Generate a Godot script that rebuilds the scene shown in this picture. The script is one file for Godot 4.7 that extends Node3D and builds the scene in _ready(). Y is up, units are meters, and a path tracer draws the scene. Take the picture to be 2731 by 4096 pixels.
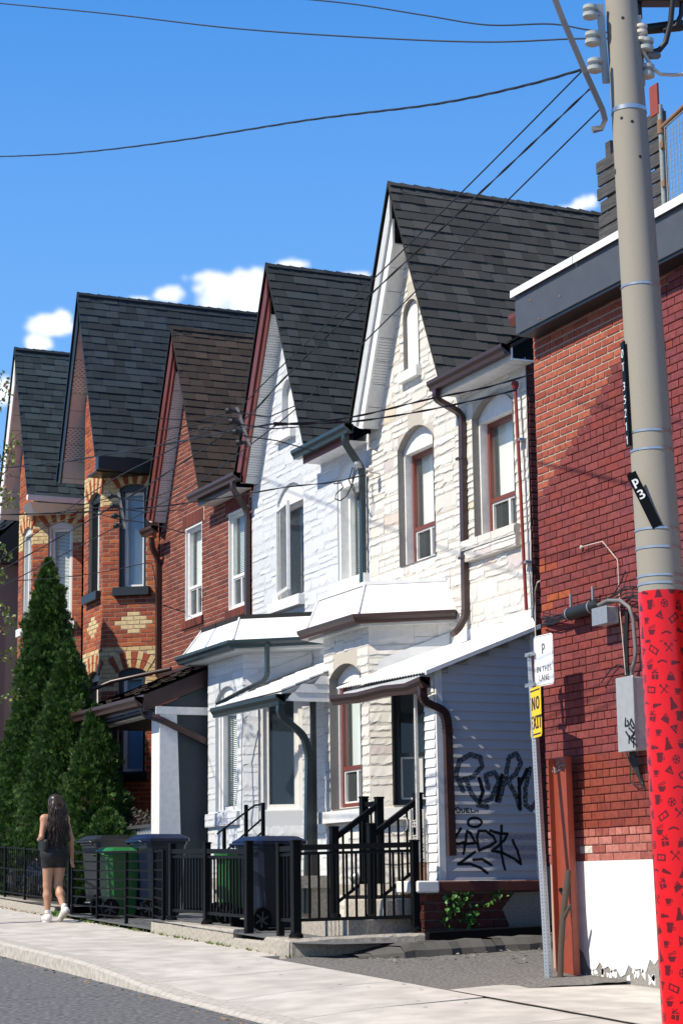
extends Node3D
# Axes: x to the houses, y up, u along the street away from the camera (u = -z). The street climbs SL metres per metre.
const SL := 0.043
const UPV := Vector3(0, 1, 0)
var M := {}
var T := {}
var R := RandomNumberGenerator.new()
var cam: Camera3D
var cam_r: Vector3
var cam_u: Vector3
var cam_f: Vector3
var unit_brick: ArrayMesh
var unit_shingle: ArrayMesh
var stone_meshes := []

func P(x: float, y: float, u: float) -> Vector3:
	return Vector3(x, y, -u)

func gy(u: float) -> float:
	return SL * u

# ------------------------------------------------------------------ mesh builder
class MB:
	var v := PackedVector3Array()
	var n := PackedVector3Array()
	var c := PackedColorArray()
	var t := PackedVector2Array()
	var col := Color.WHITE
	func tri(a: Vector3, b: Vector3, d: Vector3) -> void:
		var nn := (b - a).cross(d - a).normalized()
		for q in [a, d, b]:
			v.append(q); n.append(nn); c.append(col); t.append(Vector2.ZERO)
	func quad(a: Vector3, b: Vector3, d: Vector3, e: Vector3) -> void:
		tri(a, b, d); tri(a, d, e)
	func quv(a: Vector3, b: Vector3, d: Vector3, e: Vector3, ua: Vector2, ub: Vector2, ud: Vector2, ue: Vector2) -> void:
		quad(a, b, d, e)
		var k := t.size() - 6
		t[k] = ua; t[k + 1] = ud; t[k + 2] = ub; t[k + 3] = ua; t[k + 4] = ue; t[k + 5] = ud
	func stri(a: Vector3, b: Vector3, d: Vector3, na: Vector3, nb: Vector3, nd: Vector3) -> void:
		v.append(a); v.append(d); v.append(b); n.append(na); n.append(nd); n.append(nb)
		for i in 3:
			c.append(col); t.append(Vector2.ZERO)
	func box(o: Vector3, x: Vector3, y: Vector3, z: Vector3) -> void:
		if x.cross(y).dot(z) < 0:
			var s := x; x = y; y = s
		var a := o; var b := o + x; var d := o + x + y; var e := o + y
		quad(a, e, d, b); quad(a + z, b + z, d + z, e + z)
		quad(a, b, b + z, a + z); quad(b, d, d + z, b + z); quad(d, e, e + z, d + z); quad(e, a, a + z, e + z)
	func cbox(m: Vector3, x: Vector3, y: Vector3, z: Vector3) -> void:
		box(m - (x + y + z) * 0.5, x, y, z)
	# axis-aligned box from world ranges (x, y, u)
	func bx(x0: float, x1: float, y0: float, y1: float, u0: float, u1: float) -> void:
		box(Vector3(x0, y0, -u0), Vector3(x1 - x0, 0, 0), Vector3(0, y1 - y0, 0), Vector3(0, 0, u0 - u1))
	func chamfer(m: Vector3, x: Vector3, y: Vector3, z: Vector3, k: float) -> void:
		# box with rounded-off edges: outline octagon in x-y, and bevel at both z ends
		var hx := x.length() * 0.5; var hy := y.length() * 0.5; var hz := z.length() * 0.5
		var X := x.normalized(); var Y := y.normalized(); var Z := z.normalized()
		if X.cross(Y).dot(Z) < 0: Z = -Z
		var ring := func(ax: float, ay: float, cc: float, zz: float) -> Array:
			var o := []
			for q in [Vector2(ax, -ay + cc), Vector2(ax, ay - cc), Vector2(ax - cc, ay), Vector2(-ax + cc, ay), Vector2(-ax, ay - cc), Vector2(-ax, -ay + cc), Vector2(-ax + cc, -ay), Vector2(ax - cc, -ay)]:
				o.append(m + X * q.x + Y * q.y + Z * zz)
			return o
		var rs := [ring.call(hx - k, hy - k, k * 0.5, -hz), ring.call(hx, hy, k, -hz + k), ring.call(hx, hy, k, hz - k), ring.call(hx - k, hy - k, k * 0.5, hz)]
		for r in 3:
			for i in 8:
				var j := (i + 1) % 8
				quad(rs[r][i], rs[r][j], rs[r + 1][j], rs[r + 1][i])
		for i in range(1, 7):
			tri(rs[3][0], rs[3][i], rs[3][i + 1]); tri(rs[0][0], rs[0][i + 1], rs[0][i])
	func tube(p: Array, r0: float, sides := 6, r1 := -1.0, caps := true) -> void:
		if r1 < 0: r1 = r0
		var rings := []
		var norms := []
		var up := Vector3(0.13, 0.99, 0.05)
		var k := p.size()
		for i in k:
			var d: Vector3 = (p[min(i + 1, k - 1)] - p[max(i - 1, 0)]).normalized()
			if absf(d.dot(up)) > 0.95: up = Vector3(0.98, 0.1, 0.12)
			var a := d.cross(up).normalized(); var b := d.cross(a).normalized()
			var rr := lerpf(r0, r1, float(i) / max(1, k - 1))
			var ring := []; var nr := []
			for s in sides:
				var w := TAU * s / sides
				var q := a * cos(w) + b * sin(w)
				nr.append(q); ring.append(p[i] + q * rr)
			rings.append(ring); norms.append(nr)
		for i in k - 1:
			for s in sides:
				var z := (s + 1) % sides
				stri(rings[i][s], rings[i][z], rings[i + 1][z], norms[i][s], norms[i][z], norms[i + 1][z])
				stri(rings[i][s], rings[i + 1][z], rings[i + 1][s], norms[i][s], norms[i + 1][z], norms[i + 1][s])
		if caps:
			for s in range(1, sides - 1):
				tri(rings[0][0], rings[0][s + 1], rings[0][s]); tri(rings[k - 1][0], rings[k - 1][s], rings[k - 1][s + 1])
	# lathe round an axis through o; prof = [[height, radius], ...]
	func lathe(o: Vector3, axis: Vector3, prof: Array, sides := 16) -> void:
		var ax := axis.normalized()
		var a := ax.cross(Vector3(0.31, 0.2, 0.9)).normalized(); var b := ax.cross(a)
		for i in prof.size() - 1:
			var h0: float = prof[i][0]; var q0: float = prof[i][1]; var h1: float = prof[i + 1][0]; var q1: float = prof[i + 1][1]
			var sl := Vector2(h1 - h0, q0 - q1).normalized()
			for s in sides:
				var w0 := TAU * s / sides; var w1 := TAU * (s + 1) / sides
				var e0 := a * cos(w0) + b * sin(w0); var e1 := a * cos(w1) + b * sin(w1)
				var n0 := (e0 * sl.x + ax * sl.y).normalized(); var n1 := (e1 * sl.x + ax * sl.y).normalized()
				var A := o + ax * h0 + e0 * q0; var B := o + ax * h0 + e1 * q0; var C := o + ax * h1 + e1 * q1; var D := o + ax * h1 + e0 * q1
				stri(A, B, C, n0, n1, n1); stri(A, C, D, n0, n1, n0)
	# sweep a 2D profile (across, up) along a polyline; open profile
	func sweep(path: Array, prof: Array, side: float = 1.0) -> void:
		var k := path.size()
		var rows := []
		for i in k:
			var d0: Vector3 = (path[i] - path[max(i - 1, 0)]); var d1: Vector3 = (path[min(i + 1, k - 1)] - path[i])
			if i == 0: d0 = d1
			if i == k - 1: d1 = d0
			var n0 := Vector3(-d0.z, 0, d0.x).normalized() * side; var n1 := Vector3(-d1.z, 0, d1.x).normalized() * side
			var mm := (n0 + n1).normalized(); mm = mm / maxf(0.3, mm.dot(n0))
			var row := []
			for q in prof: row.append(path[i] + mm * q.x + Vector3(0, q.y, 0))
			rows.append(row)
		for i in k - 1:
			for j in prof.size() - 1:
				if side > 0: quad(rows[i][j], rows[i + 1][j], rows[i + 1][j + 1], rows[i][j + 1])
				else: quad(rows[i][j], rows[i][j + 1], rows[i + 1][j + 1], rows[i + 1][j])
		for e in [0, k - 1]:
			for j in range(1, prof.size() - 1): tri(rows[e][0], rows[e][j], rows[e][j + 1])
	func rtube(p: Array, w: float, d: float, ref := Vector3(0, 0, 1)) -> void:   # rectangular pipe; w along ref
		var k := p.size()
		var rings := []
		for i in k:
			var dd: Vector3 = (p[min(i + 1, k - 1)] - p[max(i - 1, 0)]).normalized()
			var a := (ref - dd * ref.dot(dd)).normalized(); var b := dd.cross(a).normalized()
			rings.append([p[i] + a * w * 0.5 + b * d * 0.5, p[i] - a * w * 0.5 + b * d * 0.5, p[i] - a * w * 0.5 - b * d * 0.5, p[i] + a * w * 0.5 - b * d * 0.5])
		for i in k - 1:
			for s in 4:
				var z := (s + 1) % 4
				quad(rings[i][s], rings[i][z], rings[i + 1][z], rings[i + 1][s])
		quad(rings[0][3], rings[0][2], rings[0][1], rings[0][0]); quad(rings[k - 1][0], rings[k - 1][1], rings[k - 1][2], rings[k - 1][3])
	func poly(pts: Array, up: Vector3) -> void:  # flat polygon, fan by triangulation in its own plane
		var nn := Vector3.ZERO
		for i in pts.size(): nn += (pts[i] as Vector3).cross(pts[(i + 1) % pts.size()])
		nn = nn.normalized()
		var a := nn.cross(Vector3(0.3, 0.5, 0.8)).normalized(); var b := nn.cross(a)
		var q := PackedVector2Array()
		for p in pts: q.append(Vector2(p.dot(a), p.dot(b)))
		var ix := Geometry2D.triangulate_polygon(q)
		for i in range(0, ix.size(), 3):
			var A: Vector3 = pts[ix[i]]; var B: Vector3 = pts[ix[i + 1]]; var C: Vector3 = pts[ix[i + 2]]
			if (B - A).cross(C - A).dot(up) < 0: tri(A, C, B)
			else: tri(A, B, C)
	func prism(pts: Array, ext: Vector3) -> void:
		poly(pts, -ext)
		var q := []
		for p in pts: q.append(p + ext)
		poly(q, ext)
		var nn := Vector3.ZERO
		for i in pts.size(): nn += (pts[i] as Vector3).cross(pts[(i + 1) % pts.size()])
		var f := nn.dot(ext) < 0
		for i in pts.size():
			var j := (i + 1) % pts.size()
			if f: quad(pts[i], q[i], q[j], pts[j])
			else: quad(pts[i], pts[j], q[j], q[i])
	func mesh() -> ArrayMesh:
		var a := []
		a.resize(Mesh.ARRAY_MAX)
		a[Mesh.ARRAY_VERTEX] = v; a[Mesh.ARRAY_NORMAL] = n; a[Mesh.ARRAY_COLOR] = c; a[Mesh.ARRAY_TEX_UV] = t
		var m := ArrayMesh.new()
		if v.size(): m.add_surface_from_arrays(Mesh.PRIMITIVE_TRIANGLES, a)
		return m

# wall frame: 2D (s, y) -> 3D
class Fr:
	var o: Vector3
	var s: Vector3
	var n: Vector3
	func _init(x0: float, u0: float, x1: float, u1: float) -> void:   # left end to right end, as seen from the street
		o = Vector3(x0, 0, -u0)
		s = (Vector3(x1, 0, -u1) - o).normalized()
		n = Vector3(0, 1, 0).cross(s) * -1.0
		if n.x > 0.01 or (absf(n.x) <= 0.01 and n.z < 0): n = -n
	func at(a: float, y: float, d := 0.0) -> Vector3:
		return o + s * a + Vector3(0, y, 0) + n * d

# ------------------------------------------------------------------ nodes
func numbered(nm: String) -> String:
	if not has_node(nm): return nm
	var i := 1
	while has_node("%s_%03d" % [nm, i]): i += 1
	return "%s_%03d" % [nm, i]

func thing(nm: String, label: String, cat: String, at := Vector3.ZERO, grp := "") -> Node3D:
	var o := Node3D.new()
	o.name = numbered(nm); add_child(o); o.position = at
	o.set_meta("label", label); o.set_meta("category", cat)
	if grp: o.set_meta("group", grp)
	return o

func put(parent: Node, nm: String, m, mt: Material, label := "") -> MeshInstance3D:
	var o := MeshInstance3D.new()
	o.name = nm
	o.mesh = m.mesh() if m is MB else m
	o.material_override = mt
	parent.add_child(o, true)
	if parent.get_parent() == self: o.position = -parent.position
	if label: o.set_meta("label", label)
	return o

func sub(parent: Node, nm: String) -> Node3D:
	var o := Node3D.new()
	o.name = nm
	parent.add_child(o, true)
	if parent.get_parent() == self: o.position = -parent.position
	return o

func struct(nm: String, m, mt: Material) -> MeshInstance3D:
	var o := put(self, numbered(nm), m, mt)
	o.set_meta("kind", "structure")
	return o

# ------------------------------------------------------------------ textures and materials
func ntex(key: String, freq: float, lo: float, hi: float, oct := 4, size := 512, stretch := false) -> Texture2D:
	if T.has(key): return T[key]
	var f := FastNoiseLite.new()
	f.seed = key.hash() % 1000; f.noise_type = FastNoiseLite.TYPE_SIMPLEX_SMOOTH
	f.frequency = freq; f.fractal_octaves = oct
	var t := NoiseTexture2D.new()
	t.width = size; t.height = size; t.seamless = true; t.noise = f
	var g := Gradient.new()
	g.set_color(0, Color(lo, lo, lo)); g.set_color(1, Color(hi, hi, hi))
	t.color_ramp = g
	T[key] = t
	return t

func mat(key: String, lin: Color, rough := 0.85, metal := 0.0, tex := "", tile := 1.0, bump := 0.0, btile := 0.0) -> StandardMaterial3D:
	if M.has(key): return M[key]
	var m := StandardMaterial3D.new()
	m.resource_name = key
	m.albedo_color = lin.linear_to_srgb(); m.roughness = rough; m.metallic = metal
	if tex:
		m.albedo_texture = T[tex]
		m.uv1_triplanar = true; m.uv1_world_triplanar = true; m.uv1_scale = Vector3.ONE / tile
		if bump > 0:
			m.heightmap_enabled = true; m.heightmap_texture = T[tex]; m.heightmap_scale = bump
	M[key] = m
	return m

func vmat(key: String, rough := 0.9, tex := "", tile := 1.0) -> StandardMaterial3D:
	var m := mat(key, Color.WHITE, rough, 0.0, tex, tile)
	m.vertex_color_use_as_albedo = true
	return m

func glass(key: String, lin: Color, a: float) -> StandardMaterial3D:
	var m := mat(key, lin, 0.03)
	m.transparency = BaseMaterial3D.TRANSPARENCY_ALPHA
	m.albedo_color.a = a
	return m

func px(p: Vector3) -> Vector3:   # rough place of a point in the picture (0..1), z = depth; only ranks pieces by size
	var d := p - cam.position
	var z := d.dot(cam_f)
	return Vector3(0.5 + 4096.0 / 2731 * 0.5 * d.dot(cam_r) / z / 0.256, 0.5 - 0.5 * d.dot(cam_u) / z / 0.256, z)

func in_view(p: Vector3) -> bool:
	var q := px(p)
	return q.z > 0 and q.x > -0.01 and q.x < 1.01 and q.y > -0.01 and q.y < 1.01

# a list of pieces [xform, mesh, material, vertex colour]; the first `most` that show become nodes, the rest one joined part
func pieces(parent: Node, nm: String, list: Array, most: int, rest_mat: Material) -> void:
	var seen := []; var other := []
	for e in list:
		if in_view(e[0].origin): seen.append(e)
		else: other.append(e)
	if seen.size() > most:
		seen.sort_custom(func(a, b): return a[0].basis.x.length() * a[0].basis.y.length() / pow(px(a[0].origin).z, 2) > b[0].basis.x.length() * b[0].basis.y.length() / pow(px(b[0].origin).z, 2))
		other.append_array(seen.slice(most)); seen = seen.slice(0, most)
	for e in seen:
		var o := MeshInstance3D.new()
		o.name = nm; o.mesh = e[1]; o.material_override = e[2]; o.transform = e[0]
		parent.add_child(o, true)
	if other.is_empty(): return
	var st := MB.new()
	for e in other:
		var a: Array = e[1].surface_get_arrays(0)
		var nb: Basis = e[0].basis.inverse().transposed()
		for i in a[Mesh.ARRAY_VERTEX].size():
			st.v.append(e[0] * a[Mesh.ARRAY_VERTEX][i]); st.n.append((nb * a[Mesh.ARRAY_NORMAL][i]).normalized())
			st.c.append(e[3]); st.t.append(Vector2.ZERO)
	var o := put(parent, nm + "_field", st, rest_mat)
	o.set_meta("kind", "stuff")

# ------------------------------------------------------------------ walls
func arch_hole(s0: float, s1: float, y0: float, y1: float, rise: float) -> PackedVector2Array:
	var p := PackedVector2Array([Vector2(s0, y0), Vector2(s1, y0), Vector2(s1, y1)])
	if rise > 0.001:
		var w := (s1 - s0) * 0.5; var rad := (w * w + rise * rise) / (2 * rise); var cy := y1 + rise - rad
		var a0 := asin(w / rad)
		for i in range(1, 8):
			var a := a0 - 2 * a0 * i / 8.0
			p.append(Vector2((s0 + s1) * 0.5 + rad * sin(a), cy + rad * cos(a)))
	p.append(Vector2(s0, y1))
	return p

func scan(poly: PackedVector2Array, y: float) -> Array:
	var xs := []
	for i in poly.size():
		var a := poly[i]; var b := poly[(i + 1) % poly.size()]
		if (a.y <= y) != (b.y <= y): xs.append(a.x + (b.x - a.x) * (y - a.y) / (b.y - a.y))
	xs.sort()
	var o := []
	for i in range(0, xs.size() - 1, 2): o.append([xs[i], xs[i + 1]])
	return o

# solid parts of a row of the wall, with the holes taken out (a little above and below the row too)
func spans(outline: PackedVector2Array, holes: Array, y0: float, y1: float) -> Array:
	var r := scan(outline, (y0 + y1) * 0.5)
	for h in holes:
		for yy in [y0 + 0.012, (y0 + y1) * 0.5, y1 - 0.012]:
			for cut in scan(h, yy):
				var nr := []
				for q in r:
					if cut[1] <= q[0] or cut[0] >= q[1]: nr.append(q)
					else:
						if cut[0] > q[0]: nr.append([q[0], cut[0]])
						if cut[1] < q[1]: nr.append([cut[1], q[1]])
				r = nr
	return r

# flat wall face with holes and their reveals; d = how far the face stands behind the frame's plane
func wall_face(mb: MB, f: Fr, outline: PackedVector2Array, holes: Array, d: float, depth: float) -> void:
	var bits := [outline]
	for h in holes:
		var cx := 0.0
		for p in h: cx += p.x / h.size()
		var nb := []
		for b in bits:
			for half in [PackedVector2Array([Vector2(-99, -99), Vector2(cx, -99), Vector2(cx, 99), Vector2(-99, 99)]), PackedVector2Array([Vector2(cx, -99), Vector2(99, -99), Vector2(99, 99), Vector2(cx, 99)])]:
				for q in Geometry2D.intersect_polygons(b, half):
					for w in Geometry2D.clip_polygons(q, h): nb.append(w)
		bits = nb
	for b in bits:
		var ix := Geometry2D.triangulate_polygon(b)
		for i in range(0, ix.size(), 3):
			var A := f.at(b[ix[i]].x, b[ix[i]].y, -d); var B := f.at(b[ix[i + 1]].x, b[ix[i + 1]].y, -d); var C := f.at(b[ix[i + 2]].x, b[ix[i + 2]].y, -d)
			if (B - A).cross(C - A).dot(f.n) < 0: mb.tri(A, C, B)
			else: mb.tri(A, B, C)
	for h in holes:
		if depth <= 0: break
		for i in h.size():
			var a: Vector2 = h[i]; var b: Vector2 = h[(i + 1) % h.size()]
			mb.quad(f.at(a.x, a.y, 0), f.at(b.x, b.y, 0), f.at(b.x, b.y, -depth), f.at(a.x, a.y, -depth))

func make_units() -> void:
	# brick: 1 x 1 x 1 with its front edges worn round
	var b := MB.new()
	var k := 0.035; var kk := 0.09; var kz := 0.12
	var fr := [Vector3(-0.5 + k, -0.5 + kk, 0.5), Vector3(0.5 - k, -0.5 + kk, 0.5), Vector3(0.5 - k, 0.5 - kk, 0.5), Vector3(-0.5 + k, 0.5 - kk, 0.5)]
	var ed := [Vector3(-0.5, -0.5, 0.5 - kz), Vector3(0.5, -0.5, 0.5 - kz), Vector3(0.5, 0.5, 0.5 - kz), Vector3(-0.5, 0.5, 0.5 - kz)]
	b.quad(fr[0], fr[1], fr[2], fr[3])
	for i in 4:
		var j := (i + 1) % 4
		b.quad(ed[i], ed[j], fr[j], fr[i])
		b.quad(Vector3(ed[i].x, ed[i].y, -0.5), Vector3(ed[j].x, ed[j].y, -0.5), ed[j], ed[i])
	unit_brick = b.mesh()
	# shingle tab: thin wedge, butt end thick
	var s := MB.new()
	var A := Vector3(-0.5, -0.5, 0); var B := Vector3(0.5, -0.5, 0); var C := Vector3(0.5, 0.5, 0); var D := Vector3(-0.5, 0.5, 0)
	var z0 := Vector3(0, 0, 0.016); var z1 := Vector3(0, 0, 0.003)
	s.quad(A + z0, B + z0, C + z1, D + z1); s.quad(A, B, B + z0, A + z0); s.quad(B, C, C + z1, B + z0); s.quad(D, A, A + z0, D + z1)
	unit_shingle = s.mesh()
	# rock-faced stones: a bulging face that breaks back along a ragged line near its foot
	for q in 14:
		var m := MB.new()
		var nx := 5
		var rows := []
		for j in 4:
			var row := []
			for i in nx + 1:
				var x := -0.5 + float(i) / nx
				if i > 0 and i < nx: x += R.randf_range(-0.05, 0.05)
				var y: float
				var z: float
				var w := R.randf_range(-0.07, 0.07)
				var ledge := q % 3 != 2
				match j:
					0: y = -0.5; z = 0.14
					1: y = -0.33 + w * 1.7; z = (0.26 if ledge else 0.5) + R.randf_range(-0.08, 0.14)
					2: y = -0.21 + w * 1.7; z = (0.66 if ledge else 0.55) + R.randf_range(-0.2, 0.24)
					_: y = 0.5; z = 0.40 + R.randf_range(-0.12, 0.12)
				row.append(Vector3(x, y, z))
			rows.append(row)
		for j in 3:
			for i in nx: m.quad(rows[j][i], rows[j][i + 1], rows[j + 1][i + 1], rows[j + 1][i])
		for i in nx:
			m.quad(rows[3][i], rows[3][i + 1], rows[3][i + 1] * Vector3(1, 1, 0), rows[3][i] * Vector3(1, 1, 0))
			m.quad(rows[0][i + 1], rows[0][i], rows[0][i] * Vector3(1, 1, 0), rows[0][i + 1] * Vector3(1, 1, 0))
		for j in 3:
			m.quad(rows[j][0], rows[j + 1][0], rows[j + 1][0] * Vector3(1, 1, 0), rows[j][0] * Vector3(1, 1, 0))
			m.quad(rows[j + 1][nx], rows[j][nx], rows[j][nx] * Vector3(1, 1, 0), rows[j + 1][nx] * Vector3(1, 1, 0))
		stone_meshes.append(m.mesh())

# running-bond bricks on a frame; tone(s, y) gives the key of a brick material
func bricks(list: Array, f: Fr, outline: PackedVector2Array, holes: Array, course: float, blen: float, tone: Callable, proud := 0.006, headers := 0, jt := 0.014) -> void:
	var lo := 1e9; var hi := -1e9; var sl := 1e9
	for p in outline:
		lo = minf(lo, p.y); hi = maxf(hi, p.y); sl = minf(sl, p.x)
	var n := int(ceil((hi - lo) / course))
	for r in n:
		var y0 := lo + r * course; var y1 := minf(hi, y0 + course - jt)
		if y1 - y0 < 0.02: continue
		var hdr := headers > 0 and r % headers == 3
		var L := blen * 0.5 if hdr else blen
		for q in spans(outline, holes, y0, y1):
			var a: float = q[0]
			var k := floori((a - sl) / L)
			var x := sl + k * L + (L * 0.5 if r % 2 else 0.0) - L + R.randf_range(-0.006, 0.006)
			while x < q[1]:
				var x0 := maxf(x + jt * 0.5, a); var x1 := minf(x + L - jt * 0.5, q[1])
				x += L
				if x1 - x0 < 0.025: continue
				var key: String = tone.call((x0 + x1) * 0.5, (y0 + y1) * 0.5)
				if key == "": continue
				var mt: StandardMaterial3D = M[key]
				var pr := proud + R.randf_range(-0.003, 0.003)
				var tf := Transform3D(Basis(f.s * (x1 - x0), UPV * (y1 - y0), f.n * pr * 2.0).rotated(f.n, R.randf_range(-0.004, 0.004)), f.at((x0 + x1) * 0.5, (y0 + y1) * 0.5, 0.0))
				list.append([tf, unit_brick, mt, mt.albedo_color.srgb_to_linear()])

# random ashlar of rock-faced stones
func stones(list: Array, f: Fr, outline: PackedVector2Array, holes: Array, tone: Callable, jt := 0.007, dmin := 0.014, dmax := 0.026) -> void:
	var lo := 1e9; var hi := -1e9
	for p in outline:
		lo = minf(lo, p.y); hi = maxf(hi, p.y)
	var y := lo
	while y < hi - 0.02:
		var top := minf(hi, y + 0.24)
		for q in spans(outline, holes, y, top):
			var x: float = q[0]
			while x < q[1] - 0.01:
				var w := R.randf_range(0.24, 0.58)
				if q[1] - x - w < 0.14: w = q[1] - x
				var ord: Array = [[0.085, 0.155], [0.24], [0.155, 0.085], [0.08, 0.08, 0.08], [0.12, 0.12], [0.155, 0.085], [0.085, 0.155]][R.randi() % 7]
				var yy := y
				for h in ord:
					var y1 := minf(top, yy + h)
					if y1 - yy > 0.025:
						var cuts := [[x, x + w]]
						if h < 0.16 and w > 0.40 and R.randf() < 0.35:
							var c := x + w * R.randf_range(0.3, 0.7)
							cuts = [[x, c], [c, x + w]]
						for cc in cuts:
							# keep the stone inside the solid part over its whole height
							for sp in spans(outline, holes, yy, y1):
								var x0 := maxf(cc[0] + jt * 0.5, sp[0]); var x1 := minf(cc[1] - jt * 0.5, sp[1])
								if x1 - x0 < 0.03: continue
								var mt: StandardMaterial3D = M[tone.call()]
								var dep := R.randf_range(dmin, dmax)
								var tf := Transform3D(Basis(f.s * (x1 - x0), UPV * (y1 - yy - jt), f.n * dep), f.at((x0 + x1) * 0.5, (yy + y1) * 0.5, -0.004))
								list.append([tf, stone_meshes[R.randi() % stone_meshes.size()], mt, mt.albedo_color.srgb_to_linear()])
					yy += h
				x += w
		y += 0.24

# shingles on a plane: o = lower front corner region; rows up the slope. xr(row height t) gives [x0, x1] of the row
func shingle_slope(parent: Node, a: Vector3, along: Vector3, down: Vector3, length: float, xr: Callable, tones: Array, most: int, odd := {}) -> void:
	# a = ridge start; along = unit vector along the ridge; down = unit vector down the slope
	var nrm := along.cross(down).normalized()
	if nrm.y < 0: nrm = -nrm
	var exp_ := 0.148
	var list := []
	var n := int(length / exp_)
	for r in n + 1:
		var t := minf(length, exp_ * (r + 1))
		var rg: Array = xr.call(t)
		var x: float = rg[0] - R.randf_range(0.0, 0.15)
		while x < rg[1]:
			var w := R.randf_range(0.15, 0.30)
			var x0 := maxf(x, rg[0]); var x1 := minf(x + w - 0.004, rg[1])
			x += w
			if x1 - x0 < 0.03: continue
			var key: String = tones[R.randi() % tones.size()]
			if odd.has(r) and x0 > odd[r][0] and x1 < odd[r][1]: key = odd[r][2][R.randi() % odd[r][2].size()]
			var mt: StandardMaterial3D = M[key]
			var th := R.randf_range(0.8, 1.5)
			var tilt := R.randf_range(-0.006, 0.006)
			var jy := R.randf_range(-0.004, 0.004)
			var bs := Basis((along + down * tilt) * (x1 - x0), -down * 0.19, nrm * th)
			list.append([Transform3D(bs, a + along * ((x0 + x1) * 0.5) + down * (t - 0.095 + jy) + nrm * 0.004), unit_shingle, mt, mt.albedo_color.srgb_to_linear()])
	pieces(parent, "shingle", list, most, M["shingle_v"])

# ------------------------------------------------------------------ light, sky, camera
func _ready() -> void:
	R.seed = 7
	var yaw := deg_to_rad(24.4); var pitch := atan(1519.0 / 8000.0); var roll := 0.0133
	var fw := P(sin(yaw) * cos(pitch), sin(pitch), cos(yaw) * cos(pitch))
	var rt := P(cos(yaw), 0, -sin(yaw))
	var up := P(-sin(yaw) * sin(pitch), cos(pitch), -cos(yaw) * sin(pitch))
	cam_f = fw; cam_r = rt * cos(roll) - up * sin(roll); cam_u = rt * sin(roll) + up * cos(roll)
	cam = Camera3D.new()
	cam.name = "camera"
	cam.fov = rad_to_deg(2.0 * atan(2048.0 / 8000.0)); cam.near = 0.1; cam.far = 2000.0
	cam.transform = Transform3D(Basis(cam_r, cam_u, -cam_f), P(0, 1.5, 0))
	add_child(cam); cam.current = true

	var sun := DirectionalLight3D.new()
	sun.name = "sun"
	sun.light_energy = 1.6; sun.light_color = Color(1.0, 0.955, 0.87); sun.light_angular_distance = 0.5; sun.shadow_enabled = true
	var el := deg_to_rad(47.0); var az := deg_to_rad(4.5)
	sun.transform = Transform3D(Basis.looking_at(P(cos(el) * cos(az), -sin(el), cos(el) * sin(az))), P(-20, 30, 0))
	add_child(sun)

	var env := Environment.new()
	env.background_mode = Environment.BG_SKY
	env.tonemap_mode = Environment.TONE_MAPPER_LINEAR; env.tonemap_exposure = 1.25
	env.sdfgi_enabled = true; env.ssao_enabled = true; env.ssil_enabled = true
	var sky := Sky.new(); var sm := PanoramaSkyMaterial.new()
	sm.panorama = ImageTexture.create_from_image(sky_image()); sky.sky_material = sm
	env.sky = sky; env.background_energy_multiplier = 1.0
	var we := WorldEnvironment.new()
	we.name = "surroundings"; we.environment = env
	add_child(we)

	make_textures(); make_materials(); make_units()
	ground()
	brick_building()
	house_cream(); house_white(); house_red(); house_banded(); house_far(); house_grey()
	fences(); bins(); stairs_and_rails()
	utility_pole(); road_sign(); wires()
	plants(); person(); oddments()

func ray_of(x: float, y: float) -> Vector3:   # direction of a pixel of the 2731 x 4096 photograph
	return (cam_f + cam_r * (x - 1365.5) / 8000.0 - cam_u * (y - 2048.0) / 8000.0).normalized()

func on_x(x: float, y: float, wx: float) -> Vector3:
	var d := ray_of(x, y)
	return cam.position + d * (wx / d.x)

func on_depth(x: float, y: float, z: float) -> Vector3:
	var d := ray_of(x, y)
	return cam.position + d * (z / d.dot(cam_f))

func on_u(x: float, y: float, u: float) -> Vector3:
	var d := ray_of(x, y)
	return cam.position + d * (-u / d.z)

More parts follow.
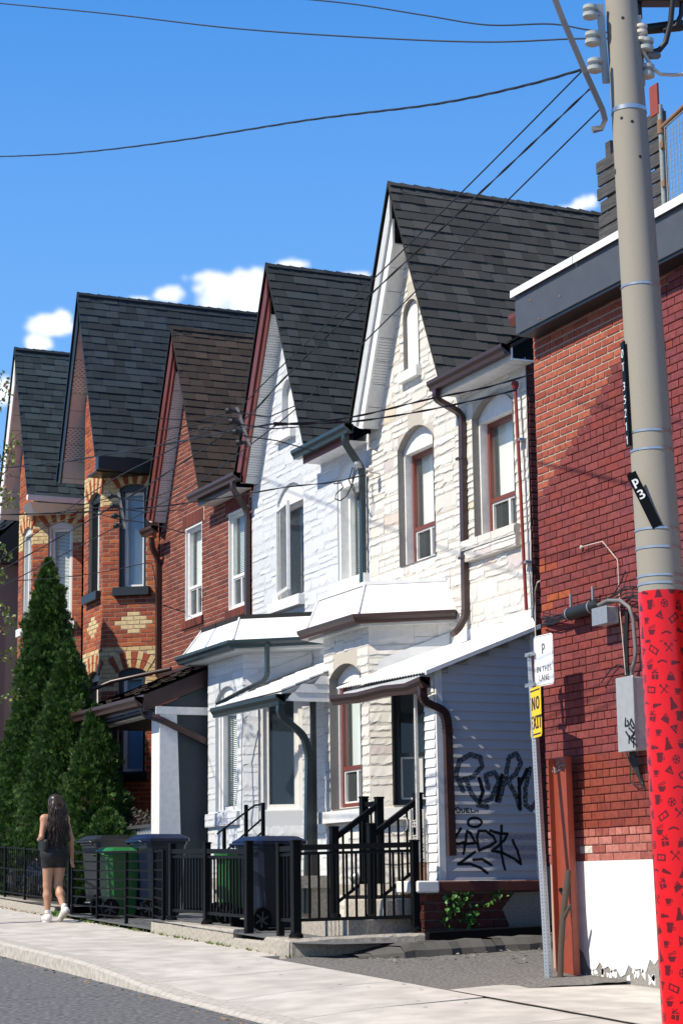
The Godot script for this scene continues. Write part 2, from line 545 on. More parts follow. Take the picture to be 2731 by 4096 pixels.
func sky_image() -> Image:
	var W := 4096; var H := 2048
	var im := Image.create_empty(W, H, false, Image.FORMAT_RGBF)
	for j in H:
		var e := 90.0 - (j + 0.5) * 180.0 / H
		var c: Color
		if e >= 0:
			var stops := [[0.0, Color(0.50, 0.68, 0.88)], [6.5, Color(0.30, 0.53, 0.86)], [14.0, Color(0.155, 0.385, 0.80)], [26.0, Color(0.058, 0.245, 0.66)], [50.0, Color(0.036, 0.16, 0.50)], [90.0, Color(0.026, 0.115, 0.41)]]
			for k in stops.size() - 1:
				if e <= stops[k + 1][0]:
					c = stops[k][1].lerp(stops[k + 1][1], (e - stops[k][0]) / (stops[k + 1][0] - stops[k][0])); break
		else: c = Color(0.3, 0.3, 0.29)
		im.fill_rect(Rect2i(0, j, W, 1), c)
	# cumulus banks low over the roofs: [azimuth, elevation, half width, half height] in degrees
	var cl := []
	for q in [[200, 1300, 95, 45], [250, 1270, 45, 30], [160, 1370, 60, 35], [690, 1180, 80, 35], [560, 1200, 50, 14], [880, 1160, 150, 75], [1010, 1110, 90, 55], [1160, 1060, 75, 22], [1000, 1220, 240, 70], [1250, 1200, 120, 60], [1400, 1110, 90, 22], [1430, 1160, 120, 40], [2330, 815, 62, 26], [2290, 835, 60, 20], [2370, 800, 22, 18], [20, 1560, 40, 60], [2600, 850, 50, 30]]:
		var d := ray_of(q[0], q[1])
		cl.append([rad_to_deg(atan2(d.x, -d.z)), rad_to_deg(asin(d.y)), q[2] / 139.6, q[3] / 139.6])
	for k in 26:
		var a := 48.0 + k * 12.0 + R.randf_range(-4, 4)
		var e := R.randf_range(5, 13); var s := R.randf_range(0.6, 1.6)
		for i in 4: cl.append([a + R.randf_range(-2, 2) * s, e + R.randf_range(-0.4, 0.4), R.randf_range(0.5, 1.3) * s, R.randf_range(0.25, 0.5) * s])
	var f := FastNoiseLite.new()
	f.seed = 11; f.frequency = 0.22; f.fractal_octaves = 6; f.fractal_gain = 0.55; f.noise_type = FastNoiseLite.TYPE_SIMPLEX_SMOOTH
	var dens := {}
	for q in cl:
		var x0 := int((q[0] - q[2] * 1.9) / 360.0 * W); var x1 := int((q[0] + q[2] * 1.9) / 360.0 * W)
		var y0 := int((90.0 - q[1] - q[3] * 1.9) / 180.0 * H); var y1 := int((90.0 - q[1] + q[3] * 1.9) / 180.0 * H)
		for j in range(y0, y1 + 1):
			for i in range(x0, x1 + 1):
				var a = (i + 0.5) * 360.0 / W - q[0]; var e = 90.0 - (j + 0.5) * 180.0 / H - q[1]
				var dd = 1.0 - (a * a / (q[2] * q[2]) + e * e / (q[3] * q[3])) * 0.5
				if dd > 0:
					var key := Vector2i(posmod(i, W), j)
					dens[key] = maxf(dens.get(key, 0.0), dd)
	for key in dens:
		var nn := f.get_noise_2d(key.x * 0.30, key.y * 0.42)
		var al := clampf((dens[key] - 0.36 + nn * 0.62) * 2.1, 0.0, 1.0)
		al = al * al * (3 - 2 * al)
		if al <= 0: continue
		var white := Color(0.92, 0.95, 1.0).lerp(Color(0.78, 0.85, 0.95), clampf(0.35 + f.get_noise_2d(key.x * 0.3 + 300, key.y * 0.5) * 0.9, 0, 1))
		im.set_pixelv(key, im.get_pixelv(key).lerp(white, al * 0.97))
	return im

func make_textures() -> void:
	ntex("fine", 0.12, 0.84, 1.0, 3)
	ntex("blotch", 0.018, 0.76, 1.0, 5)
	ntex("soft", 0.012, 0.92, 1.0, 4)
	ntex("speck", 0.35, 0.70, 1.0, 2)
	ntex("patch", 0.008, 0.82, 1.0, 6)
	ntex("grit", 0.02, 0.52, 1.0, 8, 1024)
	# wood: long streaks
	for spec in [["wood", 0.5, 1.0], ["streak", 0.72, 1.0]]:
		var f := FastNoiseLite.new()
		f.seed = 5; f.frequency = 0.05; f.fractal_octaves = 4
		var im := Image.create_empty(256, 256, false, Image.FORMAT_RGB8)
		for y in 256:
			for x in 256:
				var a := TAU * x / 256.0
				var v := lerpf(spec[1], spec[2], clampf(0.5 + 0.9 * f.get_noise_3d(cos(a) * 3.0, sin(a) * 3.0, y * 4.0), 0, 1))
				im.set_pixel(x, y, Color(v, v, v))
		T[spec[0]] = ImageTexture.create_from_image(im)
	# perforated soffit print
	var im := Image.create_empty(128, 128, false, Image.FORMAT_RGB8)
	im.fill(Color(1, 1, 1))
	for j in 8:
		for i in 8: im.fill_rect(Rect2i(i * 16 + (8 if j % 2 else 0), j * 16 + 4, 7, 5), Color(0.32, 0.31, 0.3))
	T["holes"] = ImageTexture.create_from_image(im)

func make_materials() -> void:
	var C := func(r: float, g: float, b: float) -> Color: return Color(r, g, b)
	# brick tones
	var bt := {
		"o0": C.call(0.46, 0.105, 0.036), "o1": C.call(0.38, 0.075, 0.030), "o2": C.call(0.52, 0.135, 0.042), "o3": C.call(0.27, 0.055, 0.032), "o4": C.call(0.33, 0.09, 0.05),
		"y0": C.call(0.72, 0.54, 0.27), "y1": C.call(0.66, 0.47, 0.22), "y2": C.call(0.76, 0.60, 0.33),
		"r0": C.call(0.23, 0.052, 0.034), "r1": C.call(0.19, 0.040, 0.029), "r2": C.call(0.27, 0.066, 0.040), "r3": C.call(0.15, 0.037, 0.03),
		"b0": C.call(0.41, 0.098, 0.057), "b1": C.call(0.37, 0.083, 0.049), "b2": C.call(0.44, 0.115, 0.066), "b3": C.call(0.33, 0.07, 0.043),
		"m0": C.call(0.235, 0.046, 0.046), "m1": C.call(0.205, 0.040, 0.041), "m2": C.call(0.265, 0.055, 0.052), "m3": C.call(0.255, 0.047, 0.036),
		"f0": C.call(0.43, 0.095, 0.032), "f1": C.call(0.36, 0.070, 0.030), "f2": C.call(0.52, 0.135, 0.045),
		"n0": C.call(0.27, 0.046, 0.022), "n1": C.call(0.24, 0.040, 0.020), "n2": C.call(0.30, 0.056, 0.028),
		"p0": C.call(0.48, 0.15, 0.115), "p1": C.call(0.36, 0.09, 0.07), "p2": C.call(0.55, 0.20, 0.16),
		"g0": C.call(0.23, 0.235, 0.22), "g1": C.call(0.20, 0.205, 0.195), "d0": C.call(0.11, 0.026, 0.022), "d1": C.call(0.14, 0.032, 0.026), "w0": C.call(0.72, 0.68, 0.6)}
	for k in bt: mat(k, bt[k], 0.88 if not k[0] in ["m", "n"] else 0.55, 0.0, "blotch", 0.7, 0.12)
	vmat("brick_v", 0.88, "blotch", 0.7)
	# stones
	mat("s0", C.call(0.72, 0.705, 0.665), 0.8, 0.0, "soft", 0.5, 0.25); mat("s1", C.call(0.67, 0.645, 0.60), 0.8, 0.0, "soft", 0.5, 0.25); mat("s2", C.call(0.69, 0.68, 0.65), 0.8, 0.0, "soft", 0.5, 0.25)
	mat("s3", C.call(0.66, 0.55, 0.49), 0.8, 0.0, "soft", 0.5, 0.25); mat("s4", C.call(0.63, 0.575, 0.46), 0.8, 0.0, "soft", 0.5, 0.25); mat("s5", C.call(0.58, 0.52, 0.51), 0.8, 0.0, "soft", 0.5, 0.25)
	mat("q0", C.call(0.66, 0.69, 0.735), 0.6, 0.0, "soft", 0.5, 0.2); mat("q1", C.call(0.63, 0.665, 0.715), 0.6, 0.0, "soft", 0.5, 0.2)
	vmat("stone_v", 0.8, "soft", 0.5)
	# shingles
	var sh := {"c": [0.062, 0.060, 0.055], "w": [0.038, 0.047, 0.050], "n": [0.066, 0.045, 0.034], "k": [0.031, 0.046, 0.056], "t": [0.040, 0.062, 0.068], "x": [0.075, 0.042, 0.030]}
	for k in sh:
		for i in 4:
			var q: float = [0.78, 1.0, 1.2, 1.5][i]
			mat("sh_%s%d" % [k, i], Color(sh[k][0] * q, sh[k][1] * q, sh[k][2] * q), 0.95, 0.0, "speck", 0.35, 0.12)
	vmat("shingle_v", 0.95, "speck", 0.35)
	# plain things
	mat("mortar_pale", C.call(0.50, 0.44, 0.36), 0.95, 0.0, "fine", 0.4, 0.2); mat("mortar_red", C.call(0.13, 0.035, 0.03), 0.9, 0.0, "blotch", 0.15, 0.3); mat("mortar_pink", C.call(0.50, 0.36, 0.28), 0.95, 0.0, "fine", 0.3, 0.2)
	mat("mortar_buff", C.call(0.40, 0.30, 0.22), 0.95, 0.0, "fine", 0.4, 0.2); mat("mortar_grey", C.call(0.22, 0.215, 0.20), 0.95, 0.0, "fine", 0.3, 0.3); mat("mortar_cream", C.call(0.56, 0.52, 0.46), 0.95, 0.0, "fine", 0.3, 0.2)
	mat("mortar_white", C.call(0.60, 0.63, 0.68), 0.8, 0.0, "fine", 0.3, 0.2); mat("mortar_grime", C.call(0.17, 0.165, 0.16), 0.95, 0.0, "fine", 0.3)
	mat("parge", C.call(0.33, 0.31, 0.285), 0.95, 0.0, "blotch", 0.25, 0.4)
	mat("plaster", C.call(0.86, 0.86, 0.85), 0.85, 0.0, "soft", 1.6, 0.15)
	mat("white_metal", C.call(0.84, 0.845, 0.85), 0.45, 0.0, "soft", 1.1); mat("white_vinyl", C.call(0.76, 0.765, 0.77), 0.5, 0.0, "soft", 0.9); mat("white_paint", C.call(0.80, 0.80, 0.79), 0.5, 0.0, "soft", 0.7)
	mat("grey_white", C.call(0.60, 0.62, 0.63), 0.6, 0.0, "soft", 0.8); mat("soffit_pale", C.call(0.70, 0.70, 0.68), 0.6, 0.0, "soft", 0.8); mat("soffit_pink", C.call(0.56, 0.49, 0.46), 0.6, 0.0, "soft", 0.8)
	mat("maroon", C.call(0.155, 0.042, 0.034), 0.45, 0.0, "soft", 0.8); mat("brown", C.call(0.052, 0.026, 0.023), 0.35, 0.0, "soft", 0.6); mat("red_frame", C.call(0.17, 0.045, 0.033), 0.4); mat("red_pipe", C.call(0.30, 0.035, 0.025), 0.5, 0.0, "blotch", 0.2)
	mat("teal", C.call(0.018, 0.036, 0.044), 0.3, 0.0, "soft", 0.6); mat("black_trim", C.call(0.012, 0.017, 0.021), 0.4, 0.0, "soft", 0.6); mat("slate", C.call(0.026, 0.042, 0.055), 0.6, 0.0, "soft", 0.6); mat("black_iron", C.call(0.006, 0.007, 0.008), 0.5); mat("black_rail", C.call(0.006, 0.007, 0.008), 0.42)
	for k in ["black_iron", "black_rail"]: M[k].metallic_specular = 0.2
	mat("tar", C.call(0.022, 0.022, 0.024), 0.95, 0.0, "speck", 0.3, 0.2); mat("dark", C.call(0.012, 0.014, 0.016), 0.9); mat("room", C.call(0.03, 0.035, 0.04), 0.95)
	mat("fascia_grey", C.call(0.072, 0.080, 0.096), 0.5, 0.0, "soft", 1.5)
	mat("concrete", C.call(0.60, 0.565, 0.51), 0.92, 0.0, "patch", 2.2, 0.15); mat("concrete2", C.call(0.57, 0.535, 0.48), 0.92, 0.0, "patch", 2.6, 0.15); mat("kerb", C.call(0.54, 0.505, 0.45), 0.92, 0.0, "blotch", 0.9, 0.3); mat("old_concrete", C.call(0.46, 0.425, 0.37), 0.95, 0.0, "blotch", 0.5, 0.5)
	mat("asphalt", C.call(0.21, 0.212, 0.214), 0.95, 0.0, "grit", 1.6, 0.6); mat("lane", C.call(0.27, 0.255, 0.235), 0.97, 0.0, "grit", 1.1, 1.2); mat("asphalt_dark", C.call(0.13, 0.125, 0.115), 0.97, 0.0, "speck", 0.5, 0.9); mat("paving", C.call(0.14, 0.145, 0.15), 0.9, 0.0, "patch", 1.2, 0.2); mat("earth", C.call(0.10, 0.085, 0.065), 1.0, 0.0, "blotch", 0.6, 0.6)
	mat("pole_concrete", C.call(0.36, 0.335, 0.285), 0.9, 0.0, "fine", 0.45, 0.12); mat("galv", C.call(0.40, 0.42, 0.44), 0.45, 0.55, "soft", 0.3); mat("steel_band", C.call(0.55, 0.56, 0.57), 0.3, 0.8); mat("porcelain", C.call(0.40, 0.43, 0.42), 0.15); mat("porcelain_pale", C.call(0.62, 0.58, 0.52), 0.2)
	mat("cable", C.call(0.012, 0.013, 0.015), 0.5); mat("cable_grey", C.call(0.16, 0.16, 0.165), 0.55); mat("cable_white", C.call(0.55, 0.50, 0.44), 0.6); mat("box_grey", C.call(0.40, 0.415, 0.43), 0.45, 0.2, "soft", 0.6)
	mat("old_wood", C.call(0.105, 0.105, 0.11), 0.95, 0.0, "wood", 0.35, 0.3); mat("pale_wood", C.call(0.5, 0.48, 0.44), 0.9, 0.0, "wood", 0.2); mat("rust", C.call(0.28, 0.15, 0.09), 0.8, 0.0, "blotch", 0.15, 0.2); mat("pipe_blue", C.call(0.30, 0.33, 0.33), 0.7, 0.0, "patch", 0.3); mat("steel_red", C.call(0.29, 0.055, 0.026), 0.55, 0.0, "soft", 0.7)
	mat("blind", C.call(0.78, 0.85, 0.83), 0.8); mat("blind_teal", C.call(0.66, 0.76, 0.74), 0.8); mat("blind_blue", C.call(0.26, 0.38, 0.50), 0.7); mat("bark", C.call(0.09, 0.07, 0.055), 0.95, 0.0, "blotch", 0.12, 0.4)
	mat("yellow_sign", C.call(0.86, 0.58, 0.0), 0.4); mat("white_sign", C.call(0.85, 0.86, 0.87), 0.4); mat("ink", C.call(0.015, 0.015, 0.016), 0.5); mat("ink_faded", C.call(0.13, 0.135, 0.14), 0.5)
	glass("pane", C.call(0.5, 0.6, 0.6), 0.08); glass("pane_dark", C.call(0.04, 0.06, 0.08), 0.55)
	var h := mat("soffit_holes", C.call(0.70, 0.70, 0.68), 0.6)
	h.albedo_texture = T["holes"]
	var h2 := mat("soffit_pink_holes", C.call(0.56, 0.49, 0.46), 0.6)
	h2.albedo_texture = T["holes"]

# ------------------------------------------------------------------ ground
func slab_top(x: float, u: float, h: float) -> Vector3:
	return P(x, gy(u) + h, u)

func strip(mb: MB, pts: Array, h: float) -> void:   # a sheet on the slope from [x, u] corners
	var q := []
	for p in pts: q.append(slab_top(p[0], p[1], h))
	mb.poly(q, UPV)

func ground() -> void:
	var mb := MB.new()
	strip(mb, [[-120, -40], [160, -40], [160, 320], [-120, 320]], -0.30)
	struct("ground", mb, M["earth"])
	mb = MB.new()
	strip(mb, [[-9, -30], [6.06, -30], [6.06, 200], [-9, 200]], -0.15)
	struct("road", mb, M["asphalt"])
	# kerb: drops to the lane's mouth
	mb = MB.new()
	var us := []
	var u := -10.0
	while u < 90.0:
		us.append(u); u += 0.5
	for i in us.size() - 1:
		var rows := []
		for k in 2:
			var uu: float = us[i + k]
			var e := clampf((uu - 16.6) / 3.6, 0.0, 1.0)
			e = e * e * (3 - 2 * e)
			var top := lerpf(-0.115, 0.0, e)
			var w := R.randf_range(-0.006, 0.006) if false else 0.004 * sin(uu * 7.3)
			rows.append([P(6.04, gy(uu) - 0.2, uu), P(6.05 + w, gy(uu) + top - 0.025, uu), P(6.085 + w, gy(uu) + top, uu), P(6.25, gy(uu) + lerpf(-0.095, 0.002, e), uu)])
		for j in 3: mb.quad(rows[0][j], rows[0][j + 1], rows[1][j + 1], rows[1][j])
	struct("kerb", mb, M["kerb"])
	# pavement: cast bays with joints
	var pav := Node3D.new()
	pav.name = "pavement"; pav.set_meta("kind", "structure"); add_child(pav)
	u = -8.0
	var i := 0
	while u < 88.0:
		var L := 1.62
		var e0 := clampf((u - 16.6) / 3.6, 0.0, 1.0); var e1 := clampf((u + L - 16.6) / 3.6, 0.0, 1.0)
		var d0 := lerpf(-0.095, 0.002, e0 * e0 * (3 - 2 * e0)); var d1 := lerpf(-0.095, 0.002, e1 * e1 * (3 - 2 * e1))
		mb = MB.new()
		var g := 0.006
		var A := P(6.25, gy(u + g) + d0, u + g); var B := P(6.25, gy(u + L - g) + d1, u + L - g)
		var A1 := P(6.9, gy(u + g) + d0 * 0.35, u + g); var B1 := P(6.9, gy(u + L - g) + d1 * 0.35, u + L - g)
		var xe := 7.86 if u > 14.4 and u < 19.0 else 8.12
		var A2 := P(xe, gy(u + g) + 0.02, u + g); var B2 := P(xe, gy(u + L - g) + 0.02, u + L - g)
		mb.quad(A, A1, B1, B); mb.quad(A1, A2, B2, B1)
		var dn := Vector3(0, -0.1, 0)
		mb.quad(A, B, B + dn, A + dn); mb.quad(A2, A2 + dn, B2 + dn, B2); mb.quad(A, A + dn, A1 + dn, A1); mb.quad(A1, A1 + dn, A2 + dn, A2); mb.quad(B, B1, B1 + dn, B + dn); mb.quad(B1, B2, B2 + dn, B1 + dn)
		put(pav, "slab", mb, M["concrete" if (i * 7) % 3 else "concrete2"])
		u += L; i += 1
	# concrete apron across the mouth of the lane, up to the brick building
	mb = MB.new()
	strip(mb, [[7.87, -8], [9.75, -8], [9.75, 15.95], [9.1, 15.82], [8.6, 15.62], [8.2, 15.46], [7.87, 15.32]], 0.024)
	struct("apron", mb, M["concrete"])
	# asphalt lane with loose grit
	mb = MB.new()
	var nn := FastNoiseLite.new()
	nn.seed = 3; nn.frequency = 0.9
	var hh := func(x: float, uu: float) -> Vector3: return P(x, gy(uu) + 0.016 + (x - 8.1) * 0.03 + 0.022 * nn.get_noise_2d(x, uu) + 0.01 * nn.get_noise_2d(x * 5, uu * 5), uu)
	for a in 60:
		for b in 16:
			var x0 := 7.86 + a * 0.146; var u0 := 15.2 + b * 0.25
			if a >= 40: x0 = 13.7 + (a - 40) * 0.8
			var x1 := x0 + (0.146 if a < 40 else 0.8)
			mb.quad(hh.call(x0, u0), hh.call(x1, u0), hh.call(x1, u0 + 0.25), hh.call(x0, u0 + 0.25))
	struct("lane", mb, M["lane"])
	# rough asphalt kerb along the cream house
	mb = MB.new()
	var path := []
	for k in 40:
		var x := 8.62 + k * 0.13
		path.append([x, 18.62 + 0.05 * sin(k * 1.7) * R.randf() + (0.25 * pow(maxf(0, 1 - k / 5.0), 2.0))])
	for k in 39:
		var rows := []
		for m in 2:
			var x: float = path[k + m][0]; var uu: float = path[k + m][1]
			var base := gy(uu) + 0.02 + (x - 8.1) * 0.03
			var ht := 0.13 * clampf((k + m) / 4.0, 0.12, 1.0) + R.randf_range(-0.012, 0.012)
			rows.append([P(x, base - 0.1, uu - 0.17), P(x, base + ht * 0.45, uu - 0.14), P(x, base + ht, uu - 0.05), P(x, base + ht, uu + 0.5)])
		for j in 3: mb.quad(rows[0][j], rows[1][j], rows[1][j + 1], rows[0][j + 1])
	struct("lane_kerb", mb, M["asphalt_dark"])
	# front yards behind the fence line
	mb = MB.new()
	strip(mb, [[8.12, 19.1], [8.4, 18.85], [12.5, 18.85], [12.5, 24.0], [8.12, 24.0]], 0.17)
	struct("front_yard", mb, M["paving"])
	mb = MB.new()
	strip(mb, [[8.12, 23.72], [12.5, 23.72], [12.5, 27.75], [8.12, 27.75]], 0.055)
	struct("paved_yard", mb, M["paving"])
	mb = MB.new()
	strip(mb, [[8.12, 27.75], [12.5, 27.75], [12.5, 60], [8.12, 60]], 0.15)
	struct("planted_yard", mb, M["earth"])
	# joints, cracks and old stains in the paving
	var road: Node = get_node("road")
	var line := func(par: Node, nm: String, pts: Array, w: float, h: float, m: Material):
		var b := MB.new()
		for q in pts.size() - 1:
			var a0 := slab_top(pts[q][0], pts[q][1], h); var b0 := slab_top(pts[q + 1][0], pts[q + 1][1], h)
			var dd := (b0 - a0); var sdv := Vector3(-dd.z, 0, dd.x).normalized() * w * R.randf_range(0.6, 1.3)
			b.quad(a0 - sdv, a0 + sdv, b0 + sdv, b0 - sdv)
		put(par, nm, b, m)
	var tarm := mat("crack_fill", Color(0.045, 0.045, 0.045), 0.9, 0.0, "speck", 0.2); var dirt := mat("joint_dirt", Color(0.16, 0.135, 0.10), 1.0, 0.0, "speck", 0.2)
	for q in [[[3.2, 17.5], [3.9, 17.62], [4.5, 17.5], [5.2, 17.7], [5.9, 17.62]], [[3.9, 21.5], [4.6, 21.35], [5.3, 21.6], [5.95, 21.5]], [[4.2, 19.2], [4.5, 19.5], [4.7, 20.1]]]:
		var w2 := []
		for e in q.size() - 1:
			for k in 8: w2.append([lerpf(q[e][0], q[e + 1][0], k / 8.0) + R.randf_range(-0.02, 0.02), lerpf(q[e][1], q[e + 1][1], k / 8.0) + R.randf_range(-0.02, 0.02)])
		line.call(road, "crack", w2, 0.005, -0.146, tarm)
	var ap: Node = get_node("apron")
	for q in [[[7.86, 15.30], [7.865, 12.0], [7.86, 9.0]], [[7.87, 13.3], [8.4, 13.35], [9.0, 13.28], [9.6, 13.34]]]:
		var w2 := []
		for e in q.size() - 1:
			for k in 10: w2.append([lerpf(q[e][0], q[e + 1][0], k / 10.0) + R.randf_range(-0.008, 0.008), lerpf(q[e][1], q[e + 1][1], k / 10.0) + R.randf_range(-0.008, 0.008)])
		line.call(ap, "crack", w2, 0.004, 0.028, dirt)
	var st := MB.new()
	for k in 90:
		var x := R.randf_range(6.4, 8.0); var uu := R.randf_range(12.0, 34.0)
		if uu < 20.5 and x < 7.0: continue
		var c := slab_top(x, uu, 0.026)
		var rr := R.randf_range(0.008, 0.024)
		var q := []
		for e in 8: q.append(c + Vector3(cos(TAU * e / 8) * rr * R.randf_range(0.7, 1.2), 0, sin(TAU * e / 8) * rr * R.randf_range(0.7, 1.2)))
		st.col = Color(0.22, 0.20, 0.18).lerp(Color(0.40, 0.37, 0.33), R.randf())
		st.poly(q, UPV)
	put(pav, "gum_spots", st, vmat("gum_v", 0.9)).set_meta("kind", "stuff")
	# worn weeds and litter in the joint behind the pavement
	var weeds := MB.new()
	for k in 150:
		var uu := R.randf_range(19.2, 28.2)
		if R.randf() < 0.35: uu = [20.3, 21.5, 22.6, 24.2, 25.6, 26.3, 28.0][R.randi() % 7] + R.randf_range(-0.25, 0.25)
		var x := 8.115 + R.randf_range(-0.05, 0.02)
		var b := P(x, gy(uu) + 0.02, uu)
		for q in 3:
			var d := Vector3(R.randf_range(-1, 0.6), R.randf_range(0.3, 1.1), R.randf_range(-1, 1)).normalized() * R.randf_range(0.02, 0.055)
			var w := d.cross(Vector3(R.randf(), R.randf(), R.randf())).normalized() * 0.012
			weeds.col = Color(0.12, 0.22, 0.035).lerp(Color(0.25, 0.27, 0.08), R.randf())
			weeds.tri(b - w, b + w, b + d)
	var wo := put(self, "weeds", weeds, vmat("weed_v", 0.8))
	wo.set_meta("kind", "stuff"); wo.set_meta("label", "small green weeds in the joint behind the pavement"); wo.set_meta("category", "weeds")
	var lit := MB.new()
	for k in 420:
		var uu: float
		var p: Vector3
		if k < 150:
			uu = R.randf_range(12, 34); p = P(6.0 + R.randf_range(-0.14, 0.04), gy(uu) - 0.146, uu)
		elif k < 290:
			uu = R.randf_range(28.0, 33.0); p = P(8.1 + R.randf_range(-0.12, 0.02), gy(uu) + 0.026, uu)
		else:
			var x := R.randf_range(8.5, 11.2); uu = 18.4 - R.randf() * R.randf() * 1.6
			p = P(x, gy(uu) + 0.045 + (x - 8.1) * 0.03, uu)
		var a := R.randf() * TAU; var s := R.randf_range(0.008, 0.026)
		var d := Vector3(cos(a), R.randf_range(-0.2, 0.5), sin(a)) * s; var w := Vector3(-sin(a), R.randf_range(-0.2, 0.4), cos(a)) * s * 0.6
		lit.col = Color(0.22, 0.12, 0.06).lerp(Color(0.35, 0.25, 0.14), R.randf()) if k < 290 else Color(0.3, 0.28, 0.25).lerp(Color(0.12, 0.11, 0.1), R.randf())
		lit.quad(p - d - w, p + d - w, p + d + w, p - d + w)
	var lo := put(self, "litter", lit, vmat("litter_v", 0.95))
	lo.set_meta("kind", "stuff"); lo.set_meta("label", "dry leaves and grit gathered along kerb and lane"); lo.set_meta("category", "litter")

# ------------------------------------------------------------------ shared house parts
func fb(mb: MB, f: Fr, s0: float, s1: float, y0: float, y1: float, d0: float, d1: float) -> void:
	mb.box(f.at(s0, y0, d0), f.s * (s1 - s0), UPV * (y1 - y0), f.n * (d1 - d0))

func rect(s0: float, s1: float, y0: float, y1: float) -> PackedVector2Array:
	return PackedVector2Array([Vector2(s0, y0), Vector2(s1, y0), Vector2(s1, y1), Vector2(s0, y1)])

# o: depth, d1 (rough reveal before the lining), lining, frame, fw, mode (plain / hung / slider / fixed), mid, blind ("" none), slats, glass
func window(parent: Node, f: Fr, s0: float, s1: float, y0: float, y1: float, rise: float, o := {}) -> Node3D:
	var w := sub(parent, "window")
	var dep: float = o.get("depth", 0.19); var d1: float = o.get("d1", 0.07)
	var lm: Material = M[o.get("lining", "white_paint")]; var fm: Material = M[o.get("frame", "white_paint")]
	var fw: float = o.get("fw", 0.05)
	var mb := MB.new()
	var k: float = o.get("lw", 0.02)
	fb(mb, f, s0 + 0.001, s0 + k, y0, y1, -dep - 0.02, -d1); fb(mb, f, s1 - k, s1 - 0.001, y0, y1, -dep - 0.02, -d1)
	fb(mb, f, s0 + k, s1 - k, y0 + 0.001, y0 + 0.02, -dep - 0.02, -d1 + 0.004)
	var lun := o.get("head", 0.06) as float
	var pts := []
	for p in arch_hole(s0 + 0.001, s1 - 0.001, y1 - lun, y1 - 0.001, rise): pts.append(f.at(p.x, p.y, -d1 - 0.05))
	mb.prism(pts, f.n * 0.045)
	fb(mb, f, s0 + k, s1 - k, y1 - lun, y1 - lun + 0.02, -dep - 0.02, -d1 - 0.05)
	put(w, "surround", mb, lm)
	var a := s0 + k; var b := s1 - k; var c := y0 + 0.02; var e := y1 - lun
	mb = MB.new()
	fb(mb, f, a, a + fw, c, e, -dep - 0.05, -dep + 0.02); fb(mb, f, b - fw, b, c, e, -dep - 0.05, -dep + 0.02)
	fb(mb, f, a + fw, b - fw, c, c + fw, -dep - 0.05, -dep + 0.018); fb(mb, f, a + fw, b - fw, e - fw, e, -dep - 0.05, -dep + 0.018)
	var mode: String = o.get("mode", "plain"); var mid: float = o.get("mid", (c + e) * 0.5)
	if mode in ["hung", "slider"]: fb(mb, f, a + fw, b - fw, mid - fw * 0.5, mid + fw * 0.5, -dep - 0.05, -dep + 0.019)
	put(w, "frame", mb, fm)
	var gm: Material = M[o.get("glass", "pane")]
	var cells := []
	if mode == "plain": cells = [[a + fw, b - fw, c + fw, e - fw]]
	elif mode == "hung": cells = [[a + fw, b - fw, c + fw, mid - fw * 0.5], [a + fw, b - fw, mid + fw * 0.5, e - fw]]
	else:
		var m2 := (a + b) * 0.5
		var sl := MB.new()
		var q := 0.022
		for g in [[a + fw, m2], [m2, b - fw]]:
			fb(sl, f, g[0], g[0] + q, c + fw, mid - fw * 0.5, -dep - 0.03, -dep + 0.006); fb(sl, f, g[1] - q, g[1], c + fw, mid - fw * 0.5, -dep - 0.03, -dep + 0.006)
			fb(sl, f, g[0] + q, g[1] - q, c + fw, c + fw + q, -dep - 0.03, -dep + 0.005); fb(sl, f, g[0] + q, g[1] - q, mid - fw * 0.5 - q, mid - fw * 0.5, -dep - 0.03, -dep + 0.005)
			cells.append([g[0] + q, g[1] - q, c + fw + q, mid - fw * 0.5 - q])
		put(w, "sliding_sash", sl, M["white_paint"])
		cells.append([a + fw, b - fw, mid + fw * 0.5, e - fw])
	for g in cells:
		mb = MB.new()
		mb.quad(f.at(g[0], g[2], -dep - 0.018), f.at(g[1], g[2], -dep - 0.018), f.at(g[1], g[3], -dep - 0.018), f.at(g[0], g[3], -dep - 0.018))
		put(w, "pane", mb, gm)
	var bl: String = o.get("blind", "blind_teal")
	if bl:
		var by: float = o.get("blind_to", c)
		mb = MB.new()
		if o.get("slats", false):
			var y := e - 0.02
			while y > by:
				mb.box(f.at(a + 0.02, y, -dep - 0.10), f.s * (b - a - 0.04), UPV * 0.017 + f.n * -0.012, f.n * 0.004); y -= 0.027
		else: fb(mb, f, a + 0.02, b - 0.02, by, e, -dep - 0.12, -dep - 0.11)
		put(w, "blind", mb, M[bl])
	mb = MB.new()
	fb(mb, f, a - 0.15, b + 0.15, c - 0.1, e + 0.15, -dep - 0.52, -dep - 0.5)
	fb(mb, f, a - 0.17, a - 0.15, c - 0.1, e + 0.15, -dep - 0.5, -dep - 0.06); fb(mb, f, b + 0.15, b + 0.17, c - 0.1, e + 0.15, -dep - 0.5, -dep - 0.06)
	put(w, "interior", mb, M["room"])
	return w

func gutter(parent: Node, path: Array, m: Material, sc := 1.0, nm := "gutter") -> void:
	var mb := MB.new()
	var pr := []
	for q in [[0, 0], [0, -0.105], [0.085, -0.112], [0.094, -0.075], [0.122, -0.04], [0.126, 0], [0.112, 0.002], [0.11, -0.03], [0.02, -0.09]]: pr.append(Vector2(q[0], q[1]) * sc)
	mb.sweep(path, pr, 1.0)
	put(parent, nm, mb, m)

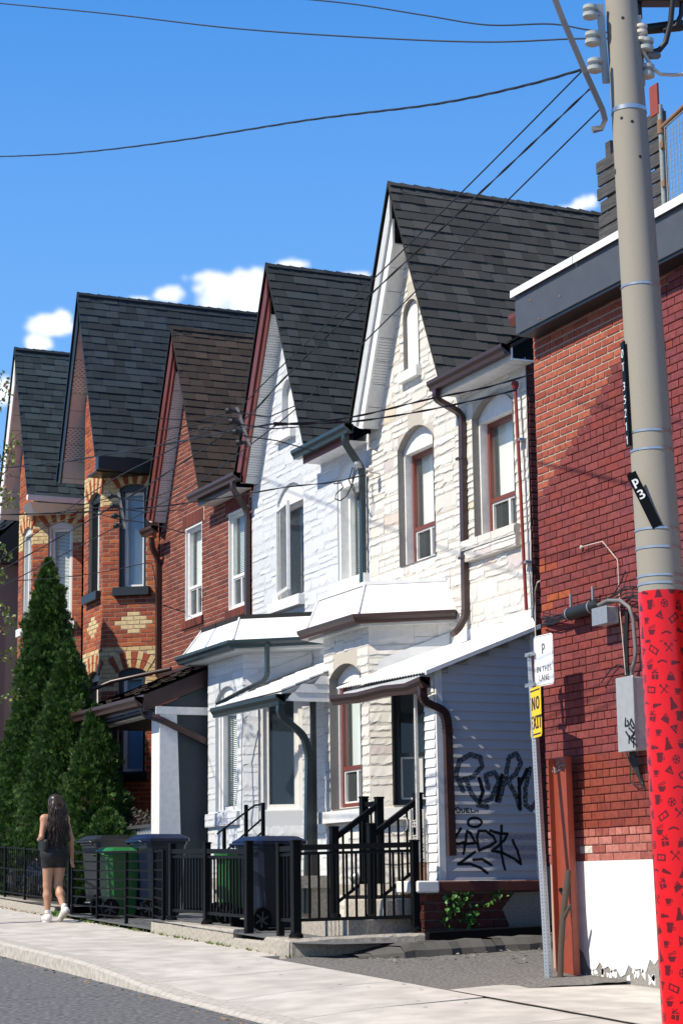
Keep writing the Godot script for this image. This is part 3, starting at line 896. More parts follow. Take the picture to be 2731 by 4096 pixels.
func downspout(parent: Node, path: Array, m: Material, w := 0.075, d := 0.06) -> void:
	var mb := MB.new()
	# soften the bends
	var q := [path[0]]
	for i in range(1, path.size() - 1):
		var a: Vector3 = path[i - 1]; var b: Vector3 = path[i]; var c: Vector3 = path[i + 1]
		var r := minf(0.09, minf((b - a).length(), (c - b).length()) * 0.4)
		var p0 := b + (a - b).normalized() * r; var p2 := b + (c - b).normalized() * r
		for k in 5:
			var t := k / 4.0
			q.append(p0.lerp(b, t).lerp(b.lerp(p2, t), t))
	q.append(path[-1])
	mb.rtube(q, w, d)
	# pleats on the elbows and the slip joints
	for i in range(1, q.size() - 2):
		if (q[i + 1] - q[i]).length() < 0.06: mb.cbox(q[i], Vector3(0, 0, w + 0.012), Vector3(d + 0.012, 0, 0), (q[i + 1] - q[i]).normalized() * 0.012)
	put(parent, "downspout", mb, m)

# gable with its fascias, soffit and shingled slopes
func gable(h: Node3D, ua: float, ya: float, hw: float, drop: float, xr: float, wall_x: float, xrange: Callable, tones: Array, fas: Array, sof: Array, o := {}) -> void:
	var ln := sqrt(hw * hw + drop * drop)
	var A := P(xr, ya, ua)
	var dR := P(0, -drop, -hw) / ln; var dL := P(0, -drop, hw) / ln
	var inR := P(0, -hw, drop) / ln; var inL := P(0, -hw, -drop) / ln
	var X := Vector3(1, 0, 0)
	var back: float = o.get("back", 4.2)
	var roof := sub(h, "roof")
	var mb := MB.new()
	mb.box(A + inR * 0.055, X * back, dR * (ln - 0.01), -inR * 0.05)
	mb.box(A + inL * 0.055, X * back, dL * ln, -inL * 0.05)
	put(roof, "deck", mb, M[o.get("deck", "tar")])
	shingle_slope(roof, A + Vector3(-xr, 0, 0) + inR * 0.003, X, dR, ln, xrange, tones, o.get("most", 300), o.get("odd", {}))
	# ridge caps
	var x := xr - 0.02
	while x < xr + back - 0.3:
		mb = MB.new()
		var L := 0.27; var z := 0.016 + R.randf_range(0, 0.004)
		for dd in [dR, dL]:
			mb.quad(P(x, ya + 0.03 + z, ua), P(x + L, ya + 0.02, ua), P(x + L, ya + 0.02, ua) + dd * 0.16, P(x, ya + 0.03 + z, ua) + dd * 0.16)
			mb.quad(P(x, ya + 0.03 + z, ua) + dd * 0.16, P(x + L, ya + 0.02, ua) + dd * 0.16, P(x + L, ya - 0.0, ua) + dd * 0.16, P(x, ya + 0.0, ua) + dd * 0.16)
		put(roof, "ridge_shingle", mb, M[tones[R.randi() % tones.size()]])
		x += 0.19
	# fascias: [outer width, total width, material outer, material inner, right width]
	for side in [0, 1]:
		var dd := dL if side == 0 else dR
		var ii := inL if side == 0 else inR
		var w0: float = fas[0] if side == 0 else fas[4]
		var steps := [[0.012, w0, 0.0, fas[2]]]
		if side == 0 and fas[1] > fas[0]: steps.append([w0, fas[1], 0.035, fas[3]])
		for st in steps:
			mb = MB.new()
			var B = A + X * st[2]
			var q := [B - UPV * (st[0] * ln / hw), B + dd * ln + ii * st[0], B + dd * ln + ii * st[1], B - UPV * (st[1] * ln / hw)]
			mb.prism(q, X * 0.03)
			put(roof, "fascia", mb, M[st[3]])
		# shingle edge above the fascia
		mb = MB.new()
		mb.box(A - X * 0.025 + ii * 0.012, X * 0.06, dd * ln, -ii * 0.022)
		put(roof, "drip_edge", mb, M[o.get("edge", "black_trim")])
	# soffit panels under the visible overhang
	var wf: float = fas[1] - 0.015
	var x0 := xr + 0.03 + (0.035 if fas[1] > fas[0] else 0.0); var x1 := wall_x + 0.02
	var t := wf * drop / hw + 0.03
	var i := 0
	while t < ln - 0.05:
		var t1 := minf(ln, t + 0.305)
		var B := A + inL * wf
		var p := [Vector3(x0 - xr, 0, 0) + B + dL * t, Vector3(x1 - xr, 0, 0) + B + dL * t, Vector3(x1 - xr, 0, 0) + B + dL * (t1 - 0.008), Vector3(x0 - xr, 0, 0) + B + dL * (t1 - 0.008)]
		mb = MB.new()
		var holes: bool = sof[2].call(i)
		mb.quv(p[0], p[1], p[2], p[3], Vector2(0, 0), Vector2(1, 0), Vector2(1, 1), Vector2(0, 1))
		for k in 4: mb.quad(p[k], p[(k + 1) % 4], p[(k + 1) % 4] - inL * 0.02, p[k] - inL * 0.02)
		put(roof, "soffit_panel", mb, M[sof[1] if holes else sof[0]])
		t = t1; i += 1
	mb = MB.new()
	var tb := wf * drop / hw + 0.02
	mb.box(A + Vector3(x0 - xr, 0, 0) + inL * (wf - 0.03) + dL * tb, X * (x1 - x0), dL * (ln - tb), -inL * 0.01)
	mb.box(A + Vector3(0.03, 0, 0) + inR * (fas[4] + 0.02) + dR * 0.18, X * (x1 - xr - 0.03), dR * (ln - 0.18), -inR * 0.01)
	mb.quad(A + dL * ln + inL * wf, A + dL * ln + inL * wf + X * (x1 - xr), A + dL * ln + X * (x1 - xr), A + dL * ln)
	put(roof, "soffit_backing", mb, M[sof[0]])

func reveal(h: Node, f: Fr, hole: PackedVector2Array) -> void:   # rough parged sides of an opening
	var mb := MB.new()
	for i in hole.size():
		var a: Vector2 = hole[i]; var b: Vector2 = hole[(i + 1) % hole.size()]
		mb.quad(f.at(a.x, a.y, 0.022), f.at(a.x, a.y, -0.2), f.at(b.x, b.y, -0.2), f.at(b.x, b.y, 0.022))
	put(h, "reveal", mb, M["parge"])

# the low front slope between two gables, its gutter board and soffit
func front_slope(h: Node3D, u0: float, uf: float, u1: float, tones: Array, trim: String, x0 := 10.72, y0 := 7.52, m := 0.58) -> void:
	var r := sub(h, "lower_roof")
	var along := P(0, 0, 1); var dn := Vector3(-1, -m, 0).normalized()
	var L := 2.6
	var top := P(x0, y0, 0) - dn * L
	var mb := MB.new()
	mb.box(P(x0, y0 - 0.05, u0), P(0, 0, uf - u0), -dn * L, Vector3(-m, 1, 0).normalized() * 0.04)
	mb.box(P(x0, y0 - 0.05, uf) - dn * 0.5, P(0, 0, u1 - uf), -dn * (L - 0.5), Vector3(-m, 1, 0).normalized() * 0.04)
	put(r, "deck", mb, M["tar"])
	shingle_slope(r, top, along, dn, L, func(t): return [u0, u1 if t < L - 0.52 else uf], tones, 90)
	mb = MB.new()
	mb.bx(x0 + 0.0, x0 + 0.022, y0 - 0.19, y0 - 0.012, u0, uf)
	put(r, "fascia", mb, M[trim])
	var u := u0
	while u < uf - 0.05:
		mb = MB.new()
		mb.bx(x0 + 0.024, 11.02, y0 - 0.18, y0 - 0.165, u, minf(uf, u + 0.2) - 0.006)
		put(r, "soffit_panel", mb, M["white_vinyl"]); u += 0.2

# canted bay: [x, u] corner points from the left wall round to the right wall
func facets(pts: Array) -> Array:
	var o := []
	for i in pts.size() - 1: o.append(Fr.new(pts[i][0], pts[i][1], pts[i + 1][0], pts[i + 1][1]))
	return o

func flen(pts: Array, i: int) -> float:
	return Vector2(pts[i][0], pts[i][1]).distance_to(Vector2(pts[i + 1][0], pts[i + 1][1]))

func bay_roof(h: Node3D, wallp: Array, eave: Array, y_bot: float, y_top: float, y_sof: float, gm: String, topm: String, lip: float) -> void:
	var r := sub(h, "bay_roof")
	for i in eave.size() - 1:
		var mb := MB.new()
		var a := P(eave[i][0], y_bot, eave[i][1]); var b := P(eave[i + 1][0], y_bot, eave[i + 1][1])
		var c := P(wallp[i + 1][0], y_top, wallp[i + 1][1]); var d := P(wallp[i][0], y_top, wallp[i][1])
		mb.quad(a, b, c, d)
		mb.quad(a, a + (d - a) * 0.0 + Vector3(0, -0.02, 0), b + Vector3(0, -0.02, 0), b)
		put(r, "panel", mb, M["white_metal"])
		if i > 0:   # standing hip cover
			mb = MB.new()
			mb.tube([a + Vector3(-0.01, 0.01, 0), d + Vector3(-0.01, 0.01, 0)], 0.014, 5)
			put(r, "hip_cap", mb, M["white_metal"])
	var mb := MB.new()
	var q := []
	for p in wallp: q.append(P(p[0] - 0.02, y_top + lip, p[1]))
	mb.prism(q + [P(11.3, y_top + lip, wallp[-1][1]), P(11.3, y_top + lip, wallp[0][1])], Vector3(0, -lip - 0.01, 0))
	put(r, "top_edge", mb, M[topm])
	mb = MB.new()
	q = []
	for p in eave: q.append(P(p[0] + 0.01, y_sof, p[1]))
	mb.prism(q + [P(11.2, y_sof, eave[-1][1]), P(11.2, y_sof, eave[0][1])], Vector3(0, y_bot - y_sof - 0.03, 0))
	put(r, "soffit", mb, M["grey_white"])
	var g := []
	for p in eave: g.append(P(p[0] + 0.01, y_bot - 0.015, p[1]))
	gutter(r, g, M[gm])

# ------------------------------------------------------------------ the brick building on the corner of the lane
func brick_building() -> void:
	var h := thing("brick_building", "flat-roofed brick building in red and maroon with dark grey fascia", "building", P(12, 0.7, 12))
	var f := Fr.new(9.6, 16.55, 9.6, 3.0)
	var yl := func(s: float) -> float: return 5.2 + s * 0.655 + 0.03 * sin(s * 9.0)
	var out := rect(0, 13.5, 1.75, 6.95)
	var wall := sub(h, "wall")
	var mb := MB.new()
	var face_top := PackedVector2Array([Vector2(0, 5.15), Vector2(2.75, 6.95), Vector2(0, 6.95)])
	var face_low := PackedVector2Array([Vector2(0, 1.9), Vector2(13.5, 1.9), Vector2(13.5, 6.95), Vector2(2.75, 6.95), Vector2(0, 5.15)])
	wall_face(mb, f, face_top, [], 0.004, 0.0)
	put(wall, "pale_mortar", mb, M["mortar_pale"])
	mb = MB.new()
	wall_face(mb, f, face_low, [], 0.004, 0.0)
	put(wall, "painted_mortar", mb, M["mortar_red"])
	mb = MB.new()
	wall_face(mb, f, rect(0, 13.5, 0.3, 2.45), [], 0.0045, 0.0)
	put(wall, "base_mortar", mb, M["mortar_pink"])
	mb = MB.new()
	mb.bx(9.606, 16, 0.2, 6.98, 3.0, 16.545)
	put(wall, "core", mb, M["mortar_red"])
	var nz := FastNoiseLite.new()
	nz.seed = 4; nz.frequency = 1.1
	var tone := func(s: float, y: float) -> String:
		var v := R.randf()
		if y > yl.call(s): return ["b0", "b1", "b2", "b0", "b3"][int(v * 5)]
		if y < 2.04: return ["p0", "p1", "p2", "p0", "p1"][int(v * 5)] if not (s > 0.60 and s < 0.85 and y > 1.82 and y < 1.9) else "w0"
		if y < 2.68 and s < 1.75: return ["n0", "n1", "n2"][int(v * 3)]
		var warm := 0.80 - s * 1.1 + nz.get_noise_2d(s * 1.5, y) * 0.7 - (0.5 if y < 3.9 else 0.0) - (0.2 if y > 5.0 else 0.0)
		if warm > 0.75 and v < 0.75: return ["f0", "f1", "m3", "f1", "f2"][int(v * 6.6)]
		if v < 0.006: return "f0"
		return ["m0", "m1", "m2", "m0", "m3"][int(R.randf() * 5)]
	var list := []
	bricks(list, f, rect(0.0, 4.6, 1.74, 6.93), [], 0.0742, 0.225, tone, 0.011, 7, 0.0095)
	for e in list:   # the repointed upper part has wide pale joints
		if e[2].resource_name[0] == "b": e[0].basis = Basis(e[0].basis.x * 0.965, e[0].basis.y * 0.865, e[0].basis.z * 0.42)
	pieces(wall, "brick", list, 300, M["brick_v"])
	# rendered foot of the wall, broken away along the ground
	var pl := sub(h, "render_coat")
	mb = MB.new()
	var e := [Vector2(0.32, 1.745), Vector2(13.5, 1.69), Vector2(13.5, 0.95)]
	var low := []
	for k in 60:
		var s := 4.4 - k * 0.068
		var y := 0.80 + 0.035 * sin(k * 0.9) + R.randf_range(-0.045, 0.045)
		if s < 0.75: y += (0.75 - s) * 0.7
		if s > 1.62 and s < 1.95: y += 0.10
		if s < 0.40: break
		low.append(Vector2(s, y))
	for p in low: e.append(p)
	e.append(Vector2(0.36, 1.1)); e.append(Vector2(0.34, 1.25))
	var pts := []
	for p in e: pts.append(f.at(p.x, p.y, 0.016))
	mb.prism(pts, f.n * 0.008)
	put(pl, "white_coat", mb, M["plaster"])
	mb = MB.new()
	fb(mb, f, 0.36, 13.5, 0.3, 1.735, -0.02, 0.0165)
	put(pl, "bare_render", mb, M["parge"])
	var fl := MB.new()   # flakes of paint left on the bare strip
	for k in 34:
		var s := R.randf_range(0.45, 2.6); var y := 0.71 + R.randf() * 0.09
		var q := []
		for i in 6:
			var a := TAU * i / 6.0
			var rr := R.randf_range(0.012, 0.045)
			q.append(f.at(s + cos(a) * rr, y + sin(a) * rr * 1.3, 0.0175))
		fl.prism(q, f.n * 0.002)
	put(pl, "paint_flakes", fl, M["plaster"])
	# fascia box and metal cap
	mb = MB.new()
	mb.chamfer(P(9.49, 7.035, 9.76), Vector3(0.22, 0, 0), Vector3(0, 0.41, 0), P(0, 0, 13.48), 0.004)
	put(h, "fascia", mb, M["fascia_grey"])
	mb = MB.new()
	mb.bx(9.395, 9.6, 6.80, 6.838, 3.0, 16.45)
	put(h, "fascia_return", mb, M["black_trim"])
	mb = MB.new()
	var seg := 16.53
	while seg > 3:
		mb.box(P(9.345, 7.243, seg), Vector3(0.4, 0, 0), Vector3(0, 0.034 + R.randf_range(0, 0.006), 0), P(0, 0, -1.19))
		mb.box(P(9.343, 7.205, seg), Vector3(0.008, 0, 0), Vector3(0, 0.042, 0), P(0, 0, -1.19)); seg -= 1.2
	put(h, "metal_cap", mb, M["white_metal"])
	mb = MB.new()
	for q in [[0.9, 6.98], [0.35, 7.1], [2.45, 7.12], [2.5, 7.0], [2.47, 6.9], [0.5, 6.87]]: mb.lathe(f.at(q[0], q[1], 0.222), f.n, [[0.0, 0.014], [0.003, 0.012], [0.004, 0.0]], 8)
	put(h, "fixing_scars", mb, M["rust"])
	mb = MB.new()
	mb.sweep([P(9.62, 7.13, 16.85), P(9.62, 7.13, 16.54)], [Vector2(0, 0), Vector2(0, -0.1), Vector2(0.09, -0.11), Vector2(0.12, -0.04), Vector2(0.125, 0)], 1.0)
	put(h, "gutter_end", mb, M["maroon"])
	mb = MB.new()
	mb.bx(9.6, 16, 6.98, 7.05, 3, 16.5)
	put(h, "roof", mb, M["tar"])
	# timber screen on the roof terrace
	var sc := thing("roof_screen", "weathered grey board screen on the roof of the brick building", "screen", P(10, 7.05, 15))
	var fs := Fr.new(9.95, 15.80, 9.95, 3.0)
	for k in 11:
		var y := 7.15 + k * 0.135
		var right := 1.14 if k > 8 else 1.16
		for part in [[0.0, 1.14]] if k < 10 else [[0.42, 1.14]]:
			if k == 6:
				part[0] = 0.03
			mb = MB.new()
			mb.chamfer(fs.at((part[0] + right) * 0.5 + R.randf_range(-0.015, 0.015), y + (0.0 if k < 7 else 0.012), 0.0), fs.s * (right - part[0]), UPV * 0.118 + fs.s * 0.0, fs.n * 0.03, 0.004)
			put(sc, "board", mb, M["old_wood"])
	for s in [0.12, 0.95]:
		mb = MB.new()
		fb(mb, fs, s, s + 0.09, 7.05, 8.6, -0.11, -0.018)
		put(sc, "post", mb, M["old_wood"])
	# scaffold barrier beside it
	var sb := thing("scaffold_barrier", "rusty pipe barrier with blue wire mesh beside the roof screen", "barrier", P(9.9, 7.27, 14.3))
	mb = MB.new(); mb.tube([P(9.86, 7.2, 14.56), P(9.86, 8.55, 14.56)], 0.024, 10)
	put(sb, "upright", mb, M["pipe_blue"])
	mb = MB.new(); mb.tube([P(9.86, 8.32, 14.56), P(9.86, 8.62, 13.0)], 0.024, 10)
	put(sb, "top_pipe", mb, M["rust"])
	mb = MB.new(); mb.tube([P(9.86, 8.27, 14.56), P(9.86, 8.40, 14.56)], 0.034, 10)
	put(sb, "coupler", mb, M["rust"])
	mb = MB.new(); mb.bx(9.83, 9.85, 8.47, 8.76, 14.55, 14.68)
	put(sb, "red_plate", mb, M["steel_red"])
	for y in [7.35, 7.75, 8.12]:
		mb = MB.new(); mb.bx(9.83, 9.88, y, y + 0.06, 14.50, 14.545)
		put(sb, "bracket", mb, M["rust"])
	mb = MB.new()
	for k in 18: mb.tube([P(9.85, 7.3, 14.46 - k * 0.05), P(9.85, 8.28 + k * 0.008, 14.46 - k * 0.05)], 0.004, 4)
	for k in 20: mb.tube([P(9.85, 7.3 + k * 0.05, 14.46), P(9.85, 7.3 + k * 0.05, 13.5)], 0.004, 4)
	mb.tube([P(9.85, 7.3, 14.48), P(9.85, 8.3, 14.48), P(9.85, 8.45, 13.5)], 0.009, 6)
	put(sb, "wire_mesh", mb, M["pipe_blue"])
	for y in [7.5, 7.98]:
		mb = MB.new(); mb.tube([P(10.3, y, 14.6), P(10.3, y, 13.2)], 0.024, 8)
		put(sb, "back_pipe", mb, M["pipe_blue"])

# ------------------------------------------------------------------ cream stone house beside the lane
func house_cream() -> void:
	var h := thing("cream_stone_house", "cream stone gabled house with brown gutters beside the lane", "house", P(12, 1.1, 21.2), "gabled row houses")
	var f := Fr.new(11, 23.35, 11, 19.15)
	var tone := func() -> String:
		var v := R.randf()
		return "s0" if v < 0.46 else "s1" if v < 0.72 else "s2" if v < 0.955 else "s3" if v < 0.97 else "s4" if v < 0.985 else "s5"
	var out := PackedVector2Array([Vector2(0, 1.0), Vector2(4.2, 1.0), Vector2(4.2, 7.4), Vector2(2.62, 7.4), Vector2(1.33, 10.25), Vector2(0.04, 7.4), Vector2(0, 7.4)])
	var holes := [arch_hole(0.90, 1.89, 5.52, 7.03, 0.22), arch_hole(2.92, 3.90, 5.56, 7.0, 0.19), arch_hole(1.13, 1.56, 8.0, 8.72, 0.2)]
	var wall := sub(h, "front_wall")
	var mb := MB.new()
	wall_face(mb, f, out, holes, 0.0, 0.0)
	put(wall, "mortar", mb, M["mortar_cream"])
	var list := []
	stones(list, f, PackedVector2Array([Vector2(0, 1.2), Vector2(4.2, 1.2), Vector2(4.2, 7.4), Vector2(2.6, 7.4), Vector2(1.33, 10.2), Vector2(0.06, 7.4), Vector2(0, 7.4)]), holes, tone)
	pieces(wall, "stone", list, 290, M["stone_v"])
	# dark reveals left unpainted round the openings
	for hh in holes: reveal(h, f, hh)
	window(h, f, 0.90, 1.89, 5.52, 7.03, 0.22, {"frame": "red_frame", "mode": "slider", "mid": 6.0, "lw": 0.03, "blind": "blind", "blind_to": 6.0})
	window(h, f, 2.92, 3.90, 5.56, 7.0, 0.19, {"frame": "red_frame", "mode": "slider", "mid": 6.0, "lw": 0.03, "blind": "blind", "blind_to": 6.0})
	mb = MB.new()   # blind attic niche
	var pts := []
	for p in arch_hole(1.14, 1.55, 8.0, 8.72, 0.19): pts.append(f.at(p.x, p.y, -0.055))
	mb.prism(pts, f.n * 0.02)
	fb(mb, f, 1.06, 1.61, 7.86, 7.99, -0.05, 0.085)
	put(h, "attic_niche", mb, M["white_paint"])
	list = []
	stones(list, Fr.new(10.93, 20.66, 10.93, 19.37), rect(0, 1.29, 5.30, 5.43), [], tone)
	stones(list, Fr.new(10.915, 20.66, 10.915, 19.37), rect(0, 1.29, 5.43, 5.55), [], tone)
	var sl := sub(h, "sill")
	mb = MB.new(); mb.bx(10.93, 11.05, 5.30, 5.555, 19.37, 20.66)
	put(sl, "bed", mb, M["mortar_cream"])
	pieces(sl, "stone", list, 60, M["stone_v"])
	# side wall along the lane
	var fs := Fr.new(11.0, 19.15, 17.0, 19.15)
	var sw := sub(h, "side_wall")
	mb = MB.new(); wall_face(mb, fs, rect(0, 6, 0.9, 7.42), [], 0.004, 0.0)
	put(sw, "mortar", mb, M["mortar_red"])
	list = []
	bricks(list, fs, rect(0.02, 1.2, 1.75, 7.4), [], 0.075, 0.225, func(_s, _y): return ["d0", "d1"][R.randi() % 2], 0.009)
	pieces(sw, "brick", list, 160, M["brick_v"])
	mb = MB.new(); fb(mb, fs, 0.0, 6.0, 0.9, 1.74, 0.0, 0.02)
	put(h, "foundation", mb, M["parge"])
	mb = MB.new(); mb.bx(11.95, 17, 0.9, 7.4, 19.2, 23.3)
	put(h, "core", mb, M["room"])
	# roofs
	gable(h, 22.02, 10.43, 1.30, 2.87, 10.72, 11.0, func(t): return [10.70, minf(14.7, 10.70 + (10.43 - t * 2.87 / 3.15 - 7.52) / 0.58 + 0.12)], ["sh_c0", "sh_c1", "sh_c1", "sh_c2", "sh_c3"], [0.19, 0.33, "grey_white", "white_paint", 0.055], ["soffit_pale", "soffit_holes", func(i): return i in [4, 5, 9]], {"edge": "tar", "odd": {10: [13.0, 15, ["sh_x1", "sh_x2", "sh_x0"]], 11: [12.8, 15, ["sh_x1", "sh_x2", "sh_x3"]], 9: [13.4, 15, ["sh_x1", "sh_x0"]]}})
	front_slope(h, 18.98, 20.78, 22.0, ["sh_c0", "sh_c1", "sh_c2"], "grey_white")
	gutter(h, [P(10.72, 7.51, 20.83), P(10.72, 7.51, 18.98)], M["brown"], 1.05)
	downspout(h, [P(10.66, 7.42, 20.72), P(10.66, 7.28, 20.72), P(10.95, 7.10, 20.62), P(10.95, 4.66, 20.66), P(10.84, 4.50, 20.64), P(10.76, 4.44, 20.62)], M["brown"], 0.085, 0.06)
	mb = MB.new()
	for y in [6.55, 5.35]: mb.bx(10.91, 11.0, y, y + 0.03, 20.58, 20.74)
	put(h, "pipe_straps", mb, M["brown"])
	# bay
	var bp := [[11, 23.45], [10.2, 23.08], [10.2, 21.75], [11, 21.15]]
	var bf := facets(bp)
	var bay := sub(h, "bay")
	var bh := {1: [arch_hole(0.20, 1.11, 2.50, 4.12, 0.15)], 2: [arch_hole(0.27, 0.90, 2.50, 4.05, 0.12)], 0: []}
	list = []
	for i in 3:
		mb = MB.new()
		var L := flen(bp, i)
		wall_face(mb, bf[i], rect(0, L, 1.0, 4.66), bh[i], 0.0, 0.0)
		put(bay, "mortar", mb, M["mortar_cream"])
		if i: stones(list, bf[i], rect(0, L, 1.05, 4.65), bh[i], tone)
	pieces(bay, "stone", list, 290, M["stone_v"])
	reveal(h, bf[1], bh[1][0]); reveal(h, bf[2], bh[2][0])
	window(h, bf[1], 0.20, 1.11, 2.50, 4.12, 0.15, {"frame": "red_frame", "mode": "slider", "mid": 3.0, "depth": 0.15, "d1": 0.1, "blind": "blind_teal", "blind_to": 3.0})
	window(h, bf[2], 0.27, 0.90, 2.50, 4.05, 0.12, {"frame": "black_trim", "mode": "slider", "mid": 3.1, "depth": 0.15, "d1": 0.1, "lining": "black_trim", "blind": "", "glass": "pane_dark"})
	mb = MB.new()
	fb(mb, bf[1], -0.03, 1.30, 2.33, 2.47, -0.02, 0.12); fb(mb, bf[2], 0.05, 0.98, 2.33, 2.47, -0.02, 0.10)
	put(h, "bay_sill", mb, M["white_paint"])
	bay_roof(h, [[11, 23.5], [10.2, 23.2], [10.2, 21.8], [11, 21.19]], [[11, 23.75], [10.06, 23.28], [10.06, 21.70], [11, 20.98]], 4.79, 5.17, 4.64, "brown", "white_metal", 0.035)
	# porch roof of corrugated sheet
	var pr := sub(h, "porch_roof")
	mb = MB.new()
	var sheet := func(x: float, u: float) -> Vector3: return P(x, 3.80 + (x - 9.60) * 0.392 + (u - 19.1) * 0.02 + 0.010 * sin(u * TAU / 0.068), u)
	var u := 19.06
	while u < 21.36:
		var u1 := u + 0.017
		var xb := minf(11.02, 11.0 - (u - 21.13) * 1.333) if u > 21.13 else 11.02
		mb.quad(sheet.call(9.60, u), sheet.call(9.60, u1), sheet.call(xb, u1), sheet.call(xb, u))
		mb.quad(sheet.call(9.60, u), sheet.call(9.60, u) - UPV * 0.006, sheet.call(9.60, u1) - UPV * 0.006, sheet.call(9.60, u1))
		u = u1
	put(pr, "corrugated_sheet", mb, M["white_metal"])
	mb = MB.new()
	mb.box(P(9.60, 3.765, 19.03), Vector3(1.42, 0.557, 0), Vector3(0, 0.045, 0), P(0, 0, 0.03))
	put(pr, "edge_trim", mb, M["white_metal"])
	mb = MB.new()
	mb.box(P(9.62, 3.72, 19.22), Vector3(1.38, 0.541, 0), Vector3(0, 0.06, 0), P(0, 0, 2.0))
	put(pr, "boarding", mb, M["grey_white"])
	mb = MB.new()
	var A := bf[2].at(0.12, 0, 0.03) as Vector3; var B := bf[2].at(1.0, 0, 0.03) as Vector3
	A.y = 3.80 + (A.x - 9.6) * 0.392 + 0.05; B.y = 3.80 + (B.x - 9.6) * 0.392 + 0.05
	mb.quad(A, B, B + UPV * 0.14 , A + UPV * 0.12); mb.quad(A, B, B + bf[2].n * 0.12 - UPV * 0.06, A + bf[2].n * 0.12 - UPV * 0.06)
	put(pr, "flashing", mb, M["grey_white"])
	mb = MB.new(); mb.quad(P(10.985, 4.34, 19.06), P(10.985, 4.36, 21.1), P(10.985, 4.52, 20.9), P(10.985, 4.46, 19.15))
	put(pr, "wall_flashing", mb, M["white_metal"])
	gutter(pr, [P(9.62, 3.755, 21.34), P(9.62, 3.72, 20.6), P(9.62, 3.73, 19.9), P(9.62, 3.70, 19.35), P(9.62, 3.735, 18.98)], M["brown"], 1.05)
	downspout(h, [P(9.56, 3.64, 19.06), P(9.57, 3.48, 19.06), P(9.83, 3.38, 19.06), P(9.855, 3.2, 19.06), P(9.87, 1.86, 19.06)], M["brown"], 0.06, 0.085)
	# sided porch wall facing the lane, sprayed with tags
	var sd := sub(h, "siding_wall")
	var gm := StandardMaterial3D.new()
	gm.resource_name = "sprayed_vinyl"; gm.albedo_color = Color(0.50, 0.515, 0.54).linear_to_srgb(); gm.roughness = 0.55
	gm.albedo_texture = ImageTexture.create_from_image(graffiti())
	var fv := Fr.new(9.76, 19.15, 10.98, 19.15)
	var outl := PackedVector2Array([Vector2(0.07, 1.60), Vector2(1.19, 1.60), Vector2(1.19, 4.30), Vector2(0.07, 3.85)])
	var y := 1.60
	while y < 4.3:
		var sp := scan(outl, y + 0.085)
		if sp.is_empty(): sp = scan(outl, y + 0.04)
		for q in sp:
			mb = MB.new()
			var y1 := minf(y + 0.1, 4.26)
			var uv := func(s: float, yy: float) -> Vector2: return Vector2(s / 1.22, (4.3 - yy) / 2.7)
			var e := R.randf_range(-0.001, 0.001)
			mb.quv(fv.at(q[0], y, 0.016 + e), fv.at(q[1], y, 0.016 + e), fv.at(q[1], y1, 0.003), fv.at(q[0], y1, 0.003), uv.call(q[0], y), uv.call(q[1], y), uv.call(q[1], y1), uv.call(q[0], y1))
			mb.quv(fv.at(q[0], y, -0.004), fv.at(q[1], y, -0.004), fv.at(q[1], y, 0.016 + e), fv.at(q[0], y, 0.016 + e), uv.call(q[0], y), uv.call(q[1], y), uv.call(q[1], y), uv.call(q[0], y))
			put(sd, "siding_board", mb, gm)
		y += 0.1
	mb = MB.new()
	fb(mb, fv, 0.0, 0.075, 1.60, 3.84, -0.04, 0.022); fb(mb, fv, 1.185, 1.225, 1.60, 4.26, -0.04, 0.022)
	put(sd, "corner_trim", mb, M["white_vinyl"])
	mb = MB.new(); fb(mb, fv, 0.03, 1.22, 1.6, 3.8, -0.06, -0.012)
	mb.prism([fv.at(0.03, 3.8, -0.06), fv.at(1.22, 3.8, -0.06), fv.at(1.22, 4.25, -0.06)], fv.n * 0.045)
	put(sd, "backing", mb, M["grey_white"])
	var ff := Fr.new(9.762, 19.40, 9.762, 19.16)
	y = 1.6
	while y < 3.75:
		mb = MB.new()
		mb.quad(ff.at(0, y, 0.016), ff.at(0.24, y, 0.016), ff.at(0.24, y + 0.1, 0.003), ff.at(0, y + 0.1, 0.003)); mb.quad(ff.at(0, y, -0.01), ff.at(0.24, y, -0.01), ff.at(0.24, y, 0.016), ff.at(0, y, 0.016))
		mb.quad(ff.at(0, y, 0.016), ff.at(0, y + 0.1, 0.003), ff.at(0, y + 0.1, -0.02), ff.at(0, y, -0.02))
		put(sd, "siding_board", mb, M["white_vinyl"]); y += 0.1
	# porch base
	mb = MB.new(); mb.chamfer(P(10.25, 1.54, 19.32), Vector3(1.5, 0, 0), Vector3(0, 0.115, 0), P(0, 0, 0.5), 0.012)
	put(h, "porch_cap", mb, M["mortar_red"], "dark red painted concrete cap under the siding")
	mb = MB.new(); mb.chamfer(P(9.585, 1.54, 19.31), Vector3(0.26, 0, 0), Vector3(0, 0.125, 0), P(0, 0, 0.52), 0.014)
	put(h, "cap_end", mb, M["white_paint"])
	mb = MB.new(); mb.bx(9.5, 11.0, 1.46, 1.58, 19.5, 21.3)
	put(h, "porch_floor", mb, M["old_concrete"])
	var ba := sub(h, "porch_base")
	var fp := Fr.new(9.6, 19.15, 11.0, 19.15)
	mb = MB.new(); wall_face(mb, fp, rect(0, 1.4, 0.8, 1.49), [], 0.004, 0.0); mb.bx(9.6, 9.7, 0.8, 1.48, 19.16, 21.2)
	put(ba, "mortar", mb, M["mortar_grime"])
	list = []
	bricks(list, fp, rect(0, 1.0, 1.02, 1.48), [], 0.09, 0.225, func(_s, _y): return ["d0", "d1", "r1", "d1"][R.randi() % 4], 0.014)
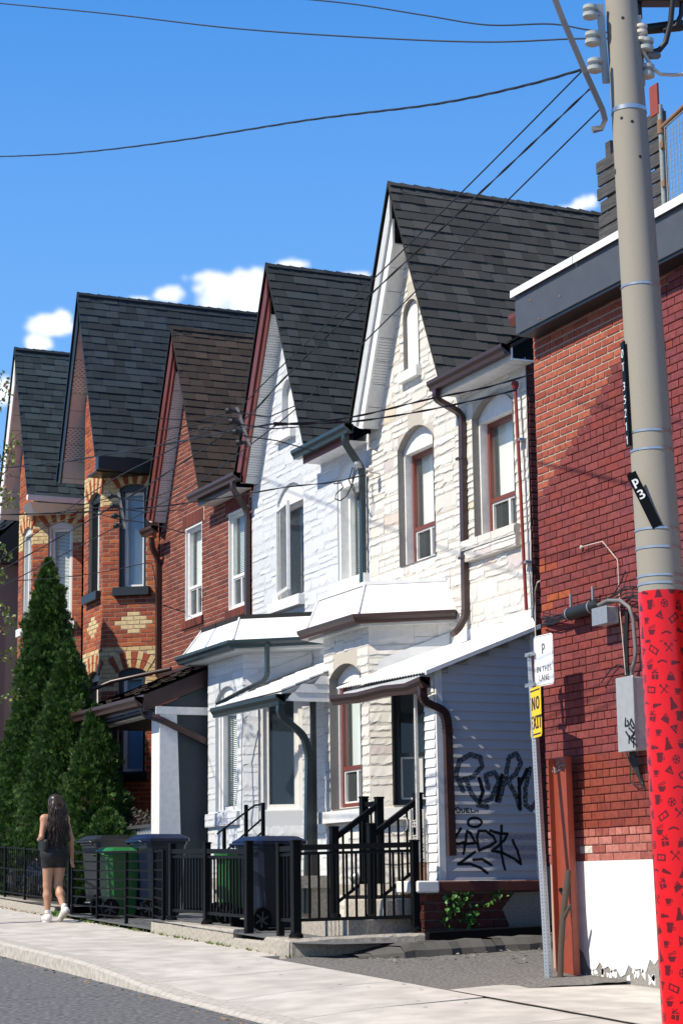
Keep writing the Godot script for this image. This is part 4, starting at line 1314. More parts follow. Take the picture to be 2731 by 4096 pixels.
	bricks(list, Fr.new(9.6, 19.6, 9.6, 19.15), rect(0, 0.45, 1.02, 1.48), [], 0.09, 0.225, func(_s, _y): return ["r1", "p1", "r2"][R.randi() % 3], 0.014)
	pieces(ba, "brick", list, 60, M["brick_v"])
	mb = MB.new()
	mb.prism([fp.at(1.42, 0.85, 0.004), fp.at(1.42, 1.48, 0.004), fp.at(1.05, 1.47, 0.004), fp.at(0.9, 1.3, 0.004), fp.at(0.98, 1.12, 0.004), fp.at(0.8, 0.95, 0.004)], fp.n * 0.02)
	put(ba, "parging", mb, M["parge"])
	mb = MB.new(); mb.chamfer(P(10.35, 1.05, 18.98), Vector3(1.7, 0.05, 0), Vector3(0, 0.11, 0), P(0, 0, 0.14), 0.01)
	put(h, "edging", mb, M["black_rail"])
	# electrical mast
	mb = MB.new()
	var q := [on_x(2059, 1548, 10.92), on_x(2070, 1760, 10.92), on_x(2083, 2010, 10.92), on_x(2094, 2250, 10.92), on_x(2104, 2440, 10.92)]
	mb.tube(q, 0.021, 8); mb.lathe(q[0] - UPV * 0.02, UPV, [[0, 0.03], [0.05, 0.045], [0.08, 0.04], [0.1, 0.0]], 10)
	put(h, "service_mast", mb, M["red_pipe"])
	mb = MB.new()
	for k in [1, 3]: mb.cbox(q[k] + Vector3(0.03, 0, 0), Vector3(0.08, 0, 0), Vector3(0, 0.03, 0), Vector3(0, 0, 0.12))
	put(h, "mast_clips", mb, M["galv"])

func stroke(mask: PackedFloat32Array, W: int, H: int, pts: Array, w: float, soft: float, val := 1.0) -> void:
	for i in pts.size() - 1:
		var a: Vector2 = pts[i]; var b: Vector2 = pts[i + 1]
		for y in range(maxi(0, int(minf(a.y, b.y) - w - soft)), mini(H, int(maxf(a.y, b.y) + w + soft) + 2)):
			for x in range(maxi(0, int(minf(a.x, b.x) - w - soft)), mini(W, int(maxf(a.x, b.x) + w + soft) + 2)):
				var d := Geometry2D.get_closest_point_to_segment(Vector2(x, y), a, b).distance_to(Vector2(x, y))
				var v := clampf((w + soft - d) / (soft + 0.01), 0, 1) * val
				if v > mask[y * W + x]: mask[y * W + x] = v

func graffiti() -> Image:
	var W := 448; var H := 992
	var im := Image.create_empty(W, H, false, Image.FORMAT_RGB8)
	im.fill(Color(0.98, 0.98, 0.99))
	# photograph pixel -> place on the wall -> texel
	var at := func(x: float, y: float) -> Vector2:
		var p := on_u(x, y, 19.15)
		return Vector2((p.x - 9.76) / 1.22 * W, (4.3 - p.y) / 2.7 * H)
	var za := func(l: Array, ox: float, oy: float, k: float) -> Array:
		var o := []
		for q in l: o.append(at.call(ox + q[0] * k, oy + q[1] * k))
		return o
	var nz := FastNoiseLite.new()
	nz.seed = 2; nz.frequency = 0.05
	var layers := []
	# old scrubbed smears
	var m := PackedFloat32Array(); m.resize(W * H)
	for r in [[380, 790, 1270, 780], [380, 890, 1280, 890], [800, 985, 1270, 985], [450, 790, 900, 800]]: stroke(m, W, H, za.call([[r[0], r[1]], [r[2], r[3]]], 1650.0, 3050.0, 0.3827), 7, 9, 0.5)
	layers.append([m, Color(0.50, 0.40, 0.43), true])
	# big shaded letters
	m = PackedFloat32Array(); m.resize(W * H)
	for l in [[[345, 1195], [305, 1110], [325, 1030], [385, 995], [440, 1010], [450, 1060], [400, 1120], [330, 1140]], [[360, 1130], [390, 1210], [440, 1275], [480, 1285]], [[485, 1180], [470, 1110], [520, 1095], [545, 1140], [500, 1240], [430, 1275]], [[545, 1250], [580, 1120], [600, 1010], [640, 990], [665, 1040], [640, 1100], [580, 1150]], [[600, 1150], [640, 1230], [660, 1295]], [[715, 1075], [690, 1180], [690, 1270], [720, 1300], [755, 1250], [765, 1160]]]:
		stroke(m, W, H, za.call(l, 1600.0, 2300.0, 0.7213), 9.5, 2.0, 0.85)
	layers.append([m, Color(0.10, 0.13, 0.16), true])
	m = PackedFloat32Array(); m.resize(W * H)
	for l in [[[435, 1130], [455, 1200], [435, 1260]], [[560, 1110], [530, 1250]], [[655, 1130], [660, 1290]], [[700, 1080], [660, 1160]]]: stroke(m, W, H, za.call(l, 1600.0, 2300.0, 0.7213), 7, 2, 0.97)
	# the sharp tag below
	for l in [[[370, 650], [395, 790], [440, 930]], [[495, 690], [440, 780], [385, 830], [470, 850], [540, 830]], [[525, 950], [545, 830], [560, 715], [600, 740], [645, 835]], [[530, 850], [650, 840]], [[685, 920], [665, 790], [680, 715], [760, 715], [835, 770], [860, 830], [800, 870], [690, 915]], [[800, 710], [900, 740], [985, 745], [950, 810], [880, 880], [820, 920], [930, 940], [1060, 1010], [1125, 1060], [1090, 930], [1035, 810]], [[922, 660], [912, 830], [925, 980], [955, 1115]], [[642, 935], [540, 1010], [470, 1060], [600, 1060], [700, 1100], [775, 1155]], [[625, 1015], [720, 1010], [815, 1070]]]:
		stroke(m, W, H, za.call(l, 1650.0, 3050.0, 0.3827), 4.2, 2.4)
	var ring := []
	for k in 17: ring.append([640 + 72 * cos(TAU * k / 16), 625 + 48 * sin(TAU * k / 16)])
	stroke(m, W, H, za.call(ring, 1650.0, 3050.0, 0.3827), 3.8, 2.4)
	for l in [[[390, 505], [392, 525]], [[408, 500], [410, 525]], [[440, 480], [455, 525], [480, 520], [495, 490], [470, 470], [430, 480]], [[505, 480], [508, 520], [530, 520], [535, 478]], [[550, 480], [552, 520], [580, 518]], [[550, 480], [575, 478]], [[552, 500], [572, 498]], [[600, 480], [605, 520], [640, 518], [645, 500]], [[660, 502], [662, 515]], [[674, 502], [676, 515]]]:
		stroke(m, W, H, za.call(l, 1650.0, 3050.0, 0.3827), 1.7, 0.9)
	layers.append([m, Color(0.03, 0.035, 0.04), false])
	for L in layers:
		for y in H:
			for x in W:
				var v: float = L[0][y * W + x]
				if v > 0.01:
					if L[2]: v *= clampf(0.75 + nz.get_noise_2d(x * 2.0, y * 2.0) * 0.9, 0.2, 1.0)
					im.set_pixel(x, y, im.get_pixel(x, y).lerp(L[1], v))
	return im

# ------------------------------------------------------------------ white painted stone house
func house_white() -> void:
	var h := thing("white_stone_house", "white painted stone gabled house with maroon fascia and dark teal gutters", "house", P(12, 1.2, 25.4), "gabled row houses")
	var f := Fr.new(11, 27.5, 11, 23.35)
	var tone := func() -> String: return "q0" if R.randf() < 0.6 else "q1"
	var holes := [arch_hole(1.0, 1.95, 5.63, 7.1, 0.2), arch_hole(3.12, 4.05, 5.6, 7.0, 0.2), arch_hole(1.2, 1.6, 8.1, 8.68, 0.18)]
	var wall := sub(h, "front_wall")
	var mb := MB.new()
	wall_face(mb, f, PackedVector2Array([Vector2(0, 1.0), Vector2(4.15, 1.0), Vector2(4.15, 7.42), Vector2(2.64, 7.42), Vector2(1.32, 10.38), Vector2(0.02, 7.42), Vector2(0, 7.42)]), holes, 0.0, 0.1)
	put(wall, "mortar", mb, M["mortar_white"])
	var list := []
	stones(list, f, PackedVector2Array([Vector2(0, 1.3), Vector2(4.15, 1.3), Vector2(4.15, 7.42), Vector2(2.62, 7.42), Vector2(1.32, 10.34), Vector2(0.04, 7.42), Vector2(0, 7.42)]), holes, tone, 0.004, 0.010, 0.017)
	pieces(wall, "stone", list, 290, M["stone_v"])
	mb = MB.new(); mb.bx(11.95, 17, 0.9, 7.4, 23.4, 27.45)
	put(h, "core", mb, M["room"])
	# casement standing open
	window(h, f, 1.0, 1.95, 5.63, 7.1, 0.2, {"mode": "plain", "depth": 0.16, "d1": 0.03, "blind": "", "glass": "pane_dark", "fw": 0.035, "head": 0.1})
	var cs := sub(h, "open_casement")
	var fc := Fr.new(10.97, 26.46, 10.84, 25.72)
	mb = MB.new()
	for q in [[0.0, 0.05, 5.70, 6.98], [0.70, 0.75, 5.70, 6.98]]: fb(mb, fc, q[0], q[1], q[2], q[3], -0.02, 0.02)
	fb(mb, fc, 0.05, 0.70, 5.70, 5.75, -0.02, 0.019); fb(mb, fc, 0.05, 0.70, 6.93, 6.98, -0.02, 0.019)
	put(cs, "sash", mb, M["white_vinyl"])
	mb = MB.new(); mb.quad(fc.at(0.05, 5.75), fc.at(0.7, 5.75), fc.at(0.7, 6.93), fc.at(0.05, 6.93))
	put(cs, "pane", mb, M["pane"])
	window(h, f, 3.12, 4.05, 5.6, 7.0, 0.2, {"mode": "plain", "depth": 0.16, "d1": 0.02, "lw": 0.06, "fw": 0.05, "blind": "blind", "slats": true, "head": 0.12})
	mb = MB.new()
	fb(mb, f, 0.80, 1.98, 5.47, 5.62, -0.03, 0.10); fb(mb, f, 3.0, 4.12, 5.47, 5.59, -0.03, 0.09); fb(mb, f, 1.04, 1.70, 7.95, 8.08, -0.03, 0.09)
	put(h, "sills", mb, M["white_paint"])
	mb = MB.new()
	var pts := []
	for p in arch_hole(1.21, 1.59, 8.1, 8.68, 0.17): pts.append(f.at(p.x, p.y, -0.11))
	mb.prism(pts, f.n * 0.02)
	put(h, "attic_niche", mb, M["white_paint"])
	gable(h, 26.18, 10.58, 1.33, 2.95, 10.72, 11.0, func(t): return [10.70, minf(13.2, 10.70 + (10.58 - t * 2.95 / 3.236 - 7.52) / 0.58 + 0.12)], ["sh_w0", "sh_w1", "sh_w1", "sh_w2", "sh_w3"], [0.20, 0.31, "maroon", "maroon", 0.05], ["soffit_pale", "soffit_holes", func(_i): return true], {"edge": "tar"})
	front_slope(h, 23.4, 24.9, 26.1, ["sh_w0", "sh_w1", "sh_w2"], "maroon")
	gutter(h, [P(10.72, 7.53, 25.02), P(10.72, 7.53, 23.22)], M["teal"], 1.1)
	downspout(h, [P(10.66, 7.45, 23.36), P(10.66, 7.30, 23.36), P(10.93, 6.98, 23.42), P(10.93, 5.25, 23.44)], M["teal"], 0.085, 0.065)
	var bp := [[11, 27.55], [10.2, 27.25], [10.2, 25.88], [11, 25.28]]
	var bf := facets(bp)
	var bay := sub(h, "bay")
	var bh := {0: [], 1: [arch_hole(0.30, 1.14, 2.63, 4.22, 0.17)], 2: [arch_hole(0.22, 0.84, 2.6, 4.35, 0.0)]}
	list = []
	for i in 3:
		mb = MB.new()
		var L := flen(bp, i)
		wall_face(mb, bf[i], rect(0, L, 1.1, 4.78), bh[i], 0.0, 0.1)
		put(bay, "mortar", mb, M["mortar_white"])
		if i: stones(list, bf[i], rect(0, L, 1.2, 4.77), bh[i], tone, 0.004, 0.010, 0.017)
	stones(list, Fr.new(10.15, 27.25, 10.15, 26.0), rect(0, 1.25, 2.43, 2.61), [], tone, 0.004, 0.010, 0.017)
	pieces(bay, "stone", list, 290, M["stone_v"])
	mb = MB.new(); mb.bx(10.15, 10.25, 2.43, 2.615, 26.0, 27.25)
	put(bay, "sill_bed", mb, M["mortar_white"])
	window(h, bf[1], 0.30, 1.14, 2.63, 4.22, 0.17, {"mode": "plain", "depth": 0.10, "d1": 0.05, "lw": 0.05, "fw": 0.05, "slats": true, "blind": "blind", "head": 0.1})
	window(h, bf[2], 0.22, 0.84, 2.6, 4.35, 0.0, {"mode": "plain", "depth": 0.08, "d1": 0.02, "lw": 0.06, "fw": 0.07, "blind": "", "glass": "pane_dark"})
	bay_roof(h, [[11, 27.7], [10.15, 27.36], [10.15, 25.85], [11, 25.2]], [[11, 28.0], [9.95, 27.6], [9.95, 25.58], [11, 24.7]], 4.93, 5.27, 4.78, "teal", "tar", 0.05)
	downspout(h, [P(10.28, 4.84, 25.18), P(10.28, 4.36, 25.18), P(10.02, 4.22, 25.4), P(9.66, 4.02, 25.5)], M["teal"], 0.07, 0.05)
	# porch: stepped metal roof with a sided end
	var pr := sub(h, "porch_roof")
	for k in 8:
		mb = MB.new()
		var x0 := 9.55 + k * 0.19; var y0 := 3.965 + k * 0.0795
		var ur := 22.93
		var ul := 25.2 - maxf(0, (x0 - 10.5)) * 0.1
		mb.box(P(x0, y0, ur), Vector3(0.205, 0.073, 0), Vector3(0, 0.02, 0), P(0, 0, ul - ur))
		put(pr, "metal_course", mb, M["white_metal"])
	mb = MB.new(); mb.box(P(9.56, 3.92, 22.95), Vector3(1.44, 0.6, 0), Vector3(0, 0.03, 0), P(0, 0, 2.2))
	put(pr, "boarding", mb, M["grey_white"])
	var fe := Fr.new(9.58, 22.93, 11.0, 22.93)
	for k in 6:
		var y := 3.84 + k * 0.11
		var s0 := maxf(0.02, (y + 0.06 - 3.95) / 0.418)
		mb = MB.new()
		mb.quad(fe.at(s0, y, 0.014), fe.at(1.42, y, 0.014), fe.at(1.42, y + 0.108, 0.002), fe.at(s0 + 0.1, y + 0.108, 0.002)); mb.quad(fe.at(s0, y, -0.01), fe.at(1.42, y, -0.01), fe.at(1.42, y, 0.014), fe.at(s0, y, 0.014))
		put(pr, "siding_board", mb, M["white_vinyl"])
	gutter(pr, [P(9.6, 3.94, 25.2), P(9.6, 3.92, 22.9)], M["teal"], 1.15)
	mb = MB.new()
	var A := bf[2].at(0.05, 0, 0.03) as Vector3; var B := bf[2].at(1.0, 0, 0.03) as Vector3
	A.y = 3.98 + (A.x - 9.55) * 0.418 + 0.04; B.y = 3.98 + (B.x - 9.55) * 0.418 + 0.04
	mb.quad(A, B, B + UPV * 0.13, A + UPV * 0.13); mb.quad(A, B, B + bf[2].n * 0.1 - UPV * 0.05, A + bf[2].n * 0.1 - UPV * 0.05)
	put(pr, "flashing", mb, M["grey_white"])
	downspout(h, [P(9.55, 3.83, 22.98), P(9.55, 3.66, 22.98), P(9.86, 3.42, 22.96), P(9.92, 3.2, 22.95), P(9.88, 1.25, 22.95)], M["teal"], 0.08, 0.075)
	mb = MB.new(); mb.bx(9.98, 10.04, 1.7, 3.95, 22.98, 23.04)
	put(h, "porch_post", mb, M["black_trim"])
	mb = MB.new(); mb.bx(9.5, 11.0, 1.55, 1.70, 22.9, 25.3); mb.bx(9.55, 11, 1.1, 1.55, 22.95, 25.25)
	put(h, "porch_floor", mb, M["old_concrete"])
	var door := sub(h, "front_door")
	mb = MB.new(); mb.bx(10.93, 11.0, 1.72, 3.75, 23.75, 24.55)
	put(door, "leaf", mb, M["black_trim"])
	mb = MB.new(); mb.bx(10.90, 11.0, 1.72, 3.82, 24.55, 24.62); mb.bx(10.90, 11.0, 1.72, 3.82, 23.68, 23.75); mb.bx(10.90, 11.0, 3.75, 3.82, 23.75, 24.55)
	put(door, "frame", mb, M["white_paint"])
	mb = MB.new(); mb.lathe(P(10.92, 2.75, 23.85), Vector3(-1, 0, 0), [[0, 0.01], [0.04, 0.012], [0.05, 0.03], [0.08, 0.025], [0.09, 0]], 10)
	put(door, "knob", mb, M["galv"])
	# letter box with post sticking out, meter plate
	mb = MB.new(); mb.chamfer(P(10.90, 2.72, 23.52), Vector3(0.12, 0, 0), Vector3(0, 0.30, 0), P(0, 0, 0.24), 0.01)
	put(h, "letter_box", mb, M["black_rail"])
	mb = MB.new(); mb.box(P(10.86, 2.84, 23.50), Vector3(0.06, 0.0, 0), Vector3(-0.05, 0.15, 0), P(0, 0, 0.16))
	put(h, "letters", mb, M["white_paint"])
	mb = MB.new(); mb.bx(10.955, 11.0, 3.05, 3.75, 23.42, 23.62)
	put(h, "dark_plate", mb, M["black_trim"])
	# service entry: insulator, weatherhead loops
	mb = MB.new()
	var ip := on_x(1478, 1890, 10.85)
	mb.tube([ip + Vector3(0.15, 0, 0), ip], 0.012, 6); mb.lathe(ip - UPV * 0.06, UPV, [[0, 0.02], [0.01, 0.05], [0.03, 0.05], [0.045, 0.025], [0.075, 0.025], [0.09, 0.05], [0.11, 0.05], [0.12, 0.02]], 12)
	put(h, "insulator", mb, M["porcelain_pale"])
	mb = MB.new()
	var wh := on_x(1432, 1860, 10.86)
	mb.lathe(wh, UPV + Vector3(-0.4, 0, 0), [[-0.05, 0.045], [0.02, 0.05], [0.05, 0.04], [0.065, 0.0]], 10)
	put(h, "weatherhead", mb, M["box_grey"])
	mb = MB.new()
	for l in [[[1335, 1935], [1365, 1932], [1372, 1950], [1355, 1965], [1345, 1975], [1340, 1995], [1360, 2003], [1385, 1985], [1405, 1945], [1425, 1880]], [[1410, 1870], [1395, 1920], [1420, 1980], [1435, 2000], [1445, 1960], [1432, 1870]], [[1418, 1870], [1408, 1930], [1430, 2002], [1440, 1950], [1434, 1872]]]:
		var p := []
		for e in l: p.append(on_x(e[0], e[1], 10.8))
		mb.tube(p, 0.009, 5)
	put(h, "service_loops", mb, M["cable"])
	mb = MB.new()
	var qq := []
	for e in [[972, 2850], [966, 3000], [968, 3150], [966, 3260], [978, 3290], [990, 3300]]: qq.append(on_x(e[0], e[1], 10.14))
	mb.tube(qq, 0.006, 4)
	put(h, "wall_cable", mb, M["cable_grey"])

# ------------------------------------------------------------------ red brick house
func house_red() -> void:
	var h := thing("red_brick_house", "dark red brick gabled house with brown shingles and slate blue porch", "house", P(12, 1.3, 29.6), "gabled row houses")
	var f := Fr.new(11, 31.7, 11, 27.5)
	var holes := [rect(1.25, 2.04, 5.85, 7.38), rect(3.21, 3.98, 5.76, 7.28)]
	var wall := sub(h, "front_wall")
	var mb := MB.new()
	wall_face(mb, f, PackedVector2Array([Vector2(0, 1.2), Vector2(4.2, 1.2), Vector2(4.2, 7.5), Vector2(2.66, 7.5), Vector2(1.36, 10.5), Vector2(0.05, 7.5), Vector2(0, 7.5)]), holes, 0.0, 0.12)
	put(wall, "mortar", mb, M["mortar_pink"])
	var list := []
	var bh := holes.duplicate()
	bh.append(rect(1.18, 2.12, 5.70, 5.85)); bh.append(rect(3.14, 4.06, 5.61, 5.76)); bh.append(rect(1.15, 2.14, 7.38, 7.60)); bh.append(rect(3.11, 4.08, 7.28, 7.5))
	bricks(list, f, PackedVector2Array([Vector2(0, 4.6), Vector2(4.2, 4.6), Vector2(4.2, 7.5), Vector2(2.64, 7.5), Vector2(1.36, 10.45), Vector2(0.07, 7.5), Vector2(0, 7.5)]), bh, 0.0735, 0.215, func(_s, _y): return ["r0", "r1", "r2", "r0", "r3"][R.randi() % 5])
	for q in [[1.15, 2.14, 7.38, 7.60], [3.11, 4.08, 7.28, 7.5], [1.18, 2.12, 5.70, 5.85], [3.14, 4.06, 5.61, 5.76]]:
		var s: float = q[0]
		while s < q[1] - 0.05:
			var mt: StandardMaterial3D = M[["r0", "r1", "r3"][R.randi() % 3]]
			var low: bool = q[3] - q[2] < 0.2
			list.append([Transform3D(Basis(f.s * 0.062, UPV * (q[3] - q[2] - 0.01), f.n * (0.09 if low else 0.024)), f.at(s + 0.035, (q[2] + q[3]) * 0.5, 0.0)), unit_brick, mt, mt.albedo_color.srgb_to_linear()])
			s += 0.0735
	pieces(wall, "brick", list, 300, M["brick_v"])
	mb = MB.new(); mb.bx(11.95, 17, 1.0, 7.4, 27.55, 31.65)
	put(h, "core", mb, M["room"])
	for q in [[1.25, 2.04, 5.85, 7.38, 6.38], [3.21, 3.98, 5.76, 7.28, 6.27]]:
		window(h, f, q[0], q[1], q[2], q[3], 0.0, {"mode": "slider", "mid": q[4], "depth": 0.07, "d1": 0.0, "lw": 0.025, "fw": 0.045, "head": 0.03, "blind": "blind_teal", "blind_to": q[4], "slats": q[0] > 3})
	gable(h, 30.34, 10.73, 1.33, 2.97, 10.72, 11.0, func(t): return [10.70, minf(13.0, 10.70 + (10.73 - t * 2.97 / 3.254 - 7.6) / 0.58 + 0.12)], ["sh_n0", "sh_n1", "sh_n1", "sh_n2", "sh_n3"], [0.20, 0.31, "maroon", "maroon", 0.05], ["soffit_pale", "soffit_holes", func(_i): return true], {"edge": "tar"})
	front_slope(h, 27.55, 29.1, 30.3, ["sh_n0", "sh_n1", "sh_n2"], "brown", 10.72, 7.68)
	gutter(h, [P(10.72, 7.70, 29.28), P(10.72, 7.67, 27.24)], M["brown"], 1.05)
	downspout(h, [P(10.66, 7.60, 27.42), P(10.66, 7.45, 27.42), P(10.94, 7.15, 27.55), P(10.94, 5.4, 27.57)], M["brown"], 0.08, 0.06)
	downspout(h, [P(10.78, 7.40, 31.50), P(10.80, 7.22, 31.52), P(10.94, 7.05, 31.62), P(10.94, 5.12, 31.62), P(10.94, 5.06, 31.52), P(10.94, 5.02, 28.3)], M["brown"], 0.085, 0.07)
	gutter(h, [P(10.78, 7.56, 31.75), P(10.78, 7.54, 31.15)], M["brown"], 1.1)
	# porch
	var pr := sub(h, "porch_roof")
	var slope := Vector3(1, 0.41, 0).normalized()
	mb = MB.new(); mb.box(P(9.28, 4.30, 27.40), slope * 1.9, Vector3(0, 0.04, 0), P(0, 0, 3.35))
	put(pr, "deck", mb, M["tar"])
	shingle_slope(pr, P(9.26, 4.35, 27.36) + slope * 1.9, P(0, 0, 1), -slope, 1.9, func(_t): return [0.0, 3.4], ["sh_n0", "sh_n1", "sh_x0", "sh_n2"], 60)
	mb = MB.new()
	mb.box(P(9.26, 4.08, 27.37), slope * 1.9, Vector3(0, 0.24, 0), P(0, 0, 0.03))
	put(pr, "side_fascia", mb, M["brown"])
	mb = MB.new(); mb.bx(9.26, 9.29, 4.12, 4.33, 27.4, 30.75)
	put(pr, "front_fascia", mb, M["brown"])
	gutter(pr, [P(9.26, 4.32, 30.8), P(9.26, 4.29, 27.36)], M["brown"], 1.2)
	mb = MB.new(); mb.bx(9.3, 11, 4.08, 4.11, 27.42, 30.7)
	put(pr, "ceiling", mb, M["slate"])
	mb = MB.new(); mb.tube([P(9.3, 4.62, 31.0), P(9.9, 4.88, 30.9), P(10.6, 5.02, 30.0)], 0.035, 8)
	put(pr, "upper_downspout", mb, M["brown"])
	downspout(h, [P(9.30, 4.2, 27.50), P(9.30, 4.05, 27.46), P(9.48, 3.98, 27.36), P(10.3, 3.62, 27.34), P(10.9, 3.40, 27.34)], M["brown"], 0.07, 0.09)
	mb = MB.new()
	mb.prism([P(9.78, 1.3, 27.42), P(11.0, 1.3, 27.42), P(11.0, 4.06, 27.42), P(9.78, 4.06, 27.42)], P(0, 0, 0.1))
	mb.prism([P(9.52, 4.17, 27.42), P(11.0, 4.17, 27.42), P(11.0, 4.8, 27.42)], P(0, 0, 0.06))
	put(h, "slate_side_wall", mb, M["slate"])
	mb = MB.new()
	mb.prism([P(9.50, 1.25, 27.36), P(9.86, 1.25, 27.36), P(9.76, 4.05, 27.36), P(9.50, 4.05, 27.36)], P(0, 0, 0.36))
	put(h, "white_post", mb, M["white_paint"])
	mb = MB.new(); mb.bx(9.44, 11.0, 4.05, 4.16, 27.35, 27.50)
	mb.bx(9.44, 9.6, 4.06, 4.155, 27.5, 30.4)
	put(h, "lintel", mb, M["white_paint"])
	mb = MB.new(); mb.bx(9.45, 9.75, 1.4, 4.1, 30.1, 30.4)
	put(h, "slate_post", mb, M["slate"])
	# corrugated skirting between the posts
	mb = MB.new()
	var u := 27.75
	while u < 30.1:
		mb.quad(P(9.55 - 0.02 * sin(u * 52.0), 1.3, u), P(9.55 - 0.02 * sin(u * 52.0), 2.45, u), P(9.55 - 0.02 * sin((u + 0.02) * 52.0), 2.45, u + 0.02), P(9.55 - 0.02 * sin((u + 0.02) * 52.0), 1.3, u + 0.02)); u += 0.02
	put(h, "corrugated_skirt", mb, M["galv"])
	mb = MB.new(); mb.bx(9.5, 9.62, 2.45, 2.5, 27.75, 30.1)
	put(h, "skirt_rail", mb, M["fascia_grey"])

# ------------------------------------------------------------------ banded brick houses with two-storey bays
func voussoirs(list: Array, f: Fr, s0: float, s1: float, y1: float, rise: float, ring: float, n: int, keys: Array) -> PackedVector2Array:
	var w := (s1 - s0) * 0.5; var rad := (w * w + rise * rise) / (2 * rise); var cx := (s0 + s1) * 0.5; var cy := y1 + rise - rad
	var a0 := asin(w / rad) * 1.12
	var poly := PackedVector2Array()
	for i in n:
		var a := -a0 + 2 * a0 * (i + 0.5) / n
		var dirv := Vector2(sin(a), cos(a))
		for half in 2:
			var r0 := rad + 0.006 + half * ring * 0.5; var r1 := r0 + ring * 0.5 - 0.009
			var m := (r0 + r1) * 0.5
			var mt: StandardMaterial3D = M[keys[i % keys.size()]]
			var up := f.s * dirv.x + UPV * dirv.y
			var sd := f.s * dirv.y - UPV * dirv.x
			list.append([Transform3D(Basis(sd * (2 * a0 / n * m - 0.008), up * (r1 - r0), f.n * 0.03), f.at(cx + dirv.x * m, cy + dirv.y * m, 0.0)), unit_brick, mt, mt.albedo_color.srgb_to_linear()])
	for i in 9:
		var a := -a0 + 2 * a0 * i / 8.0
		poly.append(Vector2(cx + sin(a) * (rad + ring), cy + cos(a) * (rad + ring)))
	poly.append(Vector2(s1, y1 - 0.02)); poly.append(Vector2(s0, y1 - 0.02))
	return poly

func banded_bay(h: Node3D, bp: Array, y_apex: float, yb: Array, o: Dictionary) -> void:
	# yb: [base, eave, band_low0, band_low1, band_hi0, band_hi1]
	var bf := facets(bp)
	for i in [0, 1, 2]:
		var f: Fr = bf[i]
		var L := flen(bp, i)
		var wall := sub(h, "bay_wall")
		var hs := []
		var list := []
		var bh := []
		var spec: Array = o["holes"][i]
		for q in spec:
			hs.append(arch_hole(q[0], q[1], q[2], q[3], q[4]))
			bh.append(hs[-1])
			bh.append(voussoirs(list, f, q[0], q[1], q[3], q[4], 0.29, 8 if i == 2 else 9, ["o1", "y0"]))
		var out := rect(0, L, yb[0], yb[1])
		if i == 1:
			var c := L * 0.5 + o.get("shift", 0.0) as float
			var yt := y_apex - 0.25
			out = PackedVector2Array([Vector2(0, yb[0]), Vector2(L, yb[0]), Vector2(L, yt - (L - c) * 2.75), Vector2(c, yt), Vector2(0, yt - c * 2.75)])
		var mb := MB.new()
		wall_face(mb, f, out, hs, 0.0, 0.2)
		put(wall, "mortar", mb, M["mortar_buff"])
		var dia: Array = o.get("diamond", {}).get(i, [])
		var tone := func(s: float, y: float) -> String:
			if (y > yb[2] and y < yb[3]) or (y > yb[4] and y < yb[5]): return ["y0", "y1", "y2", "y0"][R.randi() % 4] if R.randf() > 0.03 else "o1"
			if dia and absf(s - dia[0]) / dia[2] + absf(y - dia[1]) / dia[3] < 1.0: return ["y0", "y2"][R.randi() % 2]
			if i == 1 and y > yb[5] + 1.5 and y < yb[5] + 1.75: return "y1"
			return ["o0", "o1", "o2", "o3", "o0", "o1", "o4"][R.randi() % 7]
		bricks(list, f, out, bh, 0.074, 0.225, tone, 0.006)
		pieces(wall, "brick", list, 190, M["brick_v"])
		for q in spec:
			window(h, f, q[0], q[1], q[2], q[3], q[4], o["win"])
			mb = MB.new(); mb.chamfer(f.at((q[0] + q[1]) * 0.5, q[2] - 0.075, 0.02), f.s * (q[1] - q[0] + 0.17), UPV * 0.15, f.n * 0.16, 0.008)
			put(h, "sill", mb, M[o.get("sill", "black_trim")])
	var mb := MB.new()
	mb.bx(11.7, 17, 1.2, 8.9, bp[3][1] - 0.05, bp[0][1] + 1.8)
	mb.bx(11.0, 11.2, 1.2, 8.9, bp[0][1], bp[0][1] + 1.8)
	put(h, "core", mb, M["o3"])

func house_banded() -> void:
	var h := thing("banded_brick_house", "orange brick house with cream brick bands, diamond panels and black fascia", "house", P(12, 1.5, 33.5), "gabled row houses")
	var bp := [[11, 34.05], [10.2, 33.45], [10.2, 32.36], [11, 31.76]]
	banded_bay(h, bp, 11.98, [1.4, 8.72, 4.9, 5.62, 8.04, 8.70], {"holes": [[], [[0.28, 0.93, 6.6, 8.27, 0.10], [0.30, 0.93, 3.5, 5.15, 0.10]], [[0.29, 0.77, 6.62, 8.35, 0.065], [0.29, 0.77, 3.5, 5.18, 0.065]]], "diamond": {1: [0.60, 6.05, 0.34, 0.21], 2: [0.52, 6.05, 0.34, 0.21]}, "shift": -0.09,
		"win": {"lining": "black_trim", "frame": "white_paint", "depth": 0.17, "d1": 0.05, "lw": 0.055, "fw": 0.05, "head": 0.06, "blind": "blind_blue", "mode": "plain"}})
	gable(h, 33.0, 11.98, 1.16, 3.17, 9.9, 10.6, func(_t): return [9.88, 13.6], ["sh_k0", "sh_k1", "sh_k1", "sh_k2", "sh_k3"], [0.2, 0.2, "black_trim", "black_trim", 0.05], ["soffit_pink", "soffit_pink_holes", func(i): return i in [2, 3, 6, 7]], {"edge": "black_trim", "back": 4.0})
	var mb := MB.new()
	mb.bx(9.9, 11.6, 8.56, 8.78, 31.70, 31.86); mb.bx(9.92, 11.6, 8.54, 8.57, 31.86, 32.4)
	put(h, "eave_box", mb, M["black_trim"])

